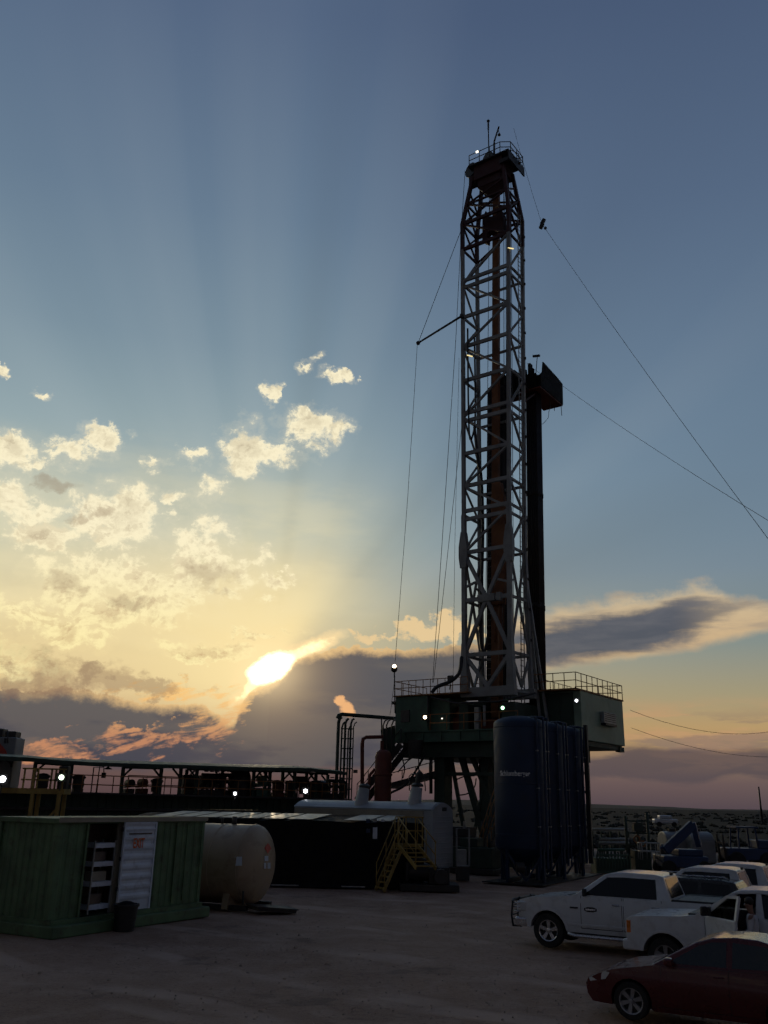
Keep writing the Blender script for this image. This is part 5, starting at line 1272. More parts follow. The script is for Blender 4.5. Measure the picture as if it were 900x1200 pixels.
# wrap the lettering round the shell, centred where the photo shows it
c = S0; tx = W(602.5, 906.5, 45.7); an0 = math.atan2((tx-c).y, (tx-c).x); 
d_ = Vector((tx.x-c.x, -math.sqrt(max(0.1, SR**2-(tx.x-c.x)**2)), 0)); an0 = math.atan2(d_.y, d_.x)
xs = [v.x for v in vs]; wtx = max(xs)-min(xs); sc = 1.62/wtx
m = MB(); out = []
for v in vs:
    a = an0 + v.x*sc/SR; r = SR + 0.006 + v.z
    out.append(Vector((c.x + r*math.cos(a), c.y + r*math.sin(a), tx.z + v.y*sc*1.2)))
m.add(out, fs)
par = [o for o in bpy.data.objects if o.name == 'blue_silo'][0]
m.build('lettering', 'text', par, weld=False)
silo(S0 + VD*3.05, 1, 'second blue silo, mostly hidden behind the lettered one')
silo(S0 + VD*6.1, 2, 'third blue silo, right end of the row')
# stand-off pole ladder at the right end
c3 = S0 + VD*6.1
t = thing('silo_ladder', 'dark ladder pole standing off the right-hand silo', 'ladder', c3 + UD*1.9, -TH)
a, b = at(686, 850, 52.0), at(693, 1012, 51.2)
m = MB(); m.bar(a, b, 0.2, up=VD); m.build('pole', 'trim', t)
m = MB()
for k in (0.2, 0.36, 0.5): p = a.lerp(b, k); m.bar(p, p - UD*0.5, 0.09, 0.12)
m.build('strut', 'trim', t)
m = MB(); m.add([S0 + UD*a_ + VD*b_ + Vector((0, 0, z)) for z in (0.003, 0.05) for a_, b_ in ((-1.5, -1.6), (1.6, -1.6), (1.6, 8.0), (-1.5, 8.0))], [(0, 1, 2, 3), (4, 5, 6, 7), (0, 1, 5, 4), (1, 2, 6, 5), (2, 3, 7, 6), (3, 0, 4, 7)])
tag(centre(m.build('base_plate', 'steel')), 'flat dark steel pad under the row of blue silos', 'steel plate')

# ------------------------------------------------------------------ green container and cream tank
E1 = Vector((0.492, 0.870, 0)).normalized(); E2 = Vector((-0.870, 0.492, 0)).normalized()
K0 = gnd(61, 1101); K0.z = 0
def KP(a, b, z): return K0 + E1*a + E2*b + Vector((0, 0, z))
def kbox(m, a0, a1, b0, b1, z0, z1): m.add([KP(a, b, z) for z in (z0, z1) for b in (b0, b1) for a in (a0, a1)], [(0, 2, 3, 1), (4, 5, 7, 6), (0, 1, 5, 4), (2, 6, 7, 3), (0, 4, 6, 2), (1, 3, 7, 5)]); return m
def k_at(px, py, b=0.3):
    """(a, z) on the container's long wall plane seen at a photo spot"""
    d = ray(px, py); o = Vector((0, 0, CAMH)); tt = (b - (o-K0).dot(E2))/d.dot(E2); p = o + d*tt
    return (p-K0).dot(E1), p.z
KL, KW, KZ0, KZ1 = 6.1, 2.75, 0.42, 2.98
t = thing('green_container', 'green corrugated steel container on a skid with an open doorway', 'container', KP(KL/2, KW/2, 0), math.atan2(E1.y, E1.x))
kbox(MB(), -0.08, KL+0.16, -0.06, KW, 0.0, 0.30).build('skid', 'green', t, bevel=0.03)
kbox(MB(), 0.0, KL, 0.14, KW-0.1, 0.304, KZ0).build('floor_frame', 'green', t)
W0 = 0.3
oa0, oz1 = k_at(103, 963, W0); oa1, _ = k_at(143, 963, W0)
oa1 = k_at(139, 1060, W0)[0]; oa0 = k_at(93, 1065, W0)[0]
doorz = oz1
def corr_wall(a0, a1, z0, z1, nm='wall'):
    m = MB(); n = max(1, round((a1-a0)/0.28)); pts = []
    for i in range(n):
        s_ = a0 + (a1-a0)*i/n; w = (a1-a0)/n
        pts += [(s_, W0), (s_+w*0.3, W0), (s_+w*0.42, W0+0.022), (s_+w*0.78, W0+0.022), (s_+w*0.9, W0)]
    pts.append((a1, W0))
    vs = [KP(a, b, z) for z in (z0, z1) for a, b in pts] + [KP(a, W0+0.09, z) for z in (z0, z1) for a, b in pts]
    q = len(pts); fs = []
    for i in range(q-1): fs += [(i, i+1, q+i+1, q+i), (2*q+i, 3*q+i, 3*q+i+1, 2*q+i+1), (q+i, q+i+1, 3*q+i+1, 3*q+i), (i, 2*q+i, 2*q+i+1, i+1)]
    fs += [(0, q, 3*q, 2*q), (q-1, 3*q-1, 4*q-1, 2*q-1)]
    m.add(vs, fs); return m.build(nm, 'green', t)
corr_wall(0.14, oa0, KZ0, KZ1-0.14); corr_wall(oa0, oa1, doorz, KZ1-0.14); corr_wall(oa1, KL-0.14, KZ0, KZ1-0.14)
# end wall facing the camera-left, back wall, far end, roof
m = MB(); n = 9; pts = []
for i in range(n):
    s_ = W0 + 0.1 + (KW-0.2-W0)*i/n; w = (KW-0.2-W0)/n; pts += [(s_, 0.06), (s_+w*0.3, 0.06), (s_+w*0.42, 0.08), (s_+w*0.78, 0.08), (s_+w*0.9, 0.06)]
pts.append((KW-0.1, 0.06)); q = len(pts)
m.add([KP(b, a, z) for z in (KZ0, KZ1-0.14) for a, b in pts] + [KP(0.16, a, z) for z in (KZ0, KZ1-0.14) for a, b in pts], [f_ for i in range(q-1) for f_ in ((i, i+1, q+i+1, q+i), (2*q+i, 3*q+i, 3*q+i+1, 2*q+i+1))]); m.build('end_wall', 'green', t)
kbox(MB(), 0.1, KL-0.1, KW-0.14, KW-0.08, KZ0, KZ1-0.14).build('back_wall', 'green', t)
kbox(MB(), KL-0.12, KL-0.05, W0+0.1, KW-0.15, KZ0, KZ1-0.14).build('end_wall', 'green', t)
for a in (0.0, KL-0.14):
    for b in (W0-0.03, KW-0.16): kbox(MB(), a, a+0.14, b, b+0.14, KZ0, KZ1-0.14).build('corner_post', 'green', t, bevel=0.015)
m = kbox(MB(), -0.02, KL+0.02, W0-0.05, KW+0.0, KZ1-0.138, KZ1); m.build('roof', 'green', t, bevel=0.02)
m = kbox(MB(), -0.04, KL+0.04, W0-0.10, W0-0.052, KZ1-0.10, KZ1+0.03); m.build('roof_trim', 'beige', t)
m = MB(); kbox(m, oa0-0.07, oa0, W0-0.03, W0+0.1, KZ0, doorz+0.07); kbox(m, oa1, oa1+0.07, W0-0.03, W0+0.1, KZ0, doorz+0.07); kbox(m, oa0, oa1, W0-0.03, W0+0.1, doorz, doorz+0.07); kbox(m, oa0-0.07, oa1+0.07, W0-0.05, W0+0.1, KZ0-0.03, KZ0)
m.build('door_frame', 'green', t)
m = MB(); kbox(m, 0.2, KL-0.2, W0+0.9, W0+0.94, KZ0, KZ1-0.2); kbox(m, oa1+0.25, oa1+0.29, W0+0.12, W0+0.9, KZ0, KZ1-0.2); m.build('inner_lining', 'wood', t)
kbox(MB(), oa1-0.22, oa1-0.02, W0+0.1, W0+0.16, KZ0, doorz).build('door_jamb', 'beige', t)
# white shutter door folded back against the wall
da0, dz1 = k_at(146, 963.5, W0-0.06); da1, _ = k_at(183.5, 963.5, W0-0.06); _, dz0 = k_at(158, 1066, W0-0.06)
m = MB(); n = 9; pts = []
H = dz1-dz0
rows = []
for i in range(n*4+1):
    z = dz0 + H*i/(n*4); k = i % 4; rows.append((z, -0.03 if k in (1, 2) and 0.06 < (i/(n*4)) < 0.94 else 0.0))
vs = [KP(a, W0-0.07+off, z) for z, off in rows for a in (da0+0.05, da1-0.05)]
m.add(vs, [(2*i, 2*i+1, 2*i+3, 2*i+2) for i in range(len(rows)-1)]); kbox(m, da0, da1, W0-0.065, W0-0.045, dz0, dz1)
kbox(m, da0, da0+0.06, W0-0.11, W0-0.066, dz0, dz1); kbox(m, da1-0.06, da1, W0-0.11, W0-0.066, dz0, dz1); kbox(m, da0+0.06, da1-0.06, W0-0.11, W0-0.066, dz1-0.06, dz1)
dr = m.build('door', 'dwhite', t); dr['label'] = 'white ribbed door with an orange EXIT marking'
sa0, sz1 = k_at(157, 983, W0-0.11); sa1, sz0 = k_at(168, 994, W0-0.11)
vs, fs = text_mesh('EXIT', 0.4, 0.002, 0.007); xs = [v.x for v in vs]; ysv = [v.y for v in vs]
m = MB(); m.add([KP((sa0+sa1)/2 + v.x*(sa1-sa0)*1.05/(max(xs)-min(xs)), W0-0.115-v.z, (sz0+sz1)/2 + v.y*(sz1-sz0)/(max(ysv)-min(ysv))) for v in vs], fs); m.build('lettering', 'lorange', dr, weld=False)
m = MB(); kbox(m, da0+0.2, da1-0.2, W0-0.112, W0-0.104, sz1+0.12, sz1+0.16); m.build('notice_line', 'wood', dr)
m = MB()
for z in (0.5, 1.4, 2.3): kbox(m, da0-0.05, da0+0.02, W0-0.07, W0-0.03, dz0+0.1+z*H/2.7, dz0+0.22+z*H/2.7)
m.build('hinge', 'steel', dr)
# vertical bars on the right wall portion
m = MB()
for a in (KL-1.35, KL-0.85): kbox(m, a, a+0.05, W0-0.04, W0-0.01, KZ0+0.1, KZ1-0.2)
m.build('locking_bar', 'green', t)
# shelf rack inside
t = thing('shelf_rack', 'white shelf unit standing inside the open doorway of the green container', 'shelf', KP((oa0+oa1)/2, W0+0.5, KZ0), math.atan2(E1.y, E1.x))
ra0, ra1 = oa0+0.42, oa1-0.22
for a in (ra0, ra1-0.05):
    for b in (W0+0.12, W0+0.62): kbox(MB(), a, a+0.04, b, b+0.04, KZ0+0.004, KZ0+1.95).build('upright', 'galv', t)
for z in (0.25, 0.85, 1.38, 1.88): kbox(MB(), ra0+0.045, ra1-0.055, W0+0.12, W0+0.66, KZ0+z-0.13, KZ0+z).build('shelf', 'dwhite', t)
rr = random.Random(6)
for i, (z, c_, lab) in enumerate(((0.254, 'wood', 'brown carton on the bottom shelf in the container'), (0.854, 'beige', 'pale carton on the second shelf in the container'), (1.384, 'wood', 'dark brown box on the third shelf in the container'))):
    a = ra0+0.12; o = kbox(MB(), a, a+0.42+0.1*(i % 2), W0+0.2, W0+0.5, KZ0+z, KZ0+z+0.26).build('storage_box', c_, bevel=0.01); tag(centre(o), lab, 'box')
for z in (0.5, 1.1, 1.65): pass
o = MB(); kbox(o, oa0+0.02, oa0+0.12, W0+0.14, W0+0.2, KZ0+0.01, KZ0+2.0)
# bin
p = gnd(155, 1092); p = K0 + E1*((p-K0).dot(E1)) + E2*(-0.28)
t = thing('trash_bin', 'dark plastic bin standing in front of the white door', 'bin', (p.x, p.y, 0), 0.3)
m = MB(); m.lathe([(0, 0), (0.27, 0), (0.33, 0.62), (0.36, 0.64), (0.36, 0.70), (0.31, 0.70), (0.28, 0.1), (0, 0.08)], (p.x, p.y, 0.0), 20); m.build('bin_body', 'trim', t)
m = MB(); m.ball((p.x, p.y, 0.6), 0.30, 8, 0.6); m.build('bag', 'black', t)
# rubber tyre at far left edge
p = K0 + E2*2.0 - E1*0.9
t = thing('spare_tyre', 'dark tyre lying by the container end at the left edge', 'tyre', (p.x, p.y, 0), 0)
m = MB(); m.lathe([(0.25, -0.12), (0.45, -0.12), (0.5, -0.05), (0.5, 0.05), (0.45, 0.12), (0.25, 0.12), (0.25, -0.12)], (p.x, p.y, 0.5), 22, (0.5, -0.87, 0)); m.build('rubber_ring', 'rubber', t)

# cream fuel tank
Yt = 33.2; xr_ = W(303, 1015, Yt).x; zt_ = W(290, 966.5, Yt).z; r_ = (zt_-0.14)/2; zc = 0.14+r_
ce = Vector((xr_-0.2, Yt+0.3, zc)); ax = -UD; ax = Vector((-0.93, 0.36, 0)).normalized()
t = thing('fuel_tank', 'cream horizontal steel fuel tank with rounded end and hazard labels', 'fuel tank', (ce.x, ce.y, 0), 0)
prof = [(0, -0.52)] + [(r_*math.sin(k*PI/20), -0.50*math.cos(k*PI/20)) for k in range(1, 10)] + [(r_, 0.0), (r_, 0.5), (r_, 1.5), (r_, 4.6), (r_*0.8, 5.0), (0, 5.2)]
MB().lathe(prof, ce, 56, ax).build('tank_shell', 'cream', t)
m = MB()
for h in (0.02, 1.15, 3.0): m.lathe([(r_+0.001, h-0.03), (r_+0.014, h-0.02), (r_+0.014, h+0.02), (r_+0.001, h+0.03)], ce, 56, ax)
m.build('weld_seam', 'cream', t)
sd_ = Vector((-ax.y, ax.x, 0))
for h in (0.5, 3.6):
    c = ce + ax*h; m = MB(); m.prism([(-1.0, 0.02), (1.0, 0.02), (0.9, 0.6), (0.5, 0.30), (0, 0.20), (-0.5, 0.30), (-0.9, 0.6)], -0.12, 0.12, lambda a, b, d: Vector((c.x, c.y, 0)) + sd_*a + ax*d + Vector((0, 0, b))); m.build('saddle', 'cream', t)
m = MB()
for s_ in (-0.85, 0.85): a = Vector((ce.x, ce.y, 0)) + sd_*s_ - ax*0.3; m.bar(a + Vector((0, 0, 0.08)), a + ax*5.3 + Vector((0, 0, 0.08)), 0.14, 0.16)
m.build('skid', 'steel', t)
m = MB(); c = ce + ax*0.9 + Vector((0, 0, r_-0.02)); m.tube([c, c + Vector((0, 0, 0.28))], 0.09, 8); m.build('vent', 'steel', t); MB().tube([c + ax*0.5, c + ax*0.5 + Vector((0, 0, 0.2))], 0.05, 6).build('vent', 'steel', t)
m = MB(); a = ce + ax*0.3 - sd_*(-r_*0.0); f0_ = ce + ax*0.55
def on_tank(px, py):
    """point of the shell seen at a photo spot"""
    o = Vector((0, 0, CAMH)); d = ray(px, py).normalized()
    w_ = o-ce; dp = d - ax*d.dot(ax); wp = w_ - ax*w_.dot(ax)
    A, B, C = dp.dot(dp), 2*dp.dot(wp), wp.dot(wp)-(r_+0.01)**2; D_ = B*B-4*A*C
    k = (-B-math.sqrt(D_))/(2*A) if D_ > 0 else -B/(2*A); return o + d*k
def on_head(px, py):
    o = Vector((0, 0, CAMH)); d = ray(px, py).normalized(); best = None
    for i in range(400):
        p = o + d*(28+i*0.025); q = p-ce; h = q.dot(ax); rad_ = (q - ax*h).length
        if h > -0.53 and (rad_/r_)**2 + (min(h, 0)/0.52)**2 <= 1.02: return p - d*0.015
    return on_tank(px, py)
def decal(name, pts, mat, fn):
    P_ = [fn(*q) for q in pts]; c = sum(P_, Vector())/len(P_); back = [p + (p - Vector((0, 0, CAMH))).normalized()*0.02 for p in P_]
    n = len(P_); m = MB(); m.add(P_ + back, [tuple(range(n)), tuple(range(2*n-1, n-1, -1))] + [(i, (i+1) % n, n+(i+1) % n, n+i) for i in range(n)]); return m.build(name, mat, t)
decal('hazard_label', [(314, 987.5), (318, 994), (314, 1000.5), (310, 994)], 'lred', on_head)
decal('label_plate', [(310, 1003), (314.5, 1003), (314.5, 1009), (310, 1009)], 'label', on_head)
decal('label_plate', [(309.5, 1011), (312, 1011), (312, 1018), (309.5, 1018)], 'label', on_head)
decal('label_plate', [(313.5, 1011), (317, 1011), (317, 1018), (313.5, 1018)], 'label', on_head)
decal('label_plate', [(275.5, 1004), (283.5, 1004), (283.5, 1014.5), (275.5, 1014.5)], 'label', on_tank)
m = MB(); q = on_tank(285, 1044); m.tube([q, q + Vector((0.02, -0.03, -0.4)), Vector((q.x, q.y-0.05, 0.4))], 0.035, 6); m.build('drain_pipe', 'steel', t)
# tray in front of the tank
p = gnd(318, 1068); t = None
m = MB(); R_ = Matrix.Translation((p.x, p.y, 0)) @ Matrix.Rotation(0.5, 4, 'Z') @ Matrix.Rotation(rad(5), 4, 'Y')
m.box(-0.75, 0.75, -0.55, 0.55, 0.12, 0.16, R_); m.box(-0.7, 0.7, -0.5, 0.5, 0.02, 0.119, R_)
tag(centre(m.build('ground_plate', 'steel')), 'flat steel plate lying on the dirt in front of the cream tank', 'plate')

# ------------------------------------------------------------------ right background
# pipe racks
for i, (py, px0, px1, Yb, mt_) in enumerate(((972, 694, 736, 66, 'galv'), (983.5, 703, 737, 60, 'galv'), (988, 702, 737, 59, 'galv'), (996, 700, 732, 56, 'rgreen'))):
    a, b = W(px0, py, Yb), W(px1, py, Yb)
    t = thing('pipe_skid', ('pale long pipe on low trestles farthest right of the silos', 'upper of two pale pipes right of the silos', 'lower of two pale pipes right of the silos', 'green railing-like skid right of the silo feet')[i], 'pipe rack', (a.x, Yb, 0), 0)
    m = MB(); m.tube([(a.x, Yb, a.z), (b.x, Yb, b.z)], 0.09, 7); m.build('pipe', mt_, t)
    m = MB()
    for k in range(5): x = a.x + (b.x-a.x)*k/4; m.bar((x, Yb, 0), (x, Yb, a.z-0.08), 0.09, up=(0, 1, 0))
    m.build('trestle', 'dgreen', t)
t = thing('green_skid', 'dark green slatted skid box on the ground right of the silos', 'skid', (W(716, 1005, 54).x, 54, 0), 0)
xa, xb = W(699, 1000, 54).x, W(738, 1000, 54).x
m = MB()
for k in range(12): x = xa+(xb-xa)*k/11; m.bar((x, 54, 0.05), (x, 54, 1.0), 0.07, up=(0, 1, 0))
m.bar((xa, 54, 1.0), (xb, 54, 1.0), 0.1); m.bar((xa, 54, 0.1), (xb, 54, 0.1), 0.14); m.box(xa, xb, 54.3, 55.6, 0, 0.8); m.build('slatted_box', 'rgreen', t)
# wellhead-like stack with orange bits
Yw = 58.0
c = Vector((W(750, 990, Yw).x, Yw, 0))
t = thing('valve_tree', 'dark green valve stack with orange wheels right of the pipe skids', 'valve stack', c, 0)
m = MB()
for dx, h in ((-0.8, 3.1), (-0.1, 2.9), (0.55, 3.3)): m.tube([c + Vector((dx, 0, 0)), c + Vector((dx, 0, h))], 0.09, 6)
for z in (0.7, 1.4, 2.1, 2.8): m.bar(c + Vector((-0.9, 0, z)), c + Vector((0.7, 0, z)), 0.09)
m.box(-0.5, 0.5, -0.5, 0.5, 0, 1.1, Matrix.Translation(c)); m.box(-0.35, 0.2, -0.2, 0.3, 2.2, 2.7, Matrix.Translation(c)); m.build('stack_frame', 'dgreen', t)
m = MB(); m.lathe([(0.16, -0.03), (0.24, -0.03), (0.24, 0.03), (0.16, 0.03)], c + Vector((-0.25, -0.3, 1.75)), 12, (0.3, -1, 0)); m.lathe([(0.12, -0.03), (0.2, -0.03), (0.2, 0.03), (0.12, 0.03)], c + Vector((0.1, -0.3, 1.5)), 12, (0.3, -1, 0)); m.build('hand_wheel', 'orange', t)
m = MB(); m.box(0.9, 2.2, -0.5, 0.6, 0.0, 0.9, Matrix.Translation(c)); m.box(1.2, 1.9, -0.3, 0.4, 0.9, 1.5, Matrix.Translation(c)); m.build('cabinet', 'steel', t, bevel=0.05)
# boom lift
Yl = 54.0; c = Vector((W(795, 1000, Yl).x, Yl, 0))
t = thing('boom_lift', 'blue boom lift with its arm raised to the right behind the pickups', 'boom lift', c, 0)
m = MB(); m.box(-1.1, 1.4, -0.9, 0.9, 0.45, 1.05, Matrix.Translation(c)); m.box(-0.2, 1.2, -0.7, 0.7, 1.05, 1.4, Matrix.Translation(c)); m.build('chassis', 'mblue', t, bevel=0.06)
for a in (-0.85, 1.15):
    for b in (-0.85, 0.85): m = MB(); m.lathe([(0, -0.15), (0.38, -0.15), (0.42, -0.08), (0.42, 0.08), (0.38, 0.15), (0, 0.15)], c + Vector((a, b, 0.42)), 16, (0, 1, 0)); m.build('wheel', 'rubber', t)
a, b = W(779, 997, Yl-0.2), W(812, 966, Yl-0.2)
m = MB(); m.bar(a, b, 0.42, 0.5); m.build('arm', 'mblue', t, bevel=0.04)
m = MB(); m.bar(b + Vector((0, 0, .1)), b + Vector((0.25, 0, -1.2)), 0.3, 0.3); m.bar(a + Vector((-0.3, 0, 0.1)), b + Vector((-0.5, 0, -.5)), 0.12, 0.12); m.build('lower_arm', 'mblue', t, bevel=0.03)
m = MB(); p = a + Vector((-0.9, 0, -0.2)); railing(m, [p + Vector((-0.5, -0.4, -0.3)), p + Vector((0.5, -0.4, -0.3)), p + Vector((0.5, 0.4, -0.3)), p + Vector((-0.5, 0.4, -0.3)), p + Vector((-0.5, -0.4, -0.3))], 0.9, (0.5, 1.0), 0.03, 0.5); m.build('basket', 'galv', t)
# pale tanks behind the lift
for px0, px1, Yk, lab in ((775, 800, 62, 'left pale rounded tank half hidden behind the boom lift arm'), (803, 830, 61, 'right pale rounded tank behind the boom lift')):
    a, b = W(px0, 975, Yk), W(px1, 975, Yk); zt_ = W(px0, 974, Yk).z; r = zt_/2
    t = thing('storage_tank', lab, 'tank', ((a.x+b.x)/2, Yk, 0), 0)
    m = MB(); L = b.x-a.x; m.prism([(-r, 0.35)] + [(r*math.cos(PI - k*PI/12), zt_-r*0.55 + r*0.55*math.sin(k*PI/12)) for k in range(13)] + [(r, 0.35)], a.x, b.x, lambda p_, q_, d: (d, Yk+p_, q_)); m.build('tank_body', 'dimw', t, bevel=0.08)
    m = MB(); m.box(a.x, b.x, Yk-0.8, Yk+0.8, 0, 0.34); m.build('skid', 'steel', t); m = MB(); m.tube([((a.x+b.x)/2, Yk, zt_), ((a.x+b.x)/2, Yk, zt_+0.2)], 0.25, 10); m.build('manhole', 'steel', t)
# blue forklift
Yk = 60.0; c = Vector((W(873, 985, Yk).x, Yk, 0))
t = thing('forklift', 'blue rough-terrain forklift with cab far right', 'forklift', c, 0.2)
m = MB(); m.box(-1.4, 1.4, -0.9, 0.9, 0.6, 1.3, Matrix.Translation(c)); m.box(0.5, 1.5, -0.8, 0.8, 1.3, 1.8, Matrix.Translation(c)); m.build('chassis', 'mblue', t, bevel=0.06)
m = MB()
for a in (-0.7, 0.5):
    for b in (-0.7, 0.7): m.bar(c + Vector((a, b, 1.3)), c + Vector((a*0.9, b*0.9, 2.5)), 0.09, up=(0, 1, 0))
m.box(-0.8, 0.6, -0.8, 0.8, 2.5, 2.6, Matrix.Translation(c)); m.build('cab_frame', 'mblue', t)
m = MB(); m.bar(c + Vector((-1.5, -0.5, 0.3)), c + Vector((-1.6, -0.5, 2.1)), 0.12, up=(0, 1, 0)); m.bar(c + Vector((-1.5, 0.5, 0.3)), c + Vector((-1.6, 0.5, 2.1)), 0.12, up=(0, 1, 0)); m.bar(c + Vector((-1.55, -0.5, 1.6)), c + Vector((-1.55, 0.5, 1.6)), 0.12); m.box(-2.4, -1.5, -0.5, -0.35, 0.25, 0.32, Matrix.Translation(c)); m.build('lift_mast', 'steel', t)
for a in (-0.95, 1.0):
    for b in (-0.85, 0.85): m = MB(); m.lathe([(0, -0.2), (0.5, -0.2), (0.56, -0.1), (0.56, 0.1), (0.5, 0.2), (0, 0.2)], c + Vector((a, b, 0.56)), 16, (0, 1, 0)); m.build('wheel', 'rubber', t)
# far pole, far white car, pad edge berm
p = W(891, 941, 320); o = MB().tube([(p.x, 320, 0), (p.x, 320, W(891, 922, 320).z)], [0.35, 0.25], 6).build('utility_pole', 'steel'); tag(centre(o), 'lone slim pole on the far horizon at the right', 'pole')
p = W(778, 944.3, 190); t = thing('distant_vehicle', 'tiny pale vehicle far out on the plain above the boom lift', 'vehicle', (p.x, 190, 0), 0)
m = MB(); m.box(p.x-2.4, p.x+2.4, 189, 191, 0.6, 1.5); m.box(p.x-1.3, p.x+1.2, 189.1, 190.9, 1.5, 2.2); m.build('body', 'paintw', t, bevel=0.2)
m = MB(); m.lathe([(0, -0.2), (0.5, -0.2), (0.5, 0.2), (0, 0.2)], (p.x-1.5, 189, 0.5), 10, (0, 1, 0)); m.lathe([(0, -0.2), (0.5, -0.2), (0.5, 0.2), (0, 0.2)], (p.x+1.5, 189, 0.5), 10, (0, 1, 0)); m.build('wheel', 'rubber', t)
m = MB(); rr = random.Random(8)
y_ = 72.0; N = 60; vs = []
for i in range(N+1):
    x = 12 + i*0.9
    for k, h in ((-1.6, -0.05), (-0.6, 0.3), (0.4, 0.38), (1.6, -0.05)): vs.append((x + rr.uniform(-.1, .1), y_ + k + math.sin(x*0.3)*0.3, max(-0.05, h*rr.uniform(0.7, 1.2))))
m.add(vs, [(i*4+j, i*4+j+1, (i+1)*4+j+1, (i+1)*4+j) for i in range(N) for j in range(3)], True)
o = m.build('berm', principled('berm_soil', (0.20, 0.165, 0.14), 0.95, 0, 0.3, 1.0, 0.4, 10)); o['kind'] = 'structure'

# ------------------------------------------------------------------ vehicles
def prof_mesh(name, poly, hw, mat, parent, cz=(), cx=(), sgn=None, offs=None, bevel=0.0, smooth=True):
    """side outline (x,z) drawn out to both sides; hw(x,z) is the half width. With sgn: only a skin of one side between offsets."""
    bm = bmesh.new()
    f0 = bm.faces.new([bm.verts.new((x, -1.0, z)) for x, z in poly])
    r = bmesh.ops.extrude_face_region(bm, geom=[f0])
    for v in r['geom']:
        if isinstance(v, bmesh.types.BMVert): v.co.y = 1.0
    for z in cz: bmesh.ops.bisect_plane(bm, geom=bm.verts[:]+bm.edges[:]+bm.faces[:], plane_co=(0, 0, z), plane_no=(0, 0, 1))
    for x in cx: bmesh.ops.bisect_plane(bm, geom=bm.verts[:]+bm.edges[:]+bm.faces[:], plane_co=(x, 0, 0), plane_no=(1, 0, 0))
    if sgn is None:
        for y in (-0.92, 0.0, 0.92): bmesh.ops.bisect_plane(bm, geom=bm.verts[:]+bm.edges[:]+bm.faces[:], plane_co=(0, y, 0), plane_no=(0, 1, 0))
        for v in bm.verts: v.co.y = v.co.y*hw(v.co.x, v.co.z)
    else:
        for v in bm.verts:
            k = (v.co.y+1)/2; v.co.y = sgn*(hw(v.co.x, v.co.z) + offs[0]*(1-k) + offs[1]*k)
    bmesh.ops.recalc_face_normals(bm, faces=bm.faces)
    for f in bm.faces: f.smooth = smooth
    for e in bm.edges:
        if len(e.link_faces) == 2 and e.calc_face_angle(0) > rad(32): e.smooth = False
    me = bpy.data.meshes.new(name); bm.to_mesh(me); bm.free(); me.materials.append(M[mat])
    o = bpy.data.objects.new(name, me); COL.objects.link(o); o.parent = parent
    if bevel: b = o.modifiers.new('bevel', 'BEVEL'); b.width = bevel; b.segments = 3; b.limit_method = 'ANGLE'; b.angle_limit = rad(42)
    return o
def local(mb, name, mat, parent, bevel=0.0): return mb.build(name, mat, parent, world=False, bevel=bevel)
def arch(xc, r, zc, z0, n=10):
    """points of a wheel arch, from rear foot over the top to the front foot"""
    a0 = math.asin(max(-1, min(1, (z0-zc)/r)))
    return [(xc + r*math.cos(a0 + (PI-2*a0)*k/n), zc + r*math.sin(a0 + (PI-2*a0)*k/n)) for k in range(n+1)]
def wheel(parent, x, y, r, w, spokes=5, rim='alloy', rr=0.62):
    s = -1 if y < 0 else 1
    c = (x, y, r)
    o = local(MB().lathe([(r*rr, -w/2), (r*0.93, -w/2), (r*0.99, -w*0.36), (r, -w*0.15), (r, w*0.15), (r*0.99, w*0.36), (r*0.93, w/2), (r*rr, w/2), (r*rr, -w/2)], c, 36, (0, 1, 0)), 'tyre', 'rubber', parent)
    m = MB(); m.lathe([(r*rr, -w*0.42), (r*rr*1.03, -w*0.5), (r*rr*0.94, -w*0.5), (r*rr*0.92, 0.0), (r*rr, 0.0)], c, 36, (0, s, 0)) if False else None
    m = MB()
    yo = y + s*w*0.46
    m.lathe([(r*rr*0.90, -w*0.5), (r*rr*0.90, w*0.44), (r*rr*1.02, w*0.50), (r*rr*1.02, w*0.44), (r*rr*0.98, -w*0.5)], c, 36, (0, s, 0))
    m.lathe([(0, 0.0), (r*0.13, 0.0), (r*0.13, 0.05), (0, 0.06)], (x, y + s*w*0.30, r), 16, (0, s, 0))
    for k in range(spokes):
        a = 2*PI*k/spokes + 0.3; d = Vector((math.cos(a), 0, math.sin(a))); n_ = Vector((-math.sin(a), 0, math.cos(a))); cc = Vector((x, 0, r))
        q = []
        for rad_, ww, dep in ((r*0.10, r*0.11, 0.33), (r*rr*0.95, r*0.17, 0.40)):
            for sg in (-1, 1):
                for dd in (0, 0.05): q.append(cc + d*rad_ + n_*ww*sg*0.75 + Vector((0, y + s*(w*dep - dd), 0)))
        m.add(q, [(0, 2, 6, 4), (1, 5, 7, 3), (0, 4, 5, 1), (2, 3, 7, 6), (4, 6, 7, 5), (0, 1, 3, 2)])
    r1 = local(m, 'rim', rim, o)
    local(MB().lathe([(0, 0.0), (r*rr*0.9, 0.0), (r*rr*0.9, 0.02), (0, 0.02)], (x, y - s*0.02, r), 24, (0, s, 0)), 'brake_disc', 'trim', o)
    return o
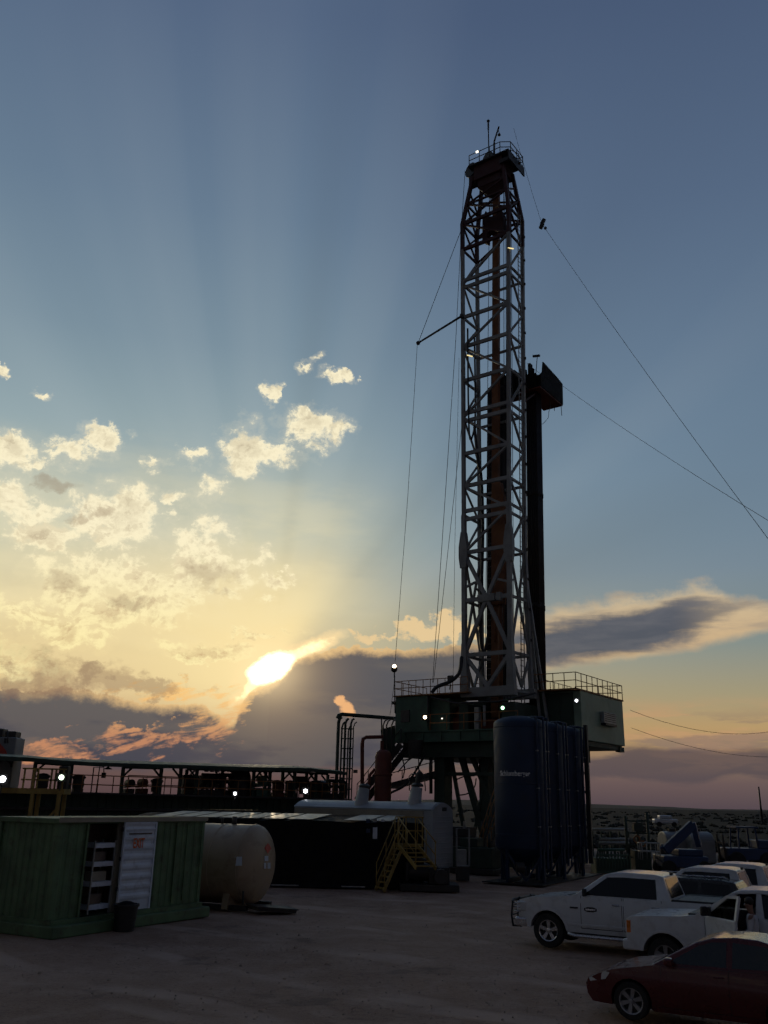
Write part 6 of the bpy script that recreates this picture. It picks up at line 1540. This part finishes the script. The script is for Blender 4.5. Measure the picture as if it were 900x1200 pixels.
def glass_slope(parent, name, p0, p1, h0, h1, n_off, mat='glass', inset=0.0):
    """a pane across the car between two profile points"""
    (x0, z0), (x1, z1) = p0, p1; d = Vector((x1-x0, 0, z1-z0)).normalized(); nn = Vector((-d.z, 0, d.x))*n_off
    a = Vector((x0, 0, z0)) + d*0.05; b = Vector((x1, 0, z1)) - d*0.05
    q = [Vector((p.x, y, p.z)) + nn*k for k in (0.2, 1.0) for p, y in ((a, -h0), (b, -h1), (b, h1), (a, h0))]
    return local(MB().add(q, [(0, 1, 2, 3), (4, 5, 6, 7), (0, 1, 5, 4), (1, 2, 6, 5), (2, 3, 7, 6), (3, 0, 4, 7)]), name, mat, parent)

def pickup(root, paint='paintw', guard=False, open_door=False, L=5.82, cover=None, amber=False, H=1.95, topper=False, wheelr=0.42, square=False):
    dz = 0.0
    def hw(x, z):
        w = 0.985 - 0.05*((z-0.85)/0.5)**2
        if x < 0.7: w *= 1 - (0.07 if square else 0.13)*((0.7-x)/0.7)**2
        if x > L-0.3: w *= 1 - 0.04*((x-L+0.3)/0.3)**2
        return w
    belt = 1.34; fa, ra = 0.88, L-1.30
    hood = [(0.0, 0.98), (0.05, 1.13), (0.30, 1.205), (0.75, 1.255), (1.30, 1.30), (1.62, 1.345)] if not square else [(0.0, 0.98), (0.02, 1.12), (0.12, 1.19), (0.6, 1.235), (1.25, 1.27), (1.55, 1.31)]
    tail = [(L-0.02, belt+0.02), (L, 1.25), (L, 0.62), (L-0.12, 0.50)]
    low = arch(ra, 0.50, wheelr, 0.48)
    low2 = arch(fa, 0.50, wheelr, 0.48)
    poly = [(0.10, 0.50), (0.02, 0.62)] + hood + [(4.12, belt+0.01)] + tail + low + [(ra-0.52, 0.44), (fa+0.52, 0.44)] + low2
    if open_door:
        i = poly.index((4.12, belt+0.01)); poly[i:i] = [(1.80, belt), (1.80, 0.56), (2.90, 0.56), (2.92, belt)]
    body = prof_mesh('body', poly, hw, paint, root, (0.6, 0.75, 0.95, 1.1, 1.22), (0.25, 0.5, 0.75, 2.0, 3.0, 4.12, L-0.2), bevel=0.025)
    def hc(x, z): return 0.935 - (z-belt)*0.34
    ws, wt = (1.60, belt-0.01), (2.42, H-0.07)
    cab = [ws, wt, (2.62, H-0.01), (3.0, H+0.01), (3.7, H), (3.95, H-0.04), (4.14, belt-0.01)]
    if not open_door:
        prof_mesh('cab', cab, hc, paint, root, (1.5, 1.7, H-0.1), (2.2, 3.2), bevel=0.03)
    else:
        m = MB()
        # roof, pillars and rear wall as real shells round an open cabin
        ro = [(wt[0]-0.05, H-0.085), (2.62, H-0.01), (3.0, H+0.01), (3.7, H), (3.95, H-0.04), (3.96, H-0.13), (3.0, H-0.07), (2.5, H-0.10)]
        prof_mesh('roof', ro, hc, paint, root, (), (), bevel=0.02)
        for sg in (-1, 1):
            prof_mesh('pillar', [(1.60, belt-0.01), (1.70, belt-0.01), (2.50, H-0.10), (2.38, H-0.09)], hc, paint, root, (1.5, 1.7), (), sg, (-0.05, 0.003))
            prof_mesh('pillar', [(2.88, belt-0.01), (3.06, belt-0.01), (3.02, H-0.07), (2.92, H-0.07)], hc, paint, root, (1.5, 1.7), (), sg, (-0.06, 0.003))
            prof_mesh('pillar', [(3.84, belt-0.01), (4.14, belt-0.01), (3.96, H-0.06), (3.78, H-0.06)], hc, paint, root, (1.5, 1.7), (), sg, (-0.06, 0.003))
            prof_mesh('side_glass', [(3.06, belt+0.02), (3.84, belt+0.02), (3.79, H-0.10), (3.03, H-0.10)], hc, 'glass', root, (1.5, 1.7), (), sg, (-0.02, -0.012))
        prof_mesh('side_glass', [(1.75, belt+0.02), (2.86, belt+0.02), (2.90, H-0.10), (2.48, H-0.12)], hc, 'glass', root, (1.5, 1.7), (), 1, (-0.02, -0.012))
        prof_mesh('far_door', [(1.80, 0.56), (2.91, 0.56), (2.91, belt), (1.80, belt)], hw, paint, root, (0.75, 0.95), (), 1, (-0.08, 0.003))
        m = MB(); m.box(3.90, 3.96, -0.8, 0.8, 0.9, H-0.12); local(m, 'rear_wall', 'trim', root)
        for yy in (-0.42, 0.42):
            m = MB(); m.box(2.35, 2.88, yy-0.27, yy+0.27, 0.72, 0.95); m.box(2.80, 2.95, yy-0.26, yy+0.26, 0.95, 1.55); m.box(2.84, 2.94, yy-0.14, yy+0.14, 1.57, 1.75); local(m, 'seat', 'seat', root, 0.05)
        m = MB(); m.box(1.62, 1.9, -0.85, 0.85, 0.9, 1.3); local(m, 'dashboard', 'trim', root, 0.04)
        m = MB(); m.box(1.7, 3.9, -0.85, 0.85, 0.564, 0.60); local(m, 'cab_floor', 'trim', root)
        m = MB(); m.tube([Vector((2.05, -0.42+0.19*math.cos(a), 1.28+0.19*math.sin(a))) for a in [i*PI/8 for i in range(17)]], 0.018, 5); local(m, 'steering_wheel', 'trim', root)
    glass_slope(root, 'windshield', ws, wt, hc(*ws)-0.07, hc(*wt)-0.09, 0.006)
    glass_slope(root, 'rear_window', (3.955, H-0.06), (4.14, belt+0.02), 0.62, 0.72, 0.008 if not topper else 0.001)
    # doors
    doors = ((1.80, 2.90, 1.72), (2.93, 3.92, 2.98))
    for sg in (-1, 1):
        for i, (a, b, _) in enumerate(doors):
            if open_door and i == 0: continue
            pl = [(a+0.014, 0.565), (b-0.014, 0.565), (b-0.014, belt), (a+0.014, belt)]
            prof_mesh('door_gap', [(a, 0.548), (b, 0.548), (b, belt+0.002), (a, belt+0.002)], hw, 'trim', root, (0.75, 0.95, 1.1), (), sg, (0.0, 0.0015))
            d = prof_mesh('door', pl, hw, paint, root, (0.62, 0.75, 0.85, 0.95, 1.1, 1.22), (), sg, (0.0, 0.006), bevel=0.004)
            m = MB(); x = b-0.26; m.tube([(x, sg*(hw(x, 1.18)+0.005), 1.17), (x+0.02, sg*(hw(x, 1.18)+0.035), 1.17), (x+0.17, sg*(hw(x, 1.18)+0.035), 1.17), (x+0.19, sg*(hw(x, 1.18)+0.005), 1.17)], 0.017, 6); local(m, 'handle', 'chrome' if guard else paint, d)
            if not open_door:
                if i == 0: wp = [(1.88, belt+0.025), (2.84, belt+0.025), (2.88, H-0.11), (2.50, H-0.13)]
                else: wp = [(2.96, belt+0.025), (3.80, belt+0.025), (3.76, H-0.12), (2.96, H-0.11)]
                prof_mesh('window', wp, hc, 'glass', d, (1.5, 1.7), (), sg, (-0.01, 0.004))
                if i == 0: prof_mesh('window_post', [(2.83, belt+0.025), (2.97, belt+0.025), (2.97, H-0.11), (2.87, H-0.11)], hc, 'glass', d, (1.5, 1.7), (), sg, (-0.01, 0.002))
        # lower door moulding, step
        prof_mesh('side_moulding', [(fa+0.56, 0.60), (3.95, 0.60), (3.95, 0.66), (fa+0.56, 0.66)], hw, paint, root, (), (), sg, (0.006, 0.022), bevel=0.006)
        m = MB(); m.tube([(fa+0.55, sg*0.93, 0.40), (fa+0.75, sg*1.02, 0.37), (3.9, sg*1.02, 0.37), (4.05, sg*0.93, 0.40)], 0.045, 8); local(m, 'running_board', 'chrome' if guard else 'trim', root)
        for xc in (fa, ra):
            pts = arch(xc, 0.50, wheelr, 0.48, 12); pts2 = arch(xc, 0.555, wheelr, 0.48, 12)
            prof_mesh('arch_flare', pts + pts2[::-1], hw, paint if xc == fa or True else 'trim', root, (), (), sg, (-0.005, 0.018), bevel=0.006)
        # mirror
        m = MB(); m.box(1.90, 1.99, sg*1.05 - 0.08, sg*1.05 + 0.09, belt-0.0, belt+0.19); m.bar((1.95, sg*0.9, belt+0.02), (1.95, sg*1.0, belt+0.02), 0.05); local(m, 'mirror', 'trim' if not guard else 'trim', root, 0.04)
        m = MB(); m.box(-0.01, 0.26, sg*0.84-0.11, sg*0.84+0.09, 0.86, 1.10) if not square else m.box(-0.005, 0.05, sg*0.76-0.14, sg*0.76+0.12, 0.88, 1.10); local(m, 'headlight', 'lamp', root, 0.03)
        if amber: m = MB(); m.box(0.03, 0.13, sg*0.905-0.03, sg*0.905+0.03, 0.84, 1.10); local(m, 'marker_lamp', 'amber', root, 0.01)
        m = MB(); m.box(L-0.16, L+0.008, sg*0.90-0.08, sg*0.90+0.055, 0.92, 1.28); local(m, 'tail_light', 'redl', root, 0.01)
    m = MB(); m.box(-0.02, 0.03, -0.62, 0.62, 0.72, 1.09); local(m, 'grille', 'trim' if square else 'chrome', root, 0.02)
    m = MB(); m.box(-0.09, 0.28, -0.93, 0.93, 0.47, 0.70); local(m, 'front_bumper', paint if square else 'chrome', root, 0.05)
    m = MB(); m.box(L-0.10, L+0.16, -0.92, 0.92, 0.46, 0.64); local(m, 'rear_bumper', 'chrome', root, 0.04)
    m = MB(); m.box(0.4, L-0.3, -0.62, 0.62, 0.30, 0.92); local(m, 'underbody', 'trim', root)
    # bed: dark recess rim
    if not topper:
        m = MB(); m.box(4.20, L-0.04, -0.80, 0.80, belt+0.025, belt+0.045); local(m, 'bed_cover', cover or 'trim', root)
        for sg in (-1, 1): m = MB(); m.box(4.16, L-0.02, sg*0.88-0.05, sg*0.88+0.05, belt+0.005, belt+0.06); local(m, 'bed_rail', 'trim', root, 0.01)
    else:
        prof_mesh('topper', [(4.12, belt), (4.0, H-0.05), (4.3, H-0.02), (L-0.5, H-0.06), (L-0.1, belt)], hc, paint, root, (1.6,), (), bevel=0.03)
    m = MB(); m.box(3.97, 4.03, -0.1, 0.1, H-0.04, H+0.035); local(m, 'brake_light', 'trim', root, 0.01)
    if guard:
        m = MB()
        for sg in (-1, 1):
            m.tube([(-0.08, sg*0.42, 0.40), (-0.16, sg*0.44, 0.5), (-0.17, sg*0.44, 1.06), (-0.10, sg*0.44, 1.16)], 0.034, 7)
            m.tube([(-0.15, sg*0.44, 1.12), (-0.17, sg*0.80, 1.12), (-0.14, sg*0.90, 1.08), (-0.17, sg*0.93, 0.72), (-0.16, sg*0.86, 0.46), (-0.14, sg*0.44, 0.42)], 0.028, 7)
        m.tube([(-0.15, -0.44, 1.12), (-0.15, 0.44, 1.12)], 0.03, 7)
        for z in (0.62, 0.73, 0.84, 0.97, 1.08): m.tube([(-0.165, -0.90, z), (-0.165, 0.90, z)], 0.016, 6)
        local(m, 'grille_guard', 'trim', root)
        m = MB()
        for z in (0.84, 0.94, 1.04): m.tube([(-0.16, -0.88, z), (0.10, -0.96, z)], 0.016, 6)
        local(m, 'lamp_guard', 'chrome', root)
        prof_mesh('badge', [(1.52, 1.02), (1.72, 1.02), (1.74, 1.04), (1.72, 1.06), (1.52, 1.06), (1.50, 1.04)], hw, 'trim', root, (), (), -1, (0.004, 0.014))
        prof_mesh('badge', [(1.90, 0.99), (2.00, 0.96), (2.14, 0.96), (2.24, 0.99), (2.24, 1.05), (2.14, 1.08), (2.00, 1.08), (1.90, 1.05)], hw, 'trim', root, (), (), -1, (0.008, 0.014))
        prof_mesh('badge', [(1.94, 1.0), (2.20, 1.0), (2.20, 1.04), (1.94, 1.04)], hw, 'chrome', root, (), (), -1, (0.0145, 0.018))
    for x in (fa, ra):
        for y in (-0.84, 0.84): wheel(root, x, y, wheelr, 0.26, 5, 'chrome' if guard else 'alloy')
    m = MB(); m.tube([(1.75, -0.6, belt+0.04), (1.62, -0.2, belt+0.015)], 0.012, 4); m.tube([(1.75, 0.1, belt+0.04), (1.62, 0.5, belt+0.015)], 0.012, 4); m.box(1.42, 1.66, -0.8, 0.8, belt-0.035, belt+0.0); local(m, 'wiper_cowl', 'trim', root, 0.01)
    if open_door:
        # the driver's door swung out on its front hinge
        h = Matrix.Translation((1.82, -0.955, 0)) @ Matrix.Rotation(rad(-44), 4, 'Z')
        def D(x, z, y=0.0): return h @ Vector((x-1.82, y, z))
        m = MB(); m.prism([(1.83, 0.57), (2.89, 0.57), (2.90, belt), (1.83, belt)], -0.035, 0.035, lambda a, b, d: D(a, b, d)); dd = local(m, 'open_door', paint, root, 0.02); dd['label'] = 'driver door swung open'
        m = MB(); q = [(1.85, belt), (2.50, H-0.12), (2.88, H-0.10), (2.89, belt)]
        for a, b in zip(q[:-1], q[1:]): 
            k0 = -(a[1]-belt)*-0.33; k1 = (b[1]-belt)*0.33; m.bar(D(a[0], a[1], (a[1]-belt)*0.30), D(b[0], b[1], (b[1]-belt)*0.30), 0.055, 0.06)
        local(m, 'window_frame', paint, dd)
        m = MB(); P_ = [D(x, z, (z-belt)*0.30 + k) for k in (-0.004, 0.004) for x, z in q]; m.add(P_, [(0, 1, 2, 3), (4, 5, 6, 7), (0, 1, 5, 4), (1, 2, 6, 5), (2, 3, 7, 6), (3, 0, 4, 7)]); local(m, 'window', M['tglass'], dd)
        m = MB(); m.prism([(1.9, 0.65), (2.85, 0.65), (2.85, belt-0.05), (1.9, belt-0.05)], 0.036, 0.07, lambda a, b, d: D(a, b, d)); local(m, 'door_lining', 'trim', dd)
        m = MB(); c = D(1.98, belt+0.10, -0.13); m.box(-0.04, 0.04, -0.085, 0.085, -0.10, 0.10, Matrix.Translation(c) @ Matrix.Rotation(rad(-44), 4, 'Z')); local(m, 'door_mirror', 'trim', dd, 0.03)
def tglass():
    m = bpy.data.materials.new('clear_glass'); m.use_nodes = True; nt = m.node_tree; b = nt.nodes['Principled BSDF']
    b.inputs['Base Color'].default_value = (0.25, 0.27, 0.28, 1); b.inputs['Roughness'].default_value = 0.03; b.inputs['Transmission Weight'].default_value = 1.0; b.inputs['IOR'].default_value = 1.05
    return m
M['tglass'] = tglass()

RAM = at(603, 1085, 26.3); RAM = Vector((RAM.x, 26.3, 0)) + VD*0.93
g = gnd(643, 1111)  # foot of the near front wheel
RAMC = Vector((g.x, g.y, 0)) + VD*0.97 - UD*0.88
t = thing('pickup_truck', 'white crew-cab pickup with black grille guard, nearest to the silos', 'pickup truck', RAMC, -TH); pickup(t, 'paintw', guard=True, H=1.95, wheelr=0.425)
GM = Vector((6.30, 23.4, 0))
t = thing('pickup_truck', 'white pickup with its driver door open behind the red car', 'pickup truck', GM, -TH); pickup(t, 'paintw', open_door=True, amber=True, H=1.90, square=True, wheelr=0.40)
def place_by(px, py, zroof, Yr, xl):
    """front-centre position so that the near roof edge at local xl shows at px"""
    p = at(px, py, Yr); return Vector((p.x, p.y, 0)) - UD*xl + VD*0.74
t = thing('pickup_truck', 'white pickup in the middle of the back row, behind the black one', 'pickup truck', place_by(862, 1014, 1.95, 27.6, 3.95), -TH); pickup(t, 'paintw', H=1.95)
t = thing('pickup_truck', 'white pickup farthest back at the right edge', 'pickup truck', place_by(892, 1008, 1.95, 30.0, 3.95), -TH); pickup(t, 'paintw', H=1.95)
# black SUV between
def suv(root):
    hw = lambda x, z: 0.95 - 0.05*((z-0.8)/0.5)**2 - (0.12*((0.6-x)/0.6)**2 if x < 0.6 else 0)
    poly = [(0.08, 0.45), (0.0, 0.6), (0.02, 0.95), (0.25, 1.03), (1.2, 1.12), (4.75, 1.14), (4.8, 0.6), (4.7, 0.42)] + arch(3.9, 0.43, 0.37, 0.42) + arch(0.95, 0.43, 0.37, 0.42)
    prof_mesh('body', poly, hw, 'paintk', root, (0.7, 0.9), (0.3, 0.6, 4.5), bevel=0.03)
    hc = lambda x, z: 0.90 - (z-1.1)*0.30
    prof_mesh('cab', [(1.15, 1.10), (1.95, 1.66), (2.3, 1.72), (4.0, 1.71), (4.4, 1.66), (4.72, 1.12)], hc, 'paintk', root, (1.3, 1.5), (), bevel=0.03)
    for sg in (-1, 1):
        for a, b, w in (((1.45, 2.45), 0, [(1.55, 1.15), (2.42, 1.15), (2.42, 1.64), (2.05, 1.62)]), ((2.5, 3.4), 0, [(2.5, 1.15), (3.4, 1.15), (3.4, 1.64), (2.5, 1.64)]), ((3.5, 4.4), 0, [(3.5, 1.15), (4.4, 1.15), (4.25, 1.60), (3.5, 1.63)])):
            d = prof_mesh('door' if a[0] < 3 else 'quarter_panel', [(a[0], 0.55), (a[1], 0.55), (a[1], 1.1), (a[0], 1.1)], hw, 'paintk', root, (0.8,), (), sg, (0, 0.006), bevel=0.003)
            prof_mesh('window', w, hc, 'glass', d, (1.4,), (), sg, (0, 0.004))
        m = MB(); m.tube([(2.0, sg*0.62, 1.74), (2.1, sg*0.62, 1.78), (4.1, sg*0.62, 1.78), (4.2, sg*0.62, 1.73)], 0.02, 6); local(m, 'roof_rail', 'chrome', root)
        m = MB(); m.box(4.6, 4.79, sg*0.8-0.08, sg*0.8+0.08, 0.85, 1.25); local(m, 'tail_light', 'redl', root, 0.02)
        m = MB(); m.box(0.02, 0.2, sg*0.72-0.14, sg*0.72+0.14, 0.78, 0.92); local(m, 'headlight', 'lamp', root, 0.02)
    glass_slope(root, 'rear_window', (4.42, 1.62), (4.72, 1.16), 0.62, 0.74, 0.006); glass_slope(root, 'windshield', (1.17, 1.12), (1.95, 1.65), 0.80, 0.66, 0.006)
    m = MB(); m.box(0.4, 4.5, -0.55, 0.55, 0.25, 0.7); local(m, 'underbody', 'trim', root)
    for x in (0.95, 3.9):
        for y in (-0.8, 0.8): wheel(root, x, y, 0.37, 0.22, 6)
p = at(858, 1027, 26.6)
t = thing('black_suv', 'black utility vehicle parked between two white pickups', 'car', Vector((p.x, p.y, 0)) - UD*4.35 + VD*0.72, -TH); suv(t)
# red sedan
def sedan(root):
    def hw(x, z):
        w = 0.855 - 0.07*((z-0.6)/0.4)**2
        if x < 0.6: w *= 1 - 0.20*((0.6-x)/0.6)**2
        if x > 3.9: w *= 1 - 0.14*((x-3.9)/0.55)**2
        return w
    fa, ra, wr = 0.86, 3.46, 0.315
    poly = [(0.12, 0.22), (0.02, 0.34), (0.0, 0.50), (0.06, 0.60), (0.20, 0.68), (0.55, 0.80), (0.95, 0.87), (1.28, 0.93), (3.75, 1.00), (4.10, 0.99), (4.38, 0.93), (4.45, 0.62), (4.42, 0.32), (4.3, 0.24)] + arch(ra, 0.365, wr, 0.22) + [(ra-0.38, 0.19), (fa+0.38, 0.19)] + arch(fa, 0.365, wr, 0.22)
    prof_mesh('body', poly, hw, 'paintr', root, (0.32, 0.42, 0.52, 0.62, 0.72, 0.82), (0.12, 0.3, 0.55, 0.9, 1.28, 2, 3, 3.9, 4.2), bevel=0.03)
    hc = lambda x, z: 0.80 - (z-0.93)*0.42
    cab = [(1.20, 0.90), (1.62, 1.14), (2.02, 1.345), (2.30, 1.43), (2.70, 1.468), (3.05, 1.455), (3.35, 1.39), (3.75, 1.18), (4.02, 0.97)]
    prof_mesh('cab', cab, hc, 'paintr', root, (1.05, 1.2, 1.35), (2.4, 2.9), bevel=0.03)
    wins = ([(1.52, 0.985), (2.52, 1.0), (2.54, 1.385), (2.30, 1.365), (2.08, 1.30)], [(2.62, 1.0), (3.45, 1.03), (3.40, 1.28), (3.18, 1.36), (2.64, 1.39)])
    for sg in (-1, 1):
        for i, (a, b) in enumerate(((1.42, 2.55), (2.57, 3.42))):
            low = [(a, 0.28), (b, 0.28), (b, 0.955), (a, 0.935)] if i == 0 else [(a, 0.28), (3.08, 0.28), (3.12, 0.5), (3.42, 0.74), (3.45, 0.965), (a, 0.955)]
            prof_mesh('door_gap', [(x + (0.008 if x > (a+b)/2 else -0.008), z + (0.006 if z > 0.6 else -0.006)) for x, z in low], hw, 'trim', root, (0.42, 0.6, 0.8), (), sg, (0.0, 0.0012))
            d = prof_mesh('door', low, hw, 'paintr', root, (0.35, 0.5, 0.6, 0.7, 0.82, 0.9), (), sg, (0, 0.005), bevel=0.003)
            prof_mesh('window', wins[i], hc, 'cglass', d, (1.1, 1.25), (), sg, (0, 0.004))
            m = MB(); x = b-0.24; m.tube([(x, sg*(hw(x, .86)+0.004), 0.84), (x+0.02, sg*(hw(x, .86)+0.03), 0.845), (x+0.15, sg*(hw(x, .86)+0.03), 0.85), (x+0.17, sg*(hw(x, .86)+0.004), 0.85)], 0.014, 6); local(m, 'handle', 'paintr', d)
        m = MB(); m.box(1.50, 1.66, sg*0.90-0.09, sg*0.90+0.07, 0.955, 1.09); local(m, 'mirror', 'paintr', root, 0.04)
        prof_mesh('headlight', [(0.10, 0.55), (0.42, 0.63), (0.50, 0.74), (0.42, 0.755), (0.20, 0.675), (0.075, 0.60)], hw, 'lamp', root, (), (), sg, (0.0, 0.008))
        m = MB(); m.lathe([(0, 0), (0.06, 0), (0.06, 0.02), (0, 0.03)], (0.05, sg*0.60, 0.36), 14, (-1, sg*0.2, 0)); local(m, 'fog_light', 'lamp', root)
        prof_mesh('tail_light', [(4.15, 0.78), (4.43, 0.76), (4.40, 0.92), (4.2, 0.93)], hw, 'redl', root, (), (), sg, (0.0, 0.008))
        prof_mesh('side_skirt', [(fa+0.38, 0.19), (ra-0.38, 0.19), (ra-0.38, 0.27), (fa+0.38, 0.27)], hw, 'paintr', root, (), (), sg, (0, 0.02), bevel=0.006)
    glass_slope(root, 'windshield', (1.24, 0.935), (2.22, 1.40), 0.72, 0.55, 0.012, 'cglass'); glass_slope(root, 'rear_window', (3.30, 1.40), (3.98, 1.0), 0.55, 0.68, 0.012, 'cglass')
    m = MB(); m.box(-0.012, 0.05, -0.42, 0.42, 0.48, 0.58); m.box(-0.005, 0.05, -0.45, 0.45, 0.28, 0.40); local(m, 'grille', 'trim', root, 0.02)
    m = MB(); m.box(0.3, 4.2, -0.5, 0.5, 0.17, 0.6); local(m, 'underbody', 'trim', root)
    for x in (fa, ra):
        for y in (-0.745, 0.745): wheel(root, x, y, wr, 0.20, 6, 'alloy', 0.68)
    m = MB(); m.tube([(1.40, -0.5, 1.0), (1.30, -0.05, 0.95)], 0.01, 4); m.tube([(1.40, 0.1, 1.0), (1.30, 0.5, 0.95)], 0.01, 4); local(m, 'wiper', 'trim', root)
M['cglass'] = principled('car_glass', (0.02, 0.024, 0.024), 0.05, 0, 0.1, 2, spec=0.8)
g = gnd(741, 1196.5)
t = thing('red_sedan', 'dark red four-door sedan, nearest to the camera', 'car', Vector((g.x, g.y, 0)) + VD*0.83 - UD*0.86, -TH); sedan(t)

# ------------------------------------------------------------------ the man at the open door
def person():
    base = GM + UD*2.86 - VD*1.22; face = rad(150)   # looks along the truck towards its bonnet, a little to the camera
    base.z = 0
    root = thing('person', 'man in a white shirt standing in the open door of the pickup', 'person', base, face)
    # skeleton, local: x forward, y left, z up
    J = [((0.00, 0, 0.93), .150, .115), ((0.01, 0, 1.08), .150, .105), ((0.0, 0, 1.25), .175, .115), ((0.0, 0, 1.38), .165, .10), ((0.01, 0, 1.455), .07, .065), ((0.03, 0, 1.53), .058, .058), ((0.045, 0, 1.60), .075, .088), ((0.05, 0, 1.68), .078, .092), ((0.045, 0, 1.735), .045, .055)]
    E_ = [(0, 1), (1, 2), (2, 3), (3, 4), (4, 5), (5, 6), (6, 7), (7, 8)]
    def chain(parent, pts):
        for p, rx, ry in pts: J.append((p, rx, ry)); E_.append((parent, len(J)-1)); parent = len(J)-1
        return parent
    hands = []
    for s in (-1, 1):
        fw = 0.30 if s == 1 else 0.20
        e = chain(3, [((0.0, s*0.17, 1.405), .062, .062), ((0.02, s*0.205, 1.34), .055, .055), ((0.03, s*0.24, 1.14), .043, .045), ((0.14, s*0.24, 1.085), .038, .04), ((fw, s*0.20, 1.07), .028, .024), ((fw+0.045, s*0.195, 1.07), .036, .020), ((fw+0.085, s*0.19, 1.068), .038, .016)])
        for k, (dy, l) in enumerate(((-.028, .075), (-.010, .085), (.010, .080), (.027, .062))):
            chain(e, [((fw+0.10, s*0.19+dy, 1.068), .010, .010), ((fw+0.10+l*0.55, s*0.19+dy*1.15, 1.060), .009, .009), ((fw+0.10+l, s*0.19+dy*1.2, 1.040), .007, .007)])
        chain(e-1, [((fw+0.05, s*0.19 - s*0.045, 1.065), .012, .012), ((fw+0.09, s*0.19 - s*0.065, 1.055), .010, .010), ((fw+0.115, s*0.19 - s*0.06, 1.045), .008, .008)])
        chain(0, [((0.0, s*0.09, 0.86), .095, .095), ((0.01, s*0.11, 0.66), .075, .078), ((0.02, s*0.115, 0.48), .055, .058), ((-0.01, s*0.12, 0.30), .052, .052), ((-0.02, s*0.12, 0.09), .036, .036), ((0.04, s*0.13, 0.045), .04, .035), ((0.15, s*0.145, 0.032), .036, .028)])
    me = bpy.data.meshes.new('person_body'); me.from_pydata([j[0] for j in J], E_, [])
    o = bpy.data.objects.new('body', me); COL.objects.link(o); o.parent = root; me.materials.append(M['skin'])
    sk = o.modifiers.new('skin', 'SKIN'); sk.use_smooth_shade = True
    if not me.skin_vertices: 
        bm = bmesh.new(); bm.from_mesh(me); bm.verts.layers.skin.verify(); bm.to_mesh(me); bm.free()
    for i, (p, rx, ry) in enumerate(J): me.skin_vertices[0].data[i].radius = (rx, ry)
    me.skin_vertices[0].data[0].use_root = True
    o.modifiers.new('sub', 'SUBSURF').render_levels = 2; o.modifiers['sub'].levels = 1
    def garment(name, idx, grow, mat):
        """a cloth shell over some joints"""
        m2 = bpy.data.meshes.new(name); mp = {a: i for i, a in enumerate(idx)}
        m2.from_pydata([J[a][0] for a in idx], [(mp[a], mp[b]) for a, b in E_ if a in mp and b in mp], [])
        g_ = bpy.data.objects.new(name, m2); COL.objects.link(g_); g_.parent = root; m2.materials.append(M[mat])
        s2 = g_.modifiers.new('skin', 'SKIN'); s2.use_smooth_shade = True
        if not m2.skin_vertices:
            bm = bmesh.new(); bm.from_mesh(m2); bm.verts.layers.skin.verify(); bm.to_mesh(m2); bm.free()
        for i, a in enumerate(idx): m2.skin_vertices[0].data[i].radius = (J[a][1]+grow, J[a][2]+grow)
        m2.skin_vertices[0].data[0].use_root = True
        g_.modifiers.new('sub', 'SUBSURF').render_levels = 2; g_.modifiers['sub'].levels = 1
        return g_
    n_arm = 7 + 4*3 + 3; n_leg = 7; A0 = 9; B0 = 9 + n_arm + n_leg
    garment('shirt', [0, 1, 2, 3, 4] + [A0, A0+1, A0+2, A0+3] + [B0, B0+1, B0+2, B0+3], 0.018, 'shirt')
    L0 = A0+n_arm; L1 = B0+n_arm
    garment('trousers', [0] + [L0, L0+1, L0+2, L0+3, L0+4] + [L1, L1+1, L1+2, L1+3, L1+4], 0.014, 'jeans')
    garment('shoes', [L0+4, L0+5, L0+6], 0.012, 'trim'); garment('shoes', [L1+4, L1+5, L1+6], 0.012, 'trim')
    H_ = Vector((0.05, 0, 1.655))
    m = MB(); m.ball(H_ + Vector((-0.012, 0, 0.055)), 0.098, 12, 0.95); local(m, 'hair', 'hair', root)
    m = MB()
    for s in (-1, 1): m.ball(H_ + Vector((0.082, s*0.032, -0.005)), 0.013, 8)
    local(m, 'eye', 'label', root)
    m = MB()
    for s in (-1, 1): m.ball(H_ + Vector((0.093, s*0.032, -0.005)), 0.006, 6); m.bar(H_ + Vector((0.09, s*0.015, 0.02)), H_ + Vector((0.085, s*0.05, 0.022)), 0.008)
    local(m, 'brow', 'hair', root)
    m = MB(); m.prism([(0.075, 0.0), (0.112, -0.04), (0.08, -0.045)], -0.013, 0.013, lambda a, b, d: H_ + Vector((a, d, b)))
    for s in (-1, 1): m.ball(H_ + Vector((0.0, s*0.085, -0.02)), 0.024, 7, 1.3)
    local(m, 'nose_and_ears', 'skin', root, 0.004)
    m = MB(); m.bar(H_ + Vector((0.088, -0.024, -0.067)), H_ + Vector((0.088, 0.024, -0.067)), 0.008, 0.01); local(m, 'mouth', 'redp', root)
person()
